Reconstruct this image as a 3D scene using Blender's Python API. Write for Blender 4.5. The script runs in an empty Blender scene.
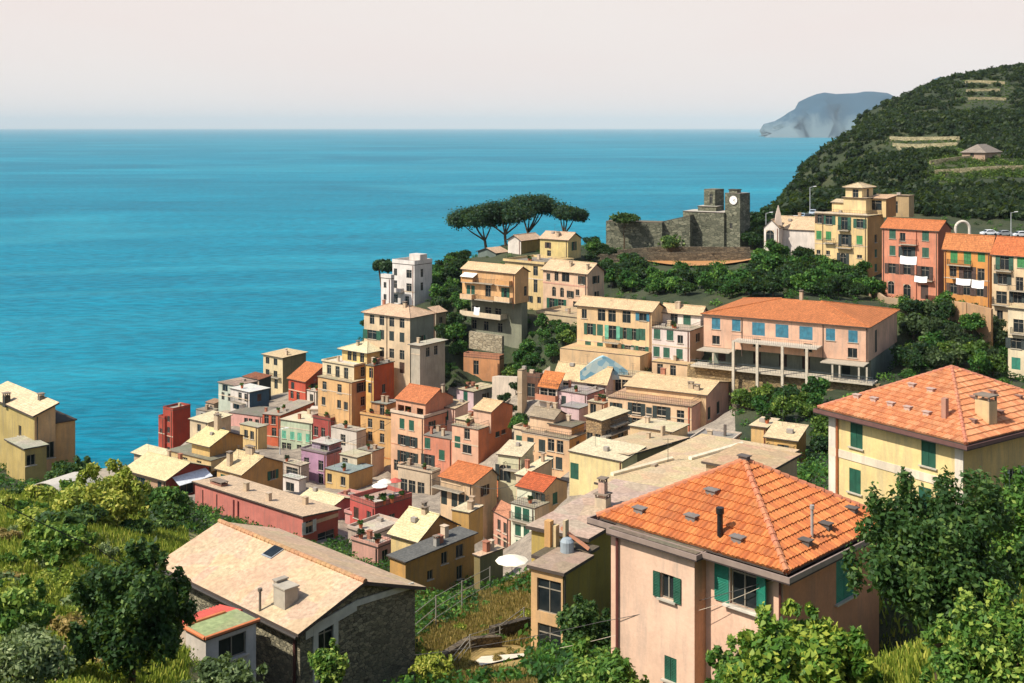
import bpy, bmesh, math, random
import numpy as np
from mathutils import Vector, Matrix

C = bpy.context.scene.collection
CAMZ = 92.0                       # eye height above the sea, metres
F, CX, HY = 1200.0, 512.0, 127.0  # focal length in pixels, centre column, horizon row

# ------------------------------------------------------------------ camera, sky, sun, exposure
cam_d = bpy.data.cameras.new('camera'); cam = bpy.data.objects.new('camera', cam_d); C.objects.link(cam)
cam.location = (0, 0, CAMZ); cam.rotation_euler = (math.radians(90), 0, 0)
cam_d.sensor_width = 36; cam_d.lens = F / 1024 * 36
cam_d.shift_y = -(341.5 - HY) / 1024
cam_d.clip_start = 0.5; cam_d.clip_end = 400000
bpy.context.scene.camera = cam

SUN_EL = math.radians(50); SH = Vector((-0.88, -0.475)).normalized()
SUNV = Vector((SH.x * math.cos(SUN_EL), SH.y * math.cos(SUN_EL), math.sin(SUN_EL)))
world = bpy.data.worlds.new('World'); bpy.context.scene.world = world; world.use_nodes = True
wn = world.node_tree; wn.nodes.clear()
wo = wn.nodes.new('ShaderNodeOutputWorld'); bg = wn.nodes.new('ShaderNodeBackground')
sky = wn.nodes.new('ShaderNodeTexSky'); sky.sky_type = 'NISHITA'; sky.sun_disc = False
sky.sun_elevation = SUN_EL; sky.sun_rotation = math.atan2(SUNV.x, SUNV.y)
sky.altitude = 90; sky.air_density = 1.1; sky.dust_density = 1.5; sky.ozone_density = 1.0
tint = wn.nodes.new('ShaderNodeMix'); tint.data_type = 'RGBA'; tint.blend_type = 'MULTIPLY'; tint.inputs[0].default_value = 1.0
tint.inputs[7].default_value = (1.0, 1.0, 1.0, 1)
wn.links.new(sky.outputs[0], tint.inputs[6])
# hazy air low over the sea: the lowest part of the sky is cream white, the rest clear
wtc = wn.nodes.new('ShaderNodeTexCoord'); wsp = wn.nodes.new('ShaderNodeSeparateXYZ'); wmr = wn.nodes.new('ShaderNodeMapRange')
wn.links.new(wtc.outputs['Generated'], wsp.inputs[0]); wn.links.new(wsp.outputs[2], wmr.inputs[0])
wmr.interpolation_type = 'SMOOTHSTEP'; wmr.inputs[1].default_value = 0.10; wmr.inputs[2].default_value = 0.5
wmx = wn.nodes.new('ShaderNodeMix'); wmx.data_type = 'RGBA'
wnz = wn.nodes.new('ShaderNodeTexNoise'); wnz.inputs['Scale'].default_value = 3.0; wnz.inputs['Detail'].default_value = 4
wmp = wn.nodes.new('ShaderNodeMapping'); wmp.inputs['Scale'].default_value = (1, 1, 5)
wn.links.new(wtc.outputs['Generated'], wmp.inputs[0]); wn.links.new(wmp.outputs[0], wnz.inputs['Vector'])
wrp = wn.nodes.new('ShaderNodeValToRGB'); e_ = wrp.color_ramp.elements
e_[0].position = 0.35; e_[0].color = (0.80, 0.71, 0.675, 1); e_[1].position = 0.7; e_[1].color = (0.80, 0.735, 0.70, 1)
wn.links.new(wnz.outputs[0], wrp.inputs[0])
wsc = wn.nodes.new('ShaderNodeVectorMath'); wsc.operation = 'SCALE'; wsc.inputs['Scale'].default_value = 7.4
wn.links.new(wrp.outputs[0], wsc.inputs[0])
wn.links.new(wmr.outputs[0], wmx.inputs[0]); wn.links.new(wsc.outputs[0], wmx.inputs[6]); wn.links.new(tint.outputs[2], wmx.inputs[7])
wn.links.new(wmx.outputs[2], bg.inputs[0])
bg.inputs[1].default_value = 0.125
wn.links.new(bg.outputs[0], wo.inputs[0])
sl = bpy.data.lights.new('sun', 'SUN'); so = bpy.data.objects.new('sun', sl); C.objects.link(so)
sl.energy = 4.8; sl.angle = math.radians(0.5); sl.color = (1.0, 0.93, 0.82)
so.rotation_euler = SUNV.to_track_quat('Z', 'Y').to_euler()
so.location = (0, 0, 300)
vs = bpy.context.scene.view_settings
vs.view_transform = 'Standard'; vs.look = 'None'; vs.gamma = 1; vs.exposure = 0.30; vs.use_curve_mapping = False

# ------------------------------------------------------------------ materials
def lin(h):
    h = h.lstrip('#'); r = []
    for i in (0, 2, 4):
        c = int(h[i:i+2], 16) / 255
        r.append(c / 12.92 if c <= 0.04045 else ((c + 0.055) / 1.055) ** 2.4)
    return (r[0], r[1], r[2], 1)
_M = {}
class NT:
    def __init__(s, name):
        s.m = bpy.data.materials.new(name); s.m.use_nodes = True; s.t = s.m.node_tree
        s.b = s.t.nodes['Principled BSDF']
    def n(s, t, **kw):
        x = s.t.nodes.new(t)
        for k, v in kw.items(): setattr(x, k, v)
        return x
    def l(s, a, b): s.t.links.new(a, b)
    def uv(s, sc=(1, 1, 1), loc=(0, 0, 0)):
        tc = s.n('ShaderNodeTexCoord'); mp = s.n('ShaderNodeMapping')
        mp.inputs['Scale'].default_value = sc; mp.inputs['Location'].default_value = loc
        s.l(tc.outputs['UV'], mp.inputs[0]); return mp.outputs[0]
    def pos(s, sc=(1, 1, 1)):
        g = s.n('ShaderNodeNewGeometry'); mp = s.n('ShaderNodeMapping'); mp.inputs['Scale'].default_value = sc
        s.l(g.outputs['Position'], mp.inputs[0]); return mp.outputs[0]
    def noise(s, vec, scale, detail=4, rough=0.55):
        x = s.n('ShaderNodeTexNoise'); x.inputs['Scale'].default_value = scale
        x.inputs['Detail'].default_value = detail; x.inputs['Roughness'].default_value = rough
        s.l(vec, x.inputs['Vector']); return x.outputs[0]
    def ramp(s, fac, stops):
        r = s.n('ShaderNodeValToRGB'); e = r.color_ramp.elements
        while len(e) < len(stops): e.new(0.5)
        for i, (p, c) in enumerate(stops): e[i].position = p; e[i].color = c
        s.l(fac, r.inputs[0]); return r.outputs[0]
    def mix(s, fac, a, b, mode='MIX'):
        x = s.n('ShaderNodeMix'); x.data_type = 'RGBA'; x.blend_type = mode
        for i, v in ((0, fac), (6, a), (7, b)):
            if isinstance(v, (int, float)): x.inputs[i].default_value = v
            elif isinstance(v, tuple): x.inputs[i].default_value = v
            else: s.l(v, x.inputs[i])
        return x.outputs[2]
    def bump(s, h, strength=0.3, dist=0.05):
        x = s.n('ShaderNodeBump'); x.inputs['Strength'].default_value = strength; x.inputs['Distance'].default_value = dist
        s.l(h, x.inputs['Height']); s.l(x.outputs[0], s.b.inputs['Normal'])
def sc(c, k): return (min(1, c[0]*k), min(1, c[1]*k), min(1, c[2]*k), 1)

def m_wall(h):
    k = 'plaster' + h
    if k in _M: return _M[k]
    s = NT('plaster_' + h.lstrip('#')); c = lin(h); gm = sum(c[:3])/3; c = tuple(min(0.80, (x*0.85 + gm*0.15)*q) for x, q in zip(c[:3], (0.97, 0.90, 0.87))) + (1,)
    n1 = s.noise(s.pos(), 0.35, 5, 0.6); n2 = s.noise(s.pos((1.6, 1.6, 0.22)), 1.3, 4, 0.65); n3 = s.noise(s.pos(), 6, 3, 0.7)
    a = s.mix(s.ramp(n1, [(0.35, (0, 0, 0, 1)), (0.68, (1, 1, 1, 1))]), sc(c, 0.80), sc(c, 1.10))
    g = sum(c[:3]) / 3
    dirt = (c[0]*.45+g*.22, c[1]*.45+g*.22, c[2]*.45+g*.2, 1)
    b = s.mix(s.ramp(n2, [(0.47, (0, 0, 0, 1)), (0.74, (.8, .8, .8, 1))]), a, dirt)
    b = s.mix(s.ramp(n3, [(0.3, (0, 0, 0, 1)), (0.7, (1, 1, 1, 1))]), s.mix(0.12, b, (0, 0, 0, 1)), b)
    s.l(b, s.b.inputs['Base Color']); s.b.inputs['Roughness'].default_value = 0.9
    s.b.inputs['Specular IOR Level'].default_value = 0.2
    s.bump(n3, 0.25, 0.03); _M[k] = s.m; return s.m
def m_plain(h, rough=0.6, metal=0.0, name=None, var=0.12):
    k = 'plain%s%s%s' % (h, rough, metal)
    if k in _M: return _M[k]
    s = NT(name or 'paint_' + h.lstrip('#')); c = lin(h)
    n = s.noise(s.pos(), 2.2, 4, 0.6)
    s.l(s.mix(s.ramp(n, [(0.35, (0, 0, 0, 1)), (0.65, (1, 1, 1, 1))]), sc(c, 1 - var), sc(c, 1 + var)), s.b.inputs['Base Color'])
    s.b.inputs['Roughness'].default_value = rough; s.b.inputs['Metallic'].default_value = metal
    _M[k] = s.m; return s.m
def m_roof(h, kind='slab'):
    k = 'roof' + h + kind
    if k in _M: return _M[k]
    s = NT('roofing_%s_%s' % (kind, h.lstrip('#'))); c = lin(h)
    if kind != 'tile': gm = sum(c[:3])/3; c = ((c[0]*.9+gm*.1)*.95, (c[1]*.9+gm*.1)*.935, (c[2]*.9+gm*.1)*.90, 1)
    else: c = (c[0]*.92, c[1]*1.0, c[2]*.85, 1)
    uv = s.uv(); n1 = s.noise(s.pos(), 0.5, 5, 0.65); n3 = s.noise(s.pos(), 4.0, 4, 0.7)
    a = s.mix(s.ramp(n1, [(0.35, (0, 0, 0, 1)), (0.7, (1, 1, 1, 1))]), sc(c, 0.80), sc(c, 1.08))
    a = s.mix(s.ramp(n3, [(0.35, (0, 0, 0, 1)), (0.62, (1, 1, 1, 1))]), sc(c, 0.62), a)
    if kind == 'tile':
        br = s.n('ShaderNodeTexBrick'); s.l(uv, br.inputs['Vector']); br.offset = 0.0
        br.inputs['Scale'].default_value = 1; br.inputs['Brick Width'].default_value = 0.26; br.inputs['Row Height'].default_value = 0.40
        br.inputs['Mortar Size'].default_value = 0.028; br.inputs['Mortar Smooth'].default_value = 0.7
        br.inputs['Color1'].default_value = (0.78, 0.78, 0.78, 1); br.inputs['Color2'].default_value = (1.12, 1.05, 1.0, 1); br.inputs['Mortar'].default_value = (0.5, 0.42, 0.4, 1)
        a = s.mix(1.0, a, br.outputs[0], 'MULTIPLY')
        w = s.n('ShaderNodeTexWave'); w.bands_direction = 'X'; w.inputs['Scale'].default_value = 1 / 0.26 / 3.1416 * 1.57
        s.l(uv, w.inputs['Vector']); s.bump(w.outputs[1], 0.6, 0.06)
    elif kind == 'slate':
        br = s.n('ShaderNodeTexBrick'); s.l(uv, br.inputs['Vector'])
        br.inputs['Scale'].default_value = 1; br.inputs['Brick Width'].default_value = 0.5; br.inputs['Row Height'].default_value = 0.33
        br.inputs['Mortar Size'].default_value = 0.02; br.inputs['Mortar Smooth'].default_value = 0.5
        br.inputs['Color1'].default_value = (0.86, 0.86, 0.86, 1); br.inputs['Color2'].default_value = (1.06, 1.04, 1.0, 1); br.inputs['Mortar'].default_value = (0.66, 0.62, 0.58, 1)
        a = s.mix(1.0, a, br.outputs[0], 'MULTIPLY'); s.bump(n3, 0.5, 0.04)
    else:
        vo = s.n('ShaderNodeTexVoronoi'); vo.inputs['Scale'].default_value = 0.7; s.l(s.pos(), vo.inputs['Vector'])
        a = s.mix(0.10, a, vo.outputs['Color'], 'MULTIPLY'); s.bump(n3, 0.35, 0.04)
    s.l(a, s.b.inputs['Base Color']); s.b.inputs['Roughness'].default_value = 0.85; s.b.inputs['Specular IOR Level'].default_value = 0.25
    _M[k] = s.m; return s.m
def m_stone(h1, h2, scale=2.2, name='rubble_stone'):
    k = 'st' + h1 + h2 + str(scale)
    if k in _M: return _M[k]
    s = NT(name); mp = s.pos((1, 1, 1.9))
    v = s.n('ShaderNodeTexVoronoi'); v.inputs['Scale'].default_value = scale; s.l(mp, v.inputs['Vector'])
    e = s.n('ShaderNodeTexVoronoi'); e.feature = 'DISTANCE_TO_EDGE'; e.inputs['Scale'].default_value = scale; s.l(mp, e.inputs['Vector'])
    sep = s.n('ShaderNodeSeparateColor'); s.l(v.outputs['Color'], sep.inputs[0])
    a = s.mix(sep.outputs[0], lin(h1), lin(h2))
    edge = s.ramp(e.outputs[0], [(0.0, (0.22, 0.22, 0.22, 1)), (0.09, (1, 1, 1, 1))])
    a = s.mix(1.0, a, edge, 'MULTIPLY')
    n = s.noise(s.pos(), 0.4, 5, 0.6)
    a = s.mix(s.ramp(n, [(0.4, (0, 0, 0, 1)), (0.7, (0.6, 0.6, 0.6, 1))]), a, sc(lin(h1), 0.55))
    s.l(a, s.b.inputs['Base Color']); s.b.inputs['Roughness'].default_value = 0.95
    s.bump(edge, 0.8, 0.08); _M[k] = s.m; return s.m
def m_glass():
    if 'glass' in _M: return _M['glass']
    s = NT('window_glass')
    s.l(s.ramp(s.noise(s.pos(), 0.9, 3), [(0.3, (0.008, 0.013, 0.016, 1)), (0.75, (0.03, 0.035, 0.035, 1))]), s.b.inputs['Base Color'])
    s.b.inputs['Roughness'].default_value = 0.2; s.b.inputs['Specular IOR Level'].default_value = 0.3
    _M['glass'] = s.m; return s.m
def m_shutter(h):
    k = 'shut' + h
    if k in _M: return _M[k]
    s = NT('louvred_shutter_' + h.lstrip('#')); c = lin(h)
    g = s.n('ShaderNodeNewGeometry'); w = s.n('ShaderNodeTexWave'); w.bands_direction = 'Z'; w.inputs['Scale'].default_value = 5
    s.l(g.outputs['Position'], w.inputs['Vector'])
    n = s.noise(s.pos(), 1.5, 3)
    a = s.mix(s.ramp(n, [(0.35, (0, 0, 0, 1)), (0.65, (1, 1, 1, 1))]), sc(c, 0.75), sc(c, 1.2))
    s.l(a, s.b.inputs['Base Color']); s.b.inputs['Roughness'].default_value = 0.55
    s.bump(w.outputs[1], 0.6, 0.02); _M[k] = s.m; return s.m
def m_leaf(d, l, y, name='foliage', var=1.0):
    k = 'leaf' + d + l + y
    if k in _M: return _M[k]
    s = NT(name)
    at = s.n('ShaderNodeAttribute'); at.attribute_name = 'tint'
    oi = s.n('ShaderNodeObjectInfo')
    add = s.n('ShaderNodeMath', operation='ADD'); mul = s.n('ShaderNodeMath', operation='MULTIPLY_ADD')
    s.l(oi.outputs['Random'], mul.inputs[0]); mul.inputs[1].default_value = 0.3; mul.inputs[2].default_value = -0.15
    s.l(at.outputs['Fac'], add.inputs[0]); s.l(mul.outputs[0], add.inputs[1])
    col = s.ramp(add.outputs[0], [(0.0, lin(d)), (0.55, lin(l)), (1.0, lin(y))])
    s.l(col, s.b.inputs['Base Color']); s.b.inputs['Roughness'].default_value = 0.55
    s.b.inputs['Specular IOR Level'].default_value = 0.25
    tr = s.n('ShaderNodeBsdfTranslucent'); s.l(s.mix(0.5, col, (0.25, 0.35, 0.03, 1)), tr.inputs[0])
    mx = s.n('ShaderNodeMixShader'); mx.inputs[0].default_value = 0.3
    out = s.t.nodes['Material Output']; s.l(s.b.outputs[0], mx.inputs[1]); s.l(tr.outputs[0], mx.inputs[2]); s.l(mx.outputs[0], out.inputs[0])
    _M[k] = s.m; return s.m

# ------------------------------------------------------------------ mesh helpers
def setuv(me):
    """metre-sized UVs on every face: u level, v up the slope"""
    if not me.polygons: return
    uvl = me.uv_layers.new(name='UVMap'); z = Vector((0, 0, 1)); vs_ = me.vertices
    for p in me.polygons:
        n = p.normal; t = n.cross(z)
        if t.length < 0.02: t = Vector((1, 0, 0))
        t.normalize(); b = t.cross(n)
        for li in p.loop_indices:
            co = vs_[me.loops[li].vertex_index].co; uvl.data[li].uv = (co.dot(t), -co.dot(b))
class MB:
    def __init__(s): s.v = []; s.f = []; s.mi = []; s.cur = 0
    def face(s, pts, m=None):
        i = len(s.v); s.v += [tuple(p) for p in pts]; s.f.append(tuple(range(i, i + len(pts)))); s.mi.append(s.cur if m is None else m)
    def hexa(s, b, t, m=None):
        """b, t: four bottom and four top points"""
        i = len(s.v); s.v += [tuple(p) for p in b] + [tuple(p) for p in t]; mm = s.cur if m is None else m
        for f in ((3,2,1,0), (4,5,6,7), (0,1,5,4), (1,2,6,5), (2,3,7,6), (3,0,4,7)):
            s.f.append(tuple(i + k for k in f)); s.mi.append(mm)
    def box(s, c, d, m=None, rz=0):
        x, y, z = c; a, b, h = d[0]/2, d[1]/2, d[2]/2; cs, sn = math.cos(rz), math.sin(rz)
        q = [(x + p*cs - r*sn, y + p*sn + r*cs) for p, r in ((-a,-b),(a,-b),(a,b),(-a,b))]
        s.hexa([(p[0], p[1], z-h) for p in q], [(p[0], p[1], z+h) for p in q], m)
    def tube(s, p0, p1, r0, r1=None, n=7, m=None):
        p0, p1 = Vector(p0), Vector(p1); r1 = r0 if r1 is None else r1; d = p1 - p0
        if d.length < 1e-6: return
        d.normalize(); a = d.orthogonal().normalized(); b = d.cross(a); i = len(s.v); mm = s.cur if m is None else m
        for p, r in ((p0, r0), (p1, r1)):
            for k in range(n):
                an = 2*math.pi*k/n; s.v.append(tuple(p + (a*math.cos(an) + b*math.sin(an))*r))
        for k in range(n):
            s.f.append((i+k, i+(k+1)%n, i+n+(k+1)%n, i+n+k)); s.mi.append(mm)
        s.f.append(tuple(i+k for k in range(n))[::-1]); s.f.append(tuple(i+n+k for k in range(n))); s.mi += [mm, mm]
    def lathe(s, c, prof, n=12, m=None):
        i = len(s.v); mm = s.cur if m is None else m
        for r, z in prof:
            for k in range(n): an = 2*math.pi*k/n; s.v.append((c[0]+r*math.cos(an), c[1]+r*math.sin(an), c[2]+z))
        for j in range(len(prof)-1):
            for k in range(n): s.f.append((i+j*n+k, i+j*n+(k+1)%n, i+(j+1)*n+(k+1)%n, i+(j+1)*n+k)); s.mi.append(mm)
        s.f.append(tuple(i+k for k in range(n))[::-1]); s.f.append(tuple(i+(len(prof)-1)*n+k for k in range(n))); s.mi += [mm, mm]
    def mesh(s, name, mats, recalc=True, smooth=False):
        me = bpy.data.meshes.new(name); me.from_pydata(s.v, [], s.f)
        for m in (mats if isinstance(mats, (list, tuple)) else [mats]): me.materials.append(m)
        me.polygons.foreach_set('material_index', s.mi)
        if recalc:
            bm = bmesh.new(); bm.from_mesh(me); bmesh.ops.recalc_face_normals(bm, faces=bm.faces); bm.to_mesh(me); bm.free()
        if smooth: me.polygons.foreach_set('use_smooth', [True]*len(me.polygons))
        setuv(me); me.update(); return me
    def build(s, name, mats, parent=None, loc=(0,0,0), **kw):
        o = bpy.data.objects.new(name, s.mesh(name, mats, **kw)); C.objects.link(o); o.location = loc
        if parent: o.parent = parent
        return o
def tag(o, label=None, cat=None, group=None, kind=None):
    if label: o['label'] = label
    if cat: o['category'] = cat
    if group: o['group'] = group
    if kind: o['kind'] = kind
    return o
def empty(name, loc, label=None, cat=None, group=None, rz=0):
    o = bpy.data.objects.new(name, None); C.objects.link(o); o.location = loc; o.rotation_euler = (0, 0, rz); o.empty_display_size = 0.5
    return tag(o, label, cat, group)
def link_mesh(name, me, parent=None, loc=(0,0,0), rz=0, scale=None):
    o = bpy.data.objects.new(name, me); C.objects.link(o); o.location = loc; o.rotation_euler = (0, 0, rz)
    if scale: o.scale = scale
    if parent: o.parent = parent
    return o
def P(px, py, Y): return Vector(((px-CX)/F*Y, Y, CAMZ - (py-HY)/F*Y))

BLOCKS = []
GC = []   # ground control points gathered from the buildings' bases
# ------------------------------------------------------------------ windows
SH = {'G': '#12503a', 'L': '#2b7a3c', 'T': '#177a62', 'B': '#256f84', 'N': '#42291c', 'W': '#b9b9ae', 'D': '#1b2a26', 'M': '#5fa88a'}
_W = {}
def win_mesh(w, h, bars=True, arch=False):
    k = ('win', round(w, 1), round(h, 1), bars, arch)
    if k in _W: return _W[k]
    b = MB(); f = 0.055
    b.box((0, 0.16, 0), (w, 0.04, h), 1)                         # pane, set back in the reveal
    for sx in (-1, 1): b.box((sx*(w/2-f/2), 0.12, 0), (f, 0.05, h), 0)
    for sz in (-1, 1): b.box((0, 0.12, sz*(h/2-f/2)), (w-2*f, 0.05, f), 0)
    if bars:
        b.box((0, 0.12, 0), (0.05, 0.05, h-2*f), 0)
        if h > 1.7: b.box((0, 0.12, h*0.22), (w-2*f, 0.045, 0.06), 0)
    if arch:
        n = 8; r = w/2
        for sx in (-1, 1):
            pts = [(sx*r, 0.0, h/2)] + [(sx*r*math.cos(i*math.pi/2/n), 0.0, h/2 - r + r*math.sin(i*math.pi/2/n)) for i in range(n+1)]
            b.face(pts, 2); b.face([(p[0], 0.1, p[2]) for p in pts], 2)
    _W[k] = b.mesh('window', [m_plain('#8f8676', 0.6), m_glass(), m_wall('#cdbd9c')]); return _W[k]
def sill_mesh(w):
    k = ('sill', round(w, 1))
    if k not in _W:
        b = MB(); b.box((0, -0.04, 0), (w+0.24, 0.16, 0.07)); _W[k] = b.mesh('sill', m_plain('#b5ac9b', 0.8))
    return _W[k]
def shut_mesh(w, h, col):
    k = ('sh', round(w, 2), round(h, 1), col)
    if k in _W: return _W[k]
    b = MB(); t = 0.045
    b.box((w/2, 0, 0), (w, t*0.6, h))
    for sx in (0.035, w-0.035): b.box((sx, 0, 0), (0.07, t, h))
    for z in (-h/2+0.04, 0, h/2-0.04): b.box((w/2, 0, z), (w-0.14, t, 0.08))
    _W[k] = b.mesh('shutter', m_shutter(SH.get(col, col))); return _W[k]

# ------------------------------------------------------------------ building blocks of houses
class Block:
    """One rectangular body of a building. Near top corner C=(px,py,depth); X=(px of the left end, px of the right end);
       a = angle of the left face to the picture plane. Real sizes follow from the depth."""
    def __init__(s, root, cx, cy, Y, xl, xr, yb, a, L=None, R=None, ground=True, ext=None):
        s.a = math.radians(a); ca, sa = math.cos(s.a), math.sin(s.a)
        s.U = Vector((-ca, sa, 0)); s.V = Vector((sa, ca, 0)); s.Y = Y
        p = P(cx, cy, Y); s.P0 = p; s.z1 = p.z; s.z0 = P(cx, yb, Y).z
        kl = (xl-CX)/F; kr = (xr-CX)/F
        s.L = L if L else (p.x - kl*Y)/(ca + kl*sa)
        s.R = R if R else (kr*Y - p.x)/(sa - kr*ca)
        if s.R < 0 or s.R > 60: s.R = 8
        BLOCKS.append(s); s.root = root; s.ext = ext if ext is not None else (9.0 if ground else 0.3); s.col = None; s.roof_fn = lambda u, v: s.z1
        if ground:
            for (u, v) in ((0, 0), (s.L, 0), (0, s.R)):
                q = s.W(u, v, 0); GC.append((q.x, q.y, s.z0))
    def W(s, u, v, z): q = s.P0 + s.U*u + s.V*v; return Vector((q.x, q.y, z))
    def l(s, u, v, z): return s.W(u, v, z) - Vector(s.root.location)
    def hit(s, face, px, py):
        k = (px-CX)/F; ca, sa = math.cos(s.a), math.sin(s.a); X0, Y0 = s.P0.x, s.P0.y
        if face == 'L': t = (X0-k*Y0)/(ca+k*sa); Y = Y0 + t*sa
        else: t = (k*Y0-X0)/(sa-k*ca); Y = Y0 + t*ca
        return t, CAMZ - (py-HY)/F*Y
    def roofhit(s, px, py):
        k = (px-CX)/F
        for i in range(1200):
            Y = s.Y - 1 + i*0.05; x = k*Y - s.P0.x; y = Y - s.P0.y
            u = x*s.U.x + y*s.U.y; v = x*s.V.x + y*s.V.y
            if -0.4 < u < s.L+0.4 and -0.4 < v < s.R+0.4 and CAMZ-(py-HY)/F*Y <= s.roof_fn(u, v): return u, v
        return s.L*0.5, s.R*0.5
    def walls(s, col, colR=None, wins=(), z1=None, stone=None, base=None, auto=False):
        """four walls with real openings; wins = (face,[px],[py],w,h,style,colour)"""
        z1 = s.z1 if z1 is None else z1; s.ztop = z1
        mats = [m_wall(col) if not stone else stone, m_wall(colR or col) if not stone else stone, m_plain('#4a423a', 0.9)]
        holes = {'L': [], 'R': []}; items = []; wins = list(wins)
        if auto:
            r = random.Random(int(s.P0.x*13+s.Y*7)); cl0 = r.choice('GGDDN')
            for face, ln, gap, skip in (('L', s.L, 2.5, 0.12), ('R', s.R, 3.6, 0.45)):
                nst = int((z1-s.z0-0.3)/3.0); nc = int((ln-0.6)/gap)
                for i in range(nst):
                    for j in range(nc):
                        if r.random() < skip: continue
                        wins.append((face, None, (ln*(j+0.5)/nc, z1-1.55-3.0*i-(0.25 if i else 0)), r.choice((0.95, 1.05, 1.15)), r.choice((1.45, 1.6, 1.7)), r.choice('oocccpph'), cl0))
        for w_ in wins:
            face, xs, ys, w, h, st, cl = w_
            if xs is None: xs, ys = (None,), (None,)
            for py in ys:
                if py is None: z = w_[2][1]
                else: _, z = s.hit(face, xs[0], py)
                for px in xs:
                    ln = s.L if face == 'L' else s.R
                    if px is None: t = w_[2][0]
                    else: t, _ = s.hit(face, px, py)
                    if t-w/2 < 0.12 or t+w/2 > ln-0.12: t = min(max(t, w/2+0.13), ln-w/2-0.13)
                    if z+h/2 > z1-0.1 or ln < w+0.3: continue
                    if any(abs(t-q[0]) < (w+q[2])/2+(0.08 if px is not None else 0.75) and abs(z-q[1]) < (h+q[3])/2+(0.08 if px is not None else 0.35) for q in holes[face]): continue
                    holes[face].append((t, z, w, h)); items.append((face, t, z, w, h, st, cl))
        b = MB(); d = 0.2
        for face, ln, mi in (('L', s.L, 0), ('R', s.R, 1)):
            f3 = (lambda t, z, n=0: s.l(t, n, z)) if face == 'L' else (lambda t, z, n=0: s.l(n, t, z))
            hs = holes[face]
            ts = sorted({0, ln} | {round(q[0]+k*q[2]/2, 4) for q in hs for k in (-1, 1)})
            zs = sorted({s.z0-s.ext, z1} | {round(q[1]+k*q[3]/2, 4) for q in hs for k in (-1, 1)})
            zs = [z for z in zs if z >= s.z0-s.ext]
            for zi in range(len(zs)-1):
                zc = (zs[zi]+zs[zi+1])/2; run = None
                for ti in range(len(ts)-1):
                    tc = (ts[ti]+ts[ti+1])/2
                    ins = any(abs(tc-q[0]) < q[2]/2 and abs(zc-q[1]) < q[3]/2 for q in hs)
                    if not ins and run is None: run = ts[ti]
                    if run is not None and (ins or ti == len(ts)-2):
                        e = ts[ti] if ins else ts[ti+1]
                        if e > run: b.face([f3(run, zs[zi]), f3(e, zs[zi]), f3(e, zs[zi+1]), f3(run, zs[zi+1])], mi)
                        run = None
            for q in hs:
                t0, t1, a0, a1 = q[0]-q[2]/2, q[0]+q[2]/2, q[1]-q[3]/2, q[1]+q[3]/2
                for (A, B_) in (((t0, a0), (t1, a0)), ((t1, a0), (t1, a1)), ((t1, a1), (t0, a1)), ((t0, a1), (t0, a0))):
                    b.face([f3(*A), f3(*B_), f3(B_[0], B_[1], d), f3(A[0], A[1], d)], mi)
        zb = s.z0-s.ext
        b.face([s.l(s.L, 0, zb), s.l(s.L, s.R, zb), s.l(s.L, s.R, z1), s.l(s.L, 0, z1)], 1)
        b.face([s.l(0, s.R, zb), s.l(s.L, s.R, zb), s.l(s.L, s.R, z1), s.l(0, s.R, z1)], 0)
        b.face([s.l(0, 0, z1-0.02), s.l(s.L, 0, z1-0.02), s.l(s.L, s.R, z1-0.02), s.l(0, s.R, z1-0.02)], 0)
        # gable / shed infill up to the roof
        fn = s.roof_fn; L, R = s.L, s.R; e = 0.03
        for pts, mi in (([(0, R*i/8) for i in range(9)], 1), ([(L, R*i/8) for i in range(9)], 1), ([(L*i/8, 0) for i in range(9)], 0), ([(L*i/8, R) for i in range(9)], 0)):
            top = [fn(u, v)-e for u, v in pts]
            if max(top) > z1+0.08:
                for i in range(8):
                    if max(top[i], top[i+1]) > z1+0.01:
                        b.face([s.l(*pts[i], z1), s.l(*pts[i+1], z1), s.l(*pts[i+1], max(z1, top[i+1])), s.l(*pts[i], max(z1, top[i]))], mi)
        o = b.build('wall', mats, s.root, recalc=False); s.wall = o
        for (face, t, z, w, h, st, cl) in items: s.window(face, t, z, w, h, st, cl)
        return s
    def frot(s, face):   # object x axis along the wall (to the viewer's right), y into the wall
        return -s.a if face == 'L' else math.pi/2 - s.a
    def window(s, face, t, z, w, h, st, cl):
        p = s.l(t, 0, z) if face == 'L' else s.l(0, t, z); rz = s.frot(face)
        if st == 'd':
            b = MB(); b.box((0, 0.12, 0), (w, 0.06, h)); b.box((0, 0.085, 0), (w*0.04, 0.02, h*0.96))
            b.build('door', m_shutter(SH[cl]), s.root, p).rotation_euler = (0, 0, rz); return
        if st == 'x': return                            # a bare opening (loggia)
        wo_ = link_mesh('window', win_mesh(round(w, 1), round(h, 1), w > 0.6, st in 'aA'), s.root, p, rz)
        if h < 1.9 and s.Y < 260: link_mesh('sill', sill_mesh(w), wo_, (0, -0.02, -h/2-0.03))
        if st in 'oA':
            for sd in (-1, 1):
                q = link_mesh('shutter', shut_mesh(w/2, h, cl), wo_, (sd*w/2, -0.045, 0), 0 if sd > 0 else math.pi)
        elif st in 'ca':
            if st == 'a' : return
            for sd in (-1, 1):
                link_mesh('shutter', shut_mesh(w/2-0.01, h, cl), wo_, (sd*w/2, 0.03, 0), math.pi if sd > 0 else 0)
        elif st == 'h':                                  # one leaf shut, the other folded back
            link_mesh('shutter', shut_mesh(w/2-0.01, h, cl), wo_, (-w/2, 0.03, 0), 0)
            link_mesh('shutter', shut_mesh(w/2, h, cl), wo_, (w/2, -0.045, 0), 0)
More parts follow.
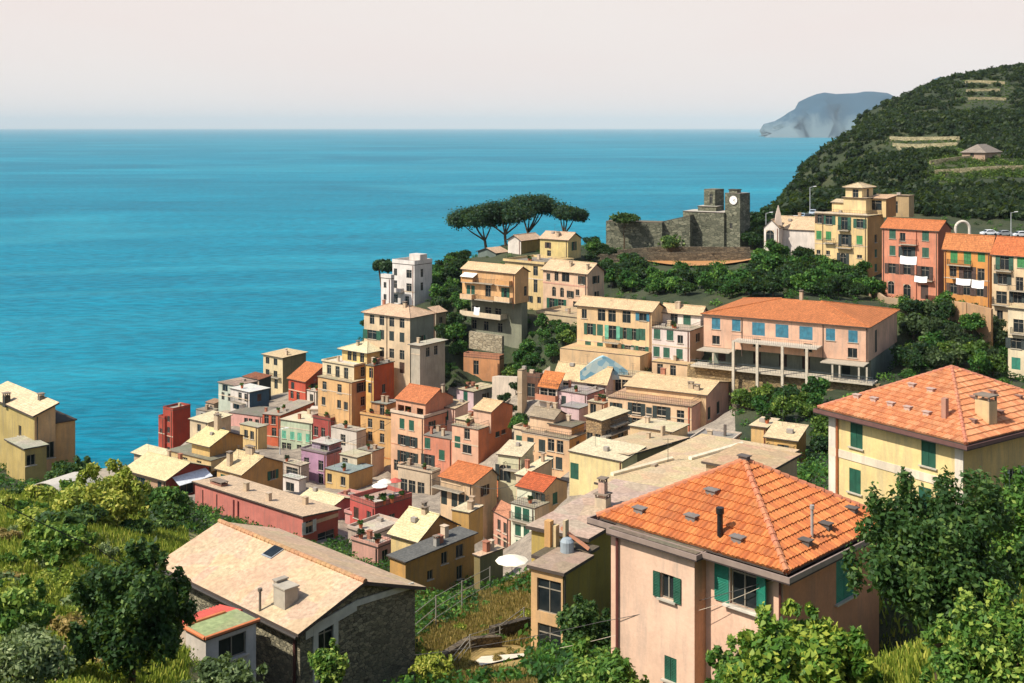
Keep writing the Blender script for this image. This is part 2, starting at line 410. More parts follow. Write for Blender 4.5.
    def roof(s, typ='flat', rise=1.2, oh=0.3, col='#d8c39a', kind='slate', ap=None, t=0.14, par=0, ratio=0.5, name='roof', ohu=None, gutter=True):
        L, R, h = s.L, s.R, s.z1; rt = ratio
        if ap is not None:
            u, v = {'gU': (0, R*rt), 'gV': (L*rt, 0), 'hip': (L/2, R/2), 'pyr': (L/2, R/2), 'sV': (0, R), 'sU': (L, 0)}[typ]
            q = s.W(u, v, 0); rise = CAMZ-(ap-HY)/F*q.y - h
        if typ in ('sV', 'sU') and rise < 0: s.z1 += rise; h = s.z1
        s.rise = rise
        if typ == 'flat': fn = lambda u, v: h
        elif typ == 'gU': fn = lambda u, v: h + rise*min(v/(R*rt), (R-v)/(R*(1-rt)))
        elif typ == 'gV': fn = lambda u, v: h + rise*min(u/(L*rt), (L-u)/(L*(1-rt)))
        elif typ == 'pyr': fn = lambda u, v: h + rise*min(2*u/L, 2-2*u/L, 2*v/R, 2-2*v/R)
        elif typ == 'hip': m_ = min(L, R)/2; fn = lambda u, v: h + rise*min(u, L-u, v, R-v)/m_
        elif typ == 'sV': fn = (lambda u, v: h + rise*v/R) if rise >= 0 else (lambda u, v: h - rise*(1-v/R))
        elif typ == 'sU': fn = (lambda u, v: h + rise*u/L) if rise >= 0 else (lambda u, v: h - rise*(1-u/L))
        s.roof_fn = fn; o = oh; b = MB()
        def poly(pts):
            tp = [s.l(u, v, fn(u, v)+t) for u, v in pts]; bt = [s.l(u, v, fn(u, v)) for u, v in pts]
            b.face(tp, 0); b.face(bt, 1)
            return tp, bt
        u0, u1, v0, v1 = -o, L+o, -o, R+o
        # ridge ends computed from the plane equations with overhang
        if typ in ('flat', 'sV', 'sU'): ps = [[(u0, v0), (u1, v0), (u1, v1), (u0, v1)]]
        elif typ == 'gU': ps = [[(u0, v0), (u1, v0), (u1, R*rt), (u0, R*rt)], [(u0, R*rt), (u1, R*rt), (u1, v1), (u0, v1)]]
        elif typ == 'gV': ps = [[(u0, v0), (L*rt, v0), (L*rt, v1), (u0, v1)], [(L*rt, v0), (u1, v0), (u1, v1), (L*rt, v1)]]
        elif typ == 'pyr':
            c = (L/2, R/2); q = [(u0, v0), (u1, v0), (u1, v1), (u0, v1)]; ps = [[q[i], q[(i+1) % 4], c] for i in range(4)]
        elif typ == 'hip':
            m_ = min(L, R)/2; A, B_ = ((m_, R/2), (L-m_, R/2)) if L >= R else ((L/2, m_), (L/2, R-m_)); q = [(u0, v0), (u1, v0), (u1, v1), (u0, v1)]
            if L >= R: ps = [[q[0], q[1], B_, A], [q[1], q[2], B_], [q[2], q[3], A, B_], [q[3], q[0], A]]
            else: ps = [[q[0], q[1], A], [q[1], q[2], B_, A], [q[2], q[3], B_], [q[3], q[0], A, B_]]
        s.rpolys = ps
        for p in ps: poly(p)
        edge = [(u0, v0), (u1, v0), (u1, v1), (u0, v1)]
        if typ == 'gU': edge = [(u0, v0), (u1, v0), (u1, R*rt), (u1, v1), (u0, v1), (u0, R*rt)]
        if typ == 'gV': edge = [(u0, v0), (L*rt, v0), (u1, v0), (u1, v1), (L*rt, v1), (u0, v1)]
        for i in range(len(edge)):
            A, B_ = edge[i], edge[(i+1) % len(edge)]
            b.face([s.l(*A, fn(*A)), s.l(*B_, fn(*B_)), s.l(*B_, fn(*B_)+t), s.l(*A, fn(*A)+t)], 1)
        rc = m_roof(col, kind); ec = m_plain('#4b4038', 0.8)
        ro = b.build(name, [rc, ec], s.root, recalc=False); s.roof_o = ro; s.rt_ = t
        if par:
            pb = MB(); th = 0.18; cc = [(u0, v0), (u1, v0), (u1, v1), (u0, v1)]; ins = [(u0+th, v0+th), (u1-th, v0+th), (u1-th, v1-th), (u0+th, v1-th)]
            for i in range(4):
                j = (i+1) % 4; zz = h+t
                pb.hexa([s.l(*cc[i], zz), s.l(*cc[j], zz), s.l(*ins[j], zz), s.l(*ins[i], zz)], [s.l(*cc[i], zz+par), s.l(*cc[j], zz+par), s.l(*ins[j], zz+par), s.l(*ins[i], zz+par)])
            pb.build('parapet', m_wall(s.parcol if hasattr(s, 'parcol') else '#cdbf9f'), s.root)
        if typ in ('gU', 'gV', 'hip', 'pyr') and s.Y < 300:
            rb = MB(); rr = 0.11
            def rl(A, B_): rb.tube(s.l(*A, fn(*A)+t+0.02), s.l(*B_, fn(*B_)+t+0.02), rr, rr, 6)
            if typ == 'gU': rl((u0, R*rt), (u1, R*rt))
            elif typ == 'gV': rl((L*rt, v0), (L*rt, v1))
            elif typ == 'pyr':
                for q in ((u0, v0), (u1, v0), (u1, v1), (u0, v1)): rl(q, (L/2, R/2))
            else:
                rl(A_ := ps[0][-1], B2 := ps[2][-2] if L >= R else ps[1][2])
                for q, e in (((u0, v0), 0), ((u1, v0), 1), ((u1, v1), 1), ((u0, v1), 0)):
                    m_ = min(L, R)/2
                    e2 = ((m_, R/2) if q[0] < 0 else (L-m_, R/2)) if L >= R else ((L/2, m_) if q[1] < 0 else (L/2, R-m_))
                    rl(q, e2)
            rb.build('ridge_cap', rc, ro)
        return s
    def downpipe(s, face, px, col='#5b4a40', r=0.06):
        t, _ = s.hit(face, px, 300); b = MB()
        f3 = (lambda t, z, n=0: s.l(t, n, z)) if face == 'L' else (lambda t, z, n=0: s.l(n, t, z))
        b.tube(f3(t, s.z1-0.1, -0.1), f3(t, s.z0-1, -0.1), r, r, 6); b.build('downpipe', m_plain(col, 0.6), s.root); return s
    def band(s, face, py, px=None, h=0.18, col='#d9cdb4', d=0.05):
        px = px if px else (s.P0.x/s.P0.y*F+CX)
        _, z = s.hit(face, px, py); b = MB(); ln = s.L if face == 'L' else s.R
        f3 = (lambda t, z, n=0: s.l(t, n, z)) if face == 'L' else (lambda t, z, n=0: s.l(n, t, z))
        b.hexa([f3(0, z-h/2, -d), f3(ln, z-h/2, -d), f3(ln, z-h/2, 0), f3(0, z-h/2, 0)], [f3(0, z+h/2, -d), f3(ln, z+h/2, -d), f3(ln, z+h/2, 0), f3(0, z+h/2, 0)])
        b.build('string_course', m_wall(col), s.root); return s
    def balcony(s, face, px, py, w, d=0.9, h=0.95, solid=None):
        t, z = s.hit(face, px, py); b = MB(); rz = s.frot(face)
        p = s.l(t, 0, z) if face == 'L' else s.l(0, t, z)
        b.box((0, -d/2-0.003, 0), (w, d, 0.14))
        o = b.build('balcony', m_plain('#a89d8a', 0.8), s.root, p); o.rotation_euler = (0, 0, rz)
        r = MB()
        if solid:
            r.box((0, -d+0.06, h/2+0.07), (w, 0.1, h)); r.box((-w/2+0.05, -d/2, h/2+0.07), (0.1, d-0.1, h)); r.box((w/2-0.05, -d/2, h/2+0.07), (0.1, d-0.1, h)); mm = m_wall(solid)
        else:
            n = max(3, int(w/0.16))
            for i in range(n+1): r.box((-w/2+0.03+(w-0.06)*i/n, -d+0.04, h/2+0.07), (0.025, 0.025, h))
            for x in (-w/2+0.03, w/2-0.03):
                for i in range(4): r.box((x, -d+0.04+(d-0.1)*i/4, h/2+0.07), (0.025, 0.025, h))
                r.box((x, -d/2, h+0.07), (0.05, d-0.06, 0.04))
            r.box((0, -d+0.04, h+0.09), (w, 0.06, 0.04)); mm = m_plain('#2e2c2a', 0.5)
        r.build('railing', mm, o); return s
    def chimney(s, px, py, w=0.7, h=1.2, d=0.6, col='#c9b694', cap=True, pot=False):
        u, v = s.roofhit(px, py); z = s.roof_fn(u, v); b = MB(); p = s.l(u, v, z)
        b.box((0, 0, h/2-0.15), (w, d, h+0.3))
        o = b.build('chimney', m_wall(col), s.root, p); o.rotation_euler = (0, 0, -s.a)
        if cap:
            c = MB(); c.box((0, 0, h+0.3), (w+0.16, d+0.16, 0.08), 0)
            for sx in (-1, 1):
                for sy in (-1, 1): c.box((sx*(w/2-0.06), sy*(d/2-0.06), h+0.13), (0.1, 0.1, 0.26), 0)
            c.build('chimney_cap', m_plain('#7d6f60', 0.9), o)
        return s
    def antenna(s, px, py, h=2.5):
        u, v = s.roofhit(px, py); b = MB(); b.tube((0, 0, -0.1), (0, 0, h), 0.03, 0.025, 5)
        for z, w in ((h-0.1, 0.9), (h-0.45, 0.6)):
            b.tube((-w/2, 0, z), (w/2, 0, z), 0.015, 0.015, 4)
            for i in range(5): x = -w/2+w*i/4; b.tube((x, -0.22, z), (x, 0.22, z), 0.012, 0.012, 4)
        b.build('antenna', m_plain('#6b6b69', 0.4, 0.6), s.root, s.l(u, v, s.roof_fn(u, v)+0.1)); return s
    def recess(s, d, yb, col, colR=None, wins=(), side=0.3):
        """a lower storey set back under this block"""
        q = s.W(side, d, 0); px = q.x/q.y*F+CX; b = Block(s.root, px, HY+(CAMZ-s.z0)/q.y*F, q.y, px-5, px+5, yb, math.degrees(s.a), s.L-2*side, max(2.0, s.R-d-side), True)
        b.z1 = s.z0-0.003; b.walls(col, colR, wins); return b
    def clutter(s, seed):
        """small roof fittings: flues, a dish, an aerial"""
        r = random.Random(seed); fn = s.roof_fn; t = 0.14
        for i in range(r.choice((1, 1, 2, 2, 3))):
            u, v = s.L*r.uniform(.15, .85), s.R*r.uniform(.2, .85); z = fn(u, v); b = MB(); k = r.random()
            if k < 0.45:
                w, h = r.uniform(.4, .75), r.uniform(.7, 1.2); b.box((0, 0, h/2-0.1), (w, w*.8, h+.2)); b.box((0, 0, h+.06), (w+.14, w*.8+.14, .07)); nm, mm = 'chimney', m_wall(r.choice(('#c9b694', '#b9a284', '#d8c4a4', '#b5775a')))
            elif k < 0.75:
                h = r.uniform(1.4, 2.6); b.tube((0, 0, -.1), (0, 0, h), .025, .02, 5)
                for zz, w in ((h-.1, .8), (h-.4, .5)): b.tube((-w/2, 0, zz), (w/2, 0, zz), .015, .015, 4); b.tube((-w/2, -.2, zz), (-w/2, .2, zz), .012, .012, 4); b.tube((w/2, -.2, zz), (w/2, .2, zz), .012, .012, 4)
                nm, mm = 'antenna', m_plain('#5f5f5d', 0.5, 0.5)
            else:
                b.box((0, 0, .25), (r.uniform(.5, .9), .5, .5)); nm, mm = 'roof_vent', m_plain('#9a9186', 0.8)
            o = b.build(nm, mm, s.root, s.l(u, v, z+t*0.9)); o.rotation_euler = (0, 0, -s.a)
        return s
    def rail(s, h=0.95, col='#3a3836', faces='LR'):
        """a railing round the flat roof"""
        b = MB(); z = s.z1+0.14; seg = []
        if 'L' in faces: seg.append(((0, 0), (s.L, 0)))
        if 'R' in faces: seg.append(((0, 0), (0, s.R)))
        for A, B_ in seg:
            ln = math.dist(A, B_); n = max(2, int(ln/0.35))
            for k in (0.5, 1.0): b.tube(s.l(*A, z+h*k), s.l(*B_, z+h*k), 0.025, 0.025, 4)
            for i in range(n+1):
                q = (A[0]+(B_[0]-A[0])*i/n, A[1]+(B_[1]-A[1])*i/n); b.tube(s.l(*q, z), s.l(*q, z+h), 0.02, 0.02, 4)
        b.build('railing', m_plain(col, 0.5), s.root); return s

CR = '#dbb998'; TE = '#d0673c'; GR = '#8c8278'
def H(name, label, cat, cx, cy, Y, xl, xr, yb, a, col, roof=('flat', {}), W=(), colR=None, group=None, stone=None, L=None, R=None, par=None, ext=None):
    a0 = math.radians(a); p = P(cx, yb, Y); root = empty(name, (p.x, p.y, p.z), label, cat, group)
    return add(root, cx, cy, Y, xl, xr, yb, a, col, roof, W, colR, stone, L, R, par, True, ext)
def add(root, cx, cy, Y, xl, xr, yb, a, col, roof=('flat', {}), W=(), colR=None, stone=None, L=None, R=None, par=None, ground=True, ext=None):
    if Y > 150: W = [(w_[0], w_[1], w_[2], w_[3]*1.12, w_[4]*1.1) + tuple(w_[5:]) for w_ in W]
    b = Block(root, cx, cy, Y, xl, xr, yb, a, L, R, ground, ext); b.parcol = par or col
    if roof: b.roof(roof[0], **roof[1])
    b.walls(col, colR, W, stone=stone, auto=(130 < Y < 300 and ground and root['category'] in ('house', 'palazzo') and root.name.split('.')[0] in ('house', 'row_house', 'apartment_house', 'palazzo', 'white_house') and ext is None))
    if 130 < Y < 300 and roof and roof[0] == 'flat' and ground and random.Random(int(cx*5)).random() < 0.5: b.rail(faces='LR')
    if 125 < Y < 300 and (roof and roof[1].get('kind') != 'tile') and (cx+cy) % 3 < 2.2: b.clutter(int(cx*7+cy))
    if 125 < Y < 300 and ground and not stone:
        r = random.Random(int(cx*3+Y))
        if r.random() < 0.6: b.downpipe('L', cx-1.5, r.choice(('#5b4a40', '#7d6a58', '#8a5a44')), 0.07)
        if r.random() < 0.5 and b.z1-b.z0 > 5:
            bb = MB(); z = b.z0+(b.z1-b.z0)*r.choice((0.34, 0.5, 0.66)); f3 = lambda t, z_, n=0: b.l(t, n, z_)
            bb.hexa([f3(0, z-.09, -.05), f3(b.L, z-.09, -.05), f3(b.L, z-.09, 0), f3(0, z-.09, 0)], [f3(0, z+.09, -.05), f3(b.L, z+.09, -.05), f3(b.L, z+.09, 0), f3(0, z+.09, 0)])
            bb.build('string_course', m_wall('#d9c8a8'), b.root)
    return b
# ================================================================== BUILDINGS
# ---- far top of the headland
v = H('villa', 'low villa with pale sloping roof beneath the left end of the stone pines', 'house', 496, 253, 300, 478, 508, 259, 42, '#6d7f78', ('gV', dict(rise=1.0, oh=0.4, col=CR)), [('R', [503], [256], 1, 1, 'p', 'N')])
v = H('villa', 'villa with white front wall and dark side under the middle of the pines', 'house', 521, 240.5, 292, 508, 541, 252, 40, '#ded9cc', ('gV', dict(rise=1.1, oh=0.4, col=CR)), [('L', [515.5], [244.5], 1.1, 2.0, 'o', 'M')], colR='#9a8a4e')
v = H('house', 'yellow house with pale roof beside the smaller right hand pine', 'house', 568, 240, 285, 540, 581, 258, 34, '#e6cf7e', ('gU', dict(rise=1.4, oh=0.35, col=CR)), [('L', [546, 553.5, 562], [242], 1.0, 1.7, 'p', 'N'), ('L', [549], [254], 1.0, 1.6, 'p', 'N'), ('R', [574], [246], 1.0, 1.9, 'o', 'G')])
v.chimney(558, 237, 0.6, 1.0)
v = H('house', 'cream two storey house whose flat roof is a terrace, behind the orange house with balconies', 'house', 544, 265, 262, 505, 572, 311, 40, '#dcc382', ('flat', dict(oh=0.35, col='#9d9484', kind='slab', par=0.5)),
      [('L', [535.5], [271], 1.2, 1.9, 'p', 'N'), ('L', [535.5, 539], [286], 1.0, 2.6, 'p', 'D')]); v.band('L', 279, 535); v.rail()
# ---- white house at the cliff
v = H('white_house', 'tall white house with flat terrace roof standing alone at the cliff edge', 'house', 414.5, 265.5, 275, 392.5, 432, 306, 38, '#e4e2da', ('flat', dict(oh=0.05, col='#cfc6b4', kind='slab', par=0.9)),
      [('L', [395.5], [272], 0.9, 1.5, 'p', 'D'), ('L', [395.5], [286], 0.9, 2.4, 'p', 'D'), ('L', [409], [274, 287.5], 1.5, 1.7, 'p', 'D'), ('L', [395.5], [298.5], 1.3, 1.8, 'p', 'D'), ('L', [407, 411], [300.5], 1.1, 1.8, 'p', 'D'), ('R', [422], [273, 286.5], 0.8, 1.7, 'p', 'D')], par='#e4e2da')
v.balcony('L', 398, 292, 3.6, 1.0, solid='#e4e2da')
w = add(v.root, 391, 279, 273, 381, 394, 306, 38, '#e4e2da', ('flat', dict(oh=0.05, col='#cfc6b4', kind='slab', par=0.8)), [('L', [385], [285, 297], 0.8, 1.2, 'p', 'D')])
t_ = MB(); t_.box((0, 0, 1.1), (3.4, 2.4, 2.2)); t_.build('roof_room', m_wall('#dcd9cf'), v.root, v.l(1.6, 3.0, v.z1+0.14)).rotation_euler = (0, 0, -v.a)
# ---- big plain apartment block
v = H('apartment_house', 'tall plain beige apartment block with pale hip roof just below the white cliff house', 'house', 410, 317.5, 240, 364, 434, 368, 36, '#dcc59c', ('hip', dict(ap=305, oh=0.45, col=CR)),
      [('L', [372, 381.8, 391.7, 402], [319.5], 1.15, 1.75, 'p', 'D'), ('L', [372], [334.6], 2.2, 1.7, 'o', 'G'), ('L', [381.8, 391.7, 402], [334.6], 1.15, 1.75, 'c', 'D'), ('L', [372, 381.8, 391.7, 402], [350.5], 1.15, 1.75, 'p', 'D'), ('L', [384, 402], [365], 1.2, 2.0, 'd', 'N')], colR='#7f8d80')  # right wall colour is painted shade, teal on the beige block
v.downpipe('L', 387); v.chimney(405, 308, 0.7, 1.0)
w = add(v.root, 420, 346, 232, 411, 445, 372, 36, '#b9b39d', ('flat', dict(oh=0.5, col='#c9bea8', kind='slab')), [('R', [428, 436], [352], 1.0, 1.6, 'p', 'D')])
v = H('house', 'narrow shed roofed house in the trees right behind the beige apartment block', 'house', 436, 313, 262, 429, 446, 345, 40, '#9a9078', ('sU', dict(rise=0.8, oh=0.3, col=CR)), [('R', [441], [320], 0.9, 1.3, 'p', 'D')])
# ---- orange house with balconies
v = H('house', 'orange four storey house with balconies and a white awning under the stone pines', 'house', 515, 273.5, 245, 462.3, 528.5, 304, 38, '#e0b070', ('gU', dict(ap=267, oh=0.35, col='#e3c196')), ext=0, W=
      [('L', [488.5], [275.5], 1.3, 2.1, 'p', 'D'), ('L', [504], [276.5], 1.3, 1.5, 'p', 'D'), ('L', [468.5, 473], [289.5], 0.9, 1.7, 'c', 'G'), ('L', [488], [291], 1.3, 2.2, 'p', 'D'), ('L', [504], [292.5], 1.3, 1.8, 'h', 'G'),
       ('R', [525], [276], 0.9, 1.6, 'p', 'N'), ('R', [525.5], [291], 0.9, 1.8, 'p', 'N')])
v.balcony('L', 484, 283, 6.0, 1.1); v.balcony('L', 470, 282, 3.2, 1.1, solid='#e0a860'); v.balcony('L', 505, 285, 3.8, 1.1, solid='#e0a860')
v.balcony('L', 469, 298.5, 3.2, 1.1, solid='#e6c493'); v.balcony('L', 487, 300, 5.0, 1.1); v.balcony('L', 505, 301.5, 4.0, 1.1, solid='#e6c493'); v.downpipe('L', 513.5); q_ = v.recess(2.6, 331, '#8a9078', None, [('L', [468, 478, 488, 498], [309], 1.7, 1.8, 'p', 'D'), ('L', [472, 486, 500], [324], 1.3, 1.9, 'p', 'D')]); q_.balcony('L', 487, 316, 11.0, 2.4, solid='#e2d2ae')  # recessed floors take a dull green that paints in the balcony shade
ab = MB(); t0, z0 = v.hit('L', 471, 273); ab.hexa([v.l(t0-1.8, -0.01, z0), v.l(t0+1.8, -0.01, z0), v.l(t0+1.8, -1.5, z0-0.7), v.l(t0-1.8, -1.5, z0-0.7)], [v.l(t0-1.8, -0.01, z0+.05), v.l(t0+1.8, -0.01, z0+.05), v.l(t0+1.8, -1.5, z0-0.65), v.l(t0-1.8, -1.5, z0-0.65)]); ab.build('awning', m_plain('#e6e2d8', 0.8), v.root)
# ---- pink and cream house
v = H('house', 'pink over cream house with tall green shutters to the right of the orange balcony house', 'house', 587.3, 273.5, 252, 543, 604, 320, 42, '#e2c19c', ('gU', dict(ap=264, oh=0.4, col='#dcbf98')),
      [('L', [556.5], [276], 1.0, 2.0, 'p', 'G'), ('L', [565.5], [277], 1.9, 1.9, 'p', 'D'), ('L', [580], [278.5], 1.2, 2.1, 'o', 'G'), ('L', [554, 562], [291.5], 0.95, 1.9, 'a', 'G'), ('L', [577.5], [292.5], 0.9, 1.2, 'p', 'N'), ('L', [552, 561], [303.5], 1.3, 2.1, 'o', 'G'), ('L', [575], [306], 1.0, 1.8, 'p', 'D')])
v.band('L', 284, 560, h=0.3, col='#d8a58c'); v.downpipe('L', 586); v.chimney(571, 267, 0.5, 0.9); v.chimney(588, 270, 0.4, 0.9)
w = add(v.root, 577, 318, 243, 537, 600, 330, 38, '#c9b78e', ('flat', dict(oh=0.1, col='#c9b08a', kind='slab', par=0.5)), [('L', [552, 566], [325], 1.4, 1.6, 'p', 'N')])
# ---- long cream block
v = H('apartment_house', 'long cream block with blue and green shutters and a pale roof above the rooftops', 'house', 651.5, 311.5, 215, 577, 664, 366, 32, '#e6c68f', ('gU', dict(ap=303, oh=0.4, col='#e0c196')),
      [('L', [585], [310], 1.7, 1.4, 'p', 'D'), ('L', [601.5, 612], [315], 1.4, 2.0, 'p', 'D'), ('L', [616, 626.5], [316], 1.5, 2.0, 'p', 'D'), ('L', [643], [317], 1.3, 1.3, 'o', 'B'),
       ('L', [590], [329], 1.1, 1.9, 'o', 'G'), ('L', [600], [330], 1.1, 1.9, 'c', 'G'), ('L', [612.5], [332.5], 1.4, 2.3, 'o', 'M'), ('L', [626, 633], [333.5], 1.1, 1.9, 'o', 'G'), ('L', [642], [334.5], 1.2, 1.9, 'c', 'G'),
       ('L', [588, 600], [346], 1.1, 1.8, 'c', 'G'), ('L', [614.5], [351], 1.1, 2.3, 'p', 'D'), ('L', [628, 642], [350.5], 1.2, 1.9, 'o', 'G')])
v.balcony('L', 612.5, 342.5, 3.4, 1.0); v.downpipe('L', 650); v.antenna(611, 302, 3.5)
w = add(v.root, 640, 357, 211, 560, 664, 372, 30, '#e0bf8a', ('flat', dict(oh=0.0, col='#d9b684', kind='slab')), [], R=9)
v = H('house', 'white house with set back top floor between the cream block and the orange roofed school', 'house', 689.8, 331.5, 210, 652, 704, 365, 32, '#e4d8cf', ('flat', dict(oh=0.12, col='#cbbba3', kind='slab')),
      [('L', [657, 670], [334], 1.15, 1.6, 'c', 'G'), ('L', [665], [334.5], 1.0, 1.5, 'p', 'D'), ('L', [680], [336], 1.15, 1.6, 'c', 'G'), ('L', [656.5, 666.5, 679.5], [351.5], 1.1, 1.6, 'c', 'G')], colR='#e6b996')
v.rail(); v.downpipe('L', 688)
w = add(v.root, 700.5, 314.5, 215, 662, 707, 331, 32, '#e4dccf', ('gU', dict(rise=1.1, oh=0.4, col='#e0c196')), [('L', [664.5], [317.5], 1.3, 1.9, 'p', 'D'), ('L', [674], [319], 1.3, 2.0, 'p', 'N'), ('L', [687], [320], 1.3, 2.0, 'c', 'G')], ground=False)
v = H('storage_shed', 'low peach base building with blue glazed panels under the white house', 'building', 690.5, 366, 207, 652, 694, 378, 32, '#e6c493', ('flat', dict(oh=0.1, col='#d9b684', kind='slab')), [('L', [660, 666, 673], [369.5], 1.0, 1.8, 'p', 'B')], R=3)

# ---- the long building with the orange roof and colonnade
v = H('school_building', 'long pink building with orange hip roof, blue shutters and a colonnade on a terrace', 'building', 868, 327.5, 186, 703.7, 897, 362, 30, '#e3b796', ('hip', dict(ap=300.5, oh=0.4, col='#d98458', kind='tile')), ext=0, W=
      [('L', [716, 736.3], [323.5], 1.3, 1.7, 'c', 'B'), ('L', [758.5, 782, 806], [329], 1.9, 1.9, 'c', 'B'), ('L', [830.5, 853], [334.5], 1.3, 1.7, 'c', 'B'), ('L', [716], [340], 1.2, 1.3, 'p', 'D'), ('L', [757, 808], [343], 1.2, 1.2, 'p', 'N'), ('L', [852.5], [353], 1.3, 1.4, 'p', 'N'), ('R', [876], [341], 1.2, 3.2, 'c', 'D')])
SCHL = v.recess(3.2, 386, '#8f9c88', None, [('L', [722], [355], 1.3, 2.0, 'd', 'N'), ('L', [757, 783, 806], [358], 1.3, 2.0, 'd', 'N'), ('L', [846], [368], 1.3, 2.0, 'd', 'D')])  # storey colour darkened to greenish, with the gallery shade painted in
v.downpipe('L', 742); v.downpipe('L', 823); v.downpipe('L', 867); v.chimney(723, 305, 0.5, 1.4)
SCH = v
# terrace slab, columns and lower gallery carried by them
def school_parts():
    f = lambda t, d, z: v.l(t, -d, z)
    tA, zA = v.hit('L', 738, 338); tB, _ = v.hit('L', 822, 338); zt = zA
    b = MB(); b.hexa([f(tB, 0.01, zt-0.2), f(tA, 0.01, zt-0.2), f(tA, 3.0, zt-0.2), f(tB, 3.0, zt-0.2)], [f(tB, 0.01, zt), f(tA, 0.01, zt), f(tA, 3.0, zt), f(tB, 3.0, zt)])
    o = b.build('terrace_slab', m_plain('#b5ab9a', 0.85), v.root)
    r = MB(); n = 40
    for i in range(n+1): t = tB+(tA-tB)*i/n; r.tube(f(t, 2.93, zt), f(t, 2.93, zt+0.95), 0.02, 0.02, 4)
    r.tube(f(tA, 2.93, zt+0.95), f(tB, 2.93, zt+0.95), 0.03, 0.03, 4); r.build('railing', m_plain('#6a645c', 0.5), o)
    z_g = v.hit('L', 742, 366)[1]; zb = v.hit('L', 742, 388)[1]-1.5
    g = MB(); tE = v.L+1.0; g.hexa([f(-1.5, 0.01, z_g-0.25), f(tE, 0.01, z_g-0.25), f(tE, 3.4, z_g-0.25), f(-1.5, 3.4, z_g-0.25)], [f(-1.5, 0.01, z_g), f(tE, 0.01, z_g), f(tE, 3.4, z_g), f(-1.5, 3.4, z_g)])
    g.build('gallery_floor', m_plain('#b8ad99', 0.85), v.root)
    r = MB(); n = 70
    for i in range(n+1): t = -1.5+(tE+1.5)*i/n; r.tube(f(t, 3.33, z_g), f(t, 3.33, z_g+0.95), 0.018, 0.018, 4)
    for k in (0.5, 0.95): r.tube(f(-1.5, 3.33, z_g+k), f(tE, 3.33, z_g+k), 0.025, 0.025, 4)
    r.build('gallery_railing', m_plain('#5d666a', 0.5), v.root)
    for px in (741, 764.6, 789.4, 813.5):
        t, _ = v.hit('L', px, 350); c = MB(); c.hexa([f(t-.2, 3.5, zb), f(t+.2, 3.5, zb), f(t+.2, 3.85, zb), f(t-.2, 3.85, zb)], [f(t-.2, 3.5, zt+.02), f(t+.2, 3.5, zt+.02), f(t+.2, 3.85, zt+.02), f(t-.2, 3.85, zt+.02)])
        c.build('column', m_plain('#c3b7a2', 0.85), v.root)
    for px in (720, 838, 845, 872, 888):
        t, _ = v.hit('L', min(px, 866), 350)
        if px > 866: t = -0.6 if px > 880 else 0.6
        c = MB(); c.hexa([f(t-.13, 3.1, z_g), f(t+.13, 3.1, z_g), f(t+.13, 3.3, z_g), f(t-.13, 3.3, z_g)], [f(t-.13, 3.1, z_g+2.4), f(t+.13, 3.1, z_g+2.4), f(t+.13, 3.3, z_g+2.4), f(t-.13, 3.3, z_g+2.4)])
        c.build('post', m_plain('#b8ad99', 0.85), v.root)
    for (pa, pb) in ((704, 735), (826, 868)):          # canopies over the gallery
        ta, _ = v.hit('L', pa, 350); tb, _ = v.hit('L', pb, 350); c = MB(); zz = z_g+2.45
        c.hexa([f(tb-.2, 0.01, zz), f(ta, 0.01, zz), f(ta, 3.4, zz), f(tb-.2, 3.4, zz)], [f(tb-.2, 0.01, zz+.14), f(ta, 0.01, zz+.14), f(ta, 3.4, zz+.14), f(tb-.2, 3.4, zz+.14)]); c.build('canopy', m_plain('#a69b88', 0.85), v.root)
    w = MB(); zf = zb-2.0
    w.hexa([f(-2.2, 1.2, zf), f(tE+1, 1.2, zf), f(tE+1, 3.0, zf), f(-2.2, 3.0, zf)], [f(-2.2, 1.2, z_g-0.26), f(tE+1, 1.2, z_g-0.26), f(tE+1, 2.2, z_g-0.26), f(-2.2, 2.2, z_g-0.26)])
    q = w.build('retaining_wall', m_stone('#a58c62', '#6f5d43', 1.6), None, v.root.location); tag(q, 'long rubble stone retaining wall carrying the gallery of the orange roofed building', 'wall')
    for t in (0, v.L/2, v.L): pp = v.W(t, -4.5, 0); GC.append((pp.x, pp.y, zb))
    return
school_parts()

# ---- the row on the right
v = H('chapel', 'low white chapel with small bell gable and narrow windows left of the yellow palazzo', 'church', 814.7, 230, 256, 776, 822, 256, 30, '#e8e2d6', ('gU', dict(ap=218, oh=0.25, col='#d9bc98')),
      [('L', [780, 796, 809], [232.5], 0.7, 2.3, 'p', 'N')], L=None)
w = add(v.root, 779, 228, 257, 764, 786, 256, 30, '#e8e2d6', ('gV', dict(rise=1.6, oh=0.15, col='#cdb494')), [('L', [770], [237], 1.6, 2.6, 'a', 'D')])
b = MB(); q = w.l(w.L*0.15, 1, w.z1+0.5); b.hexa([q+Vector(k) for k in ((-.8, -.4, 0), (.8, -.4, 0), (.8, .4, 0), (-.8, .4, 0))], [q+Vector(k) for k in ((-.5, -.3, 2.4), (.5, -.3, 2.4), (.5, .3, 2.4), (-.5, .3, 2.4))])
b.hexa([q+Vector(k) for k in ((-.5, -.3, 2.4), (.5, -.3, 2.4), (.5, .3, 2.4), (-.5, .3, 2.4))], [q+Vector(k) for k in ((-.05, -.05, 4.3), (.05, -.05, 4.3), (.05, .05, 4.3), (-.05, .05, 4.3))]); b.build('bell_gable', m_wall('#d9c9b4'), v.root)
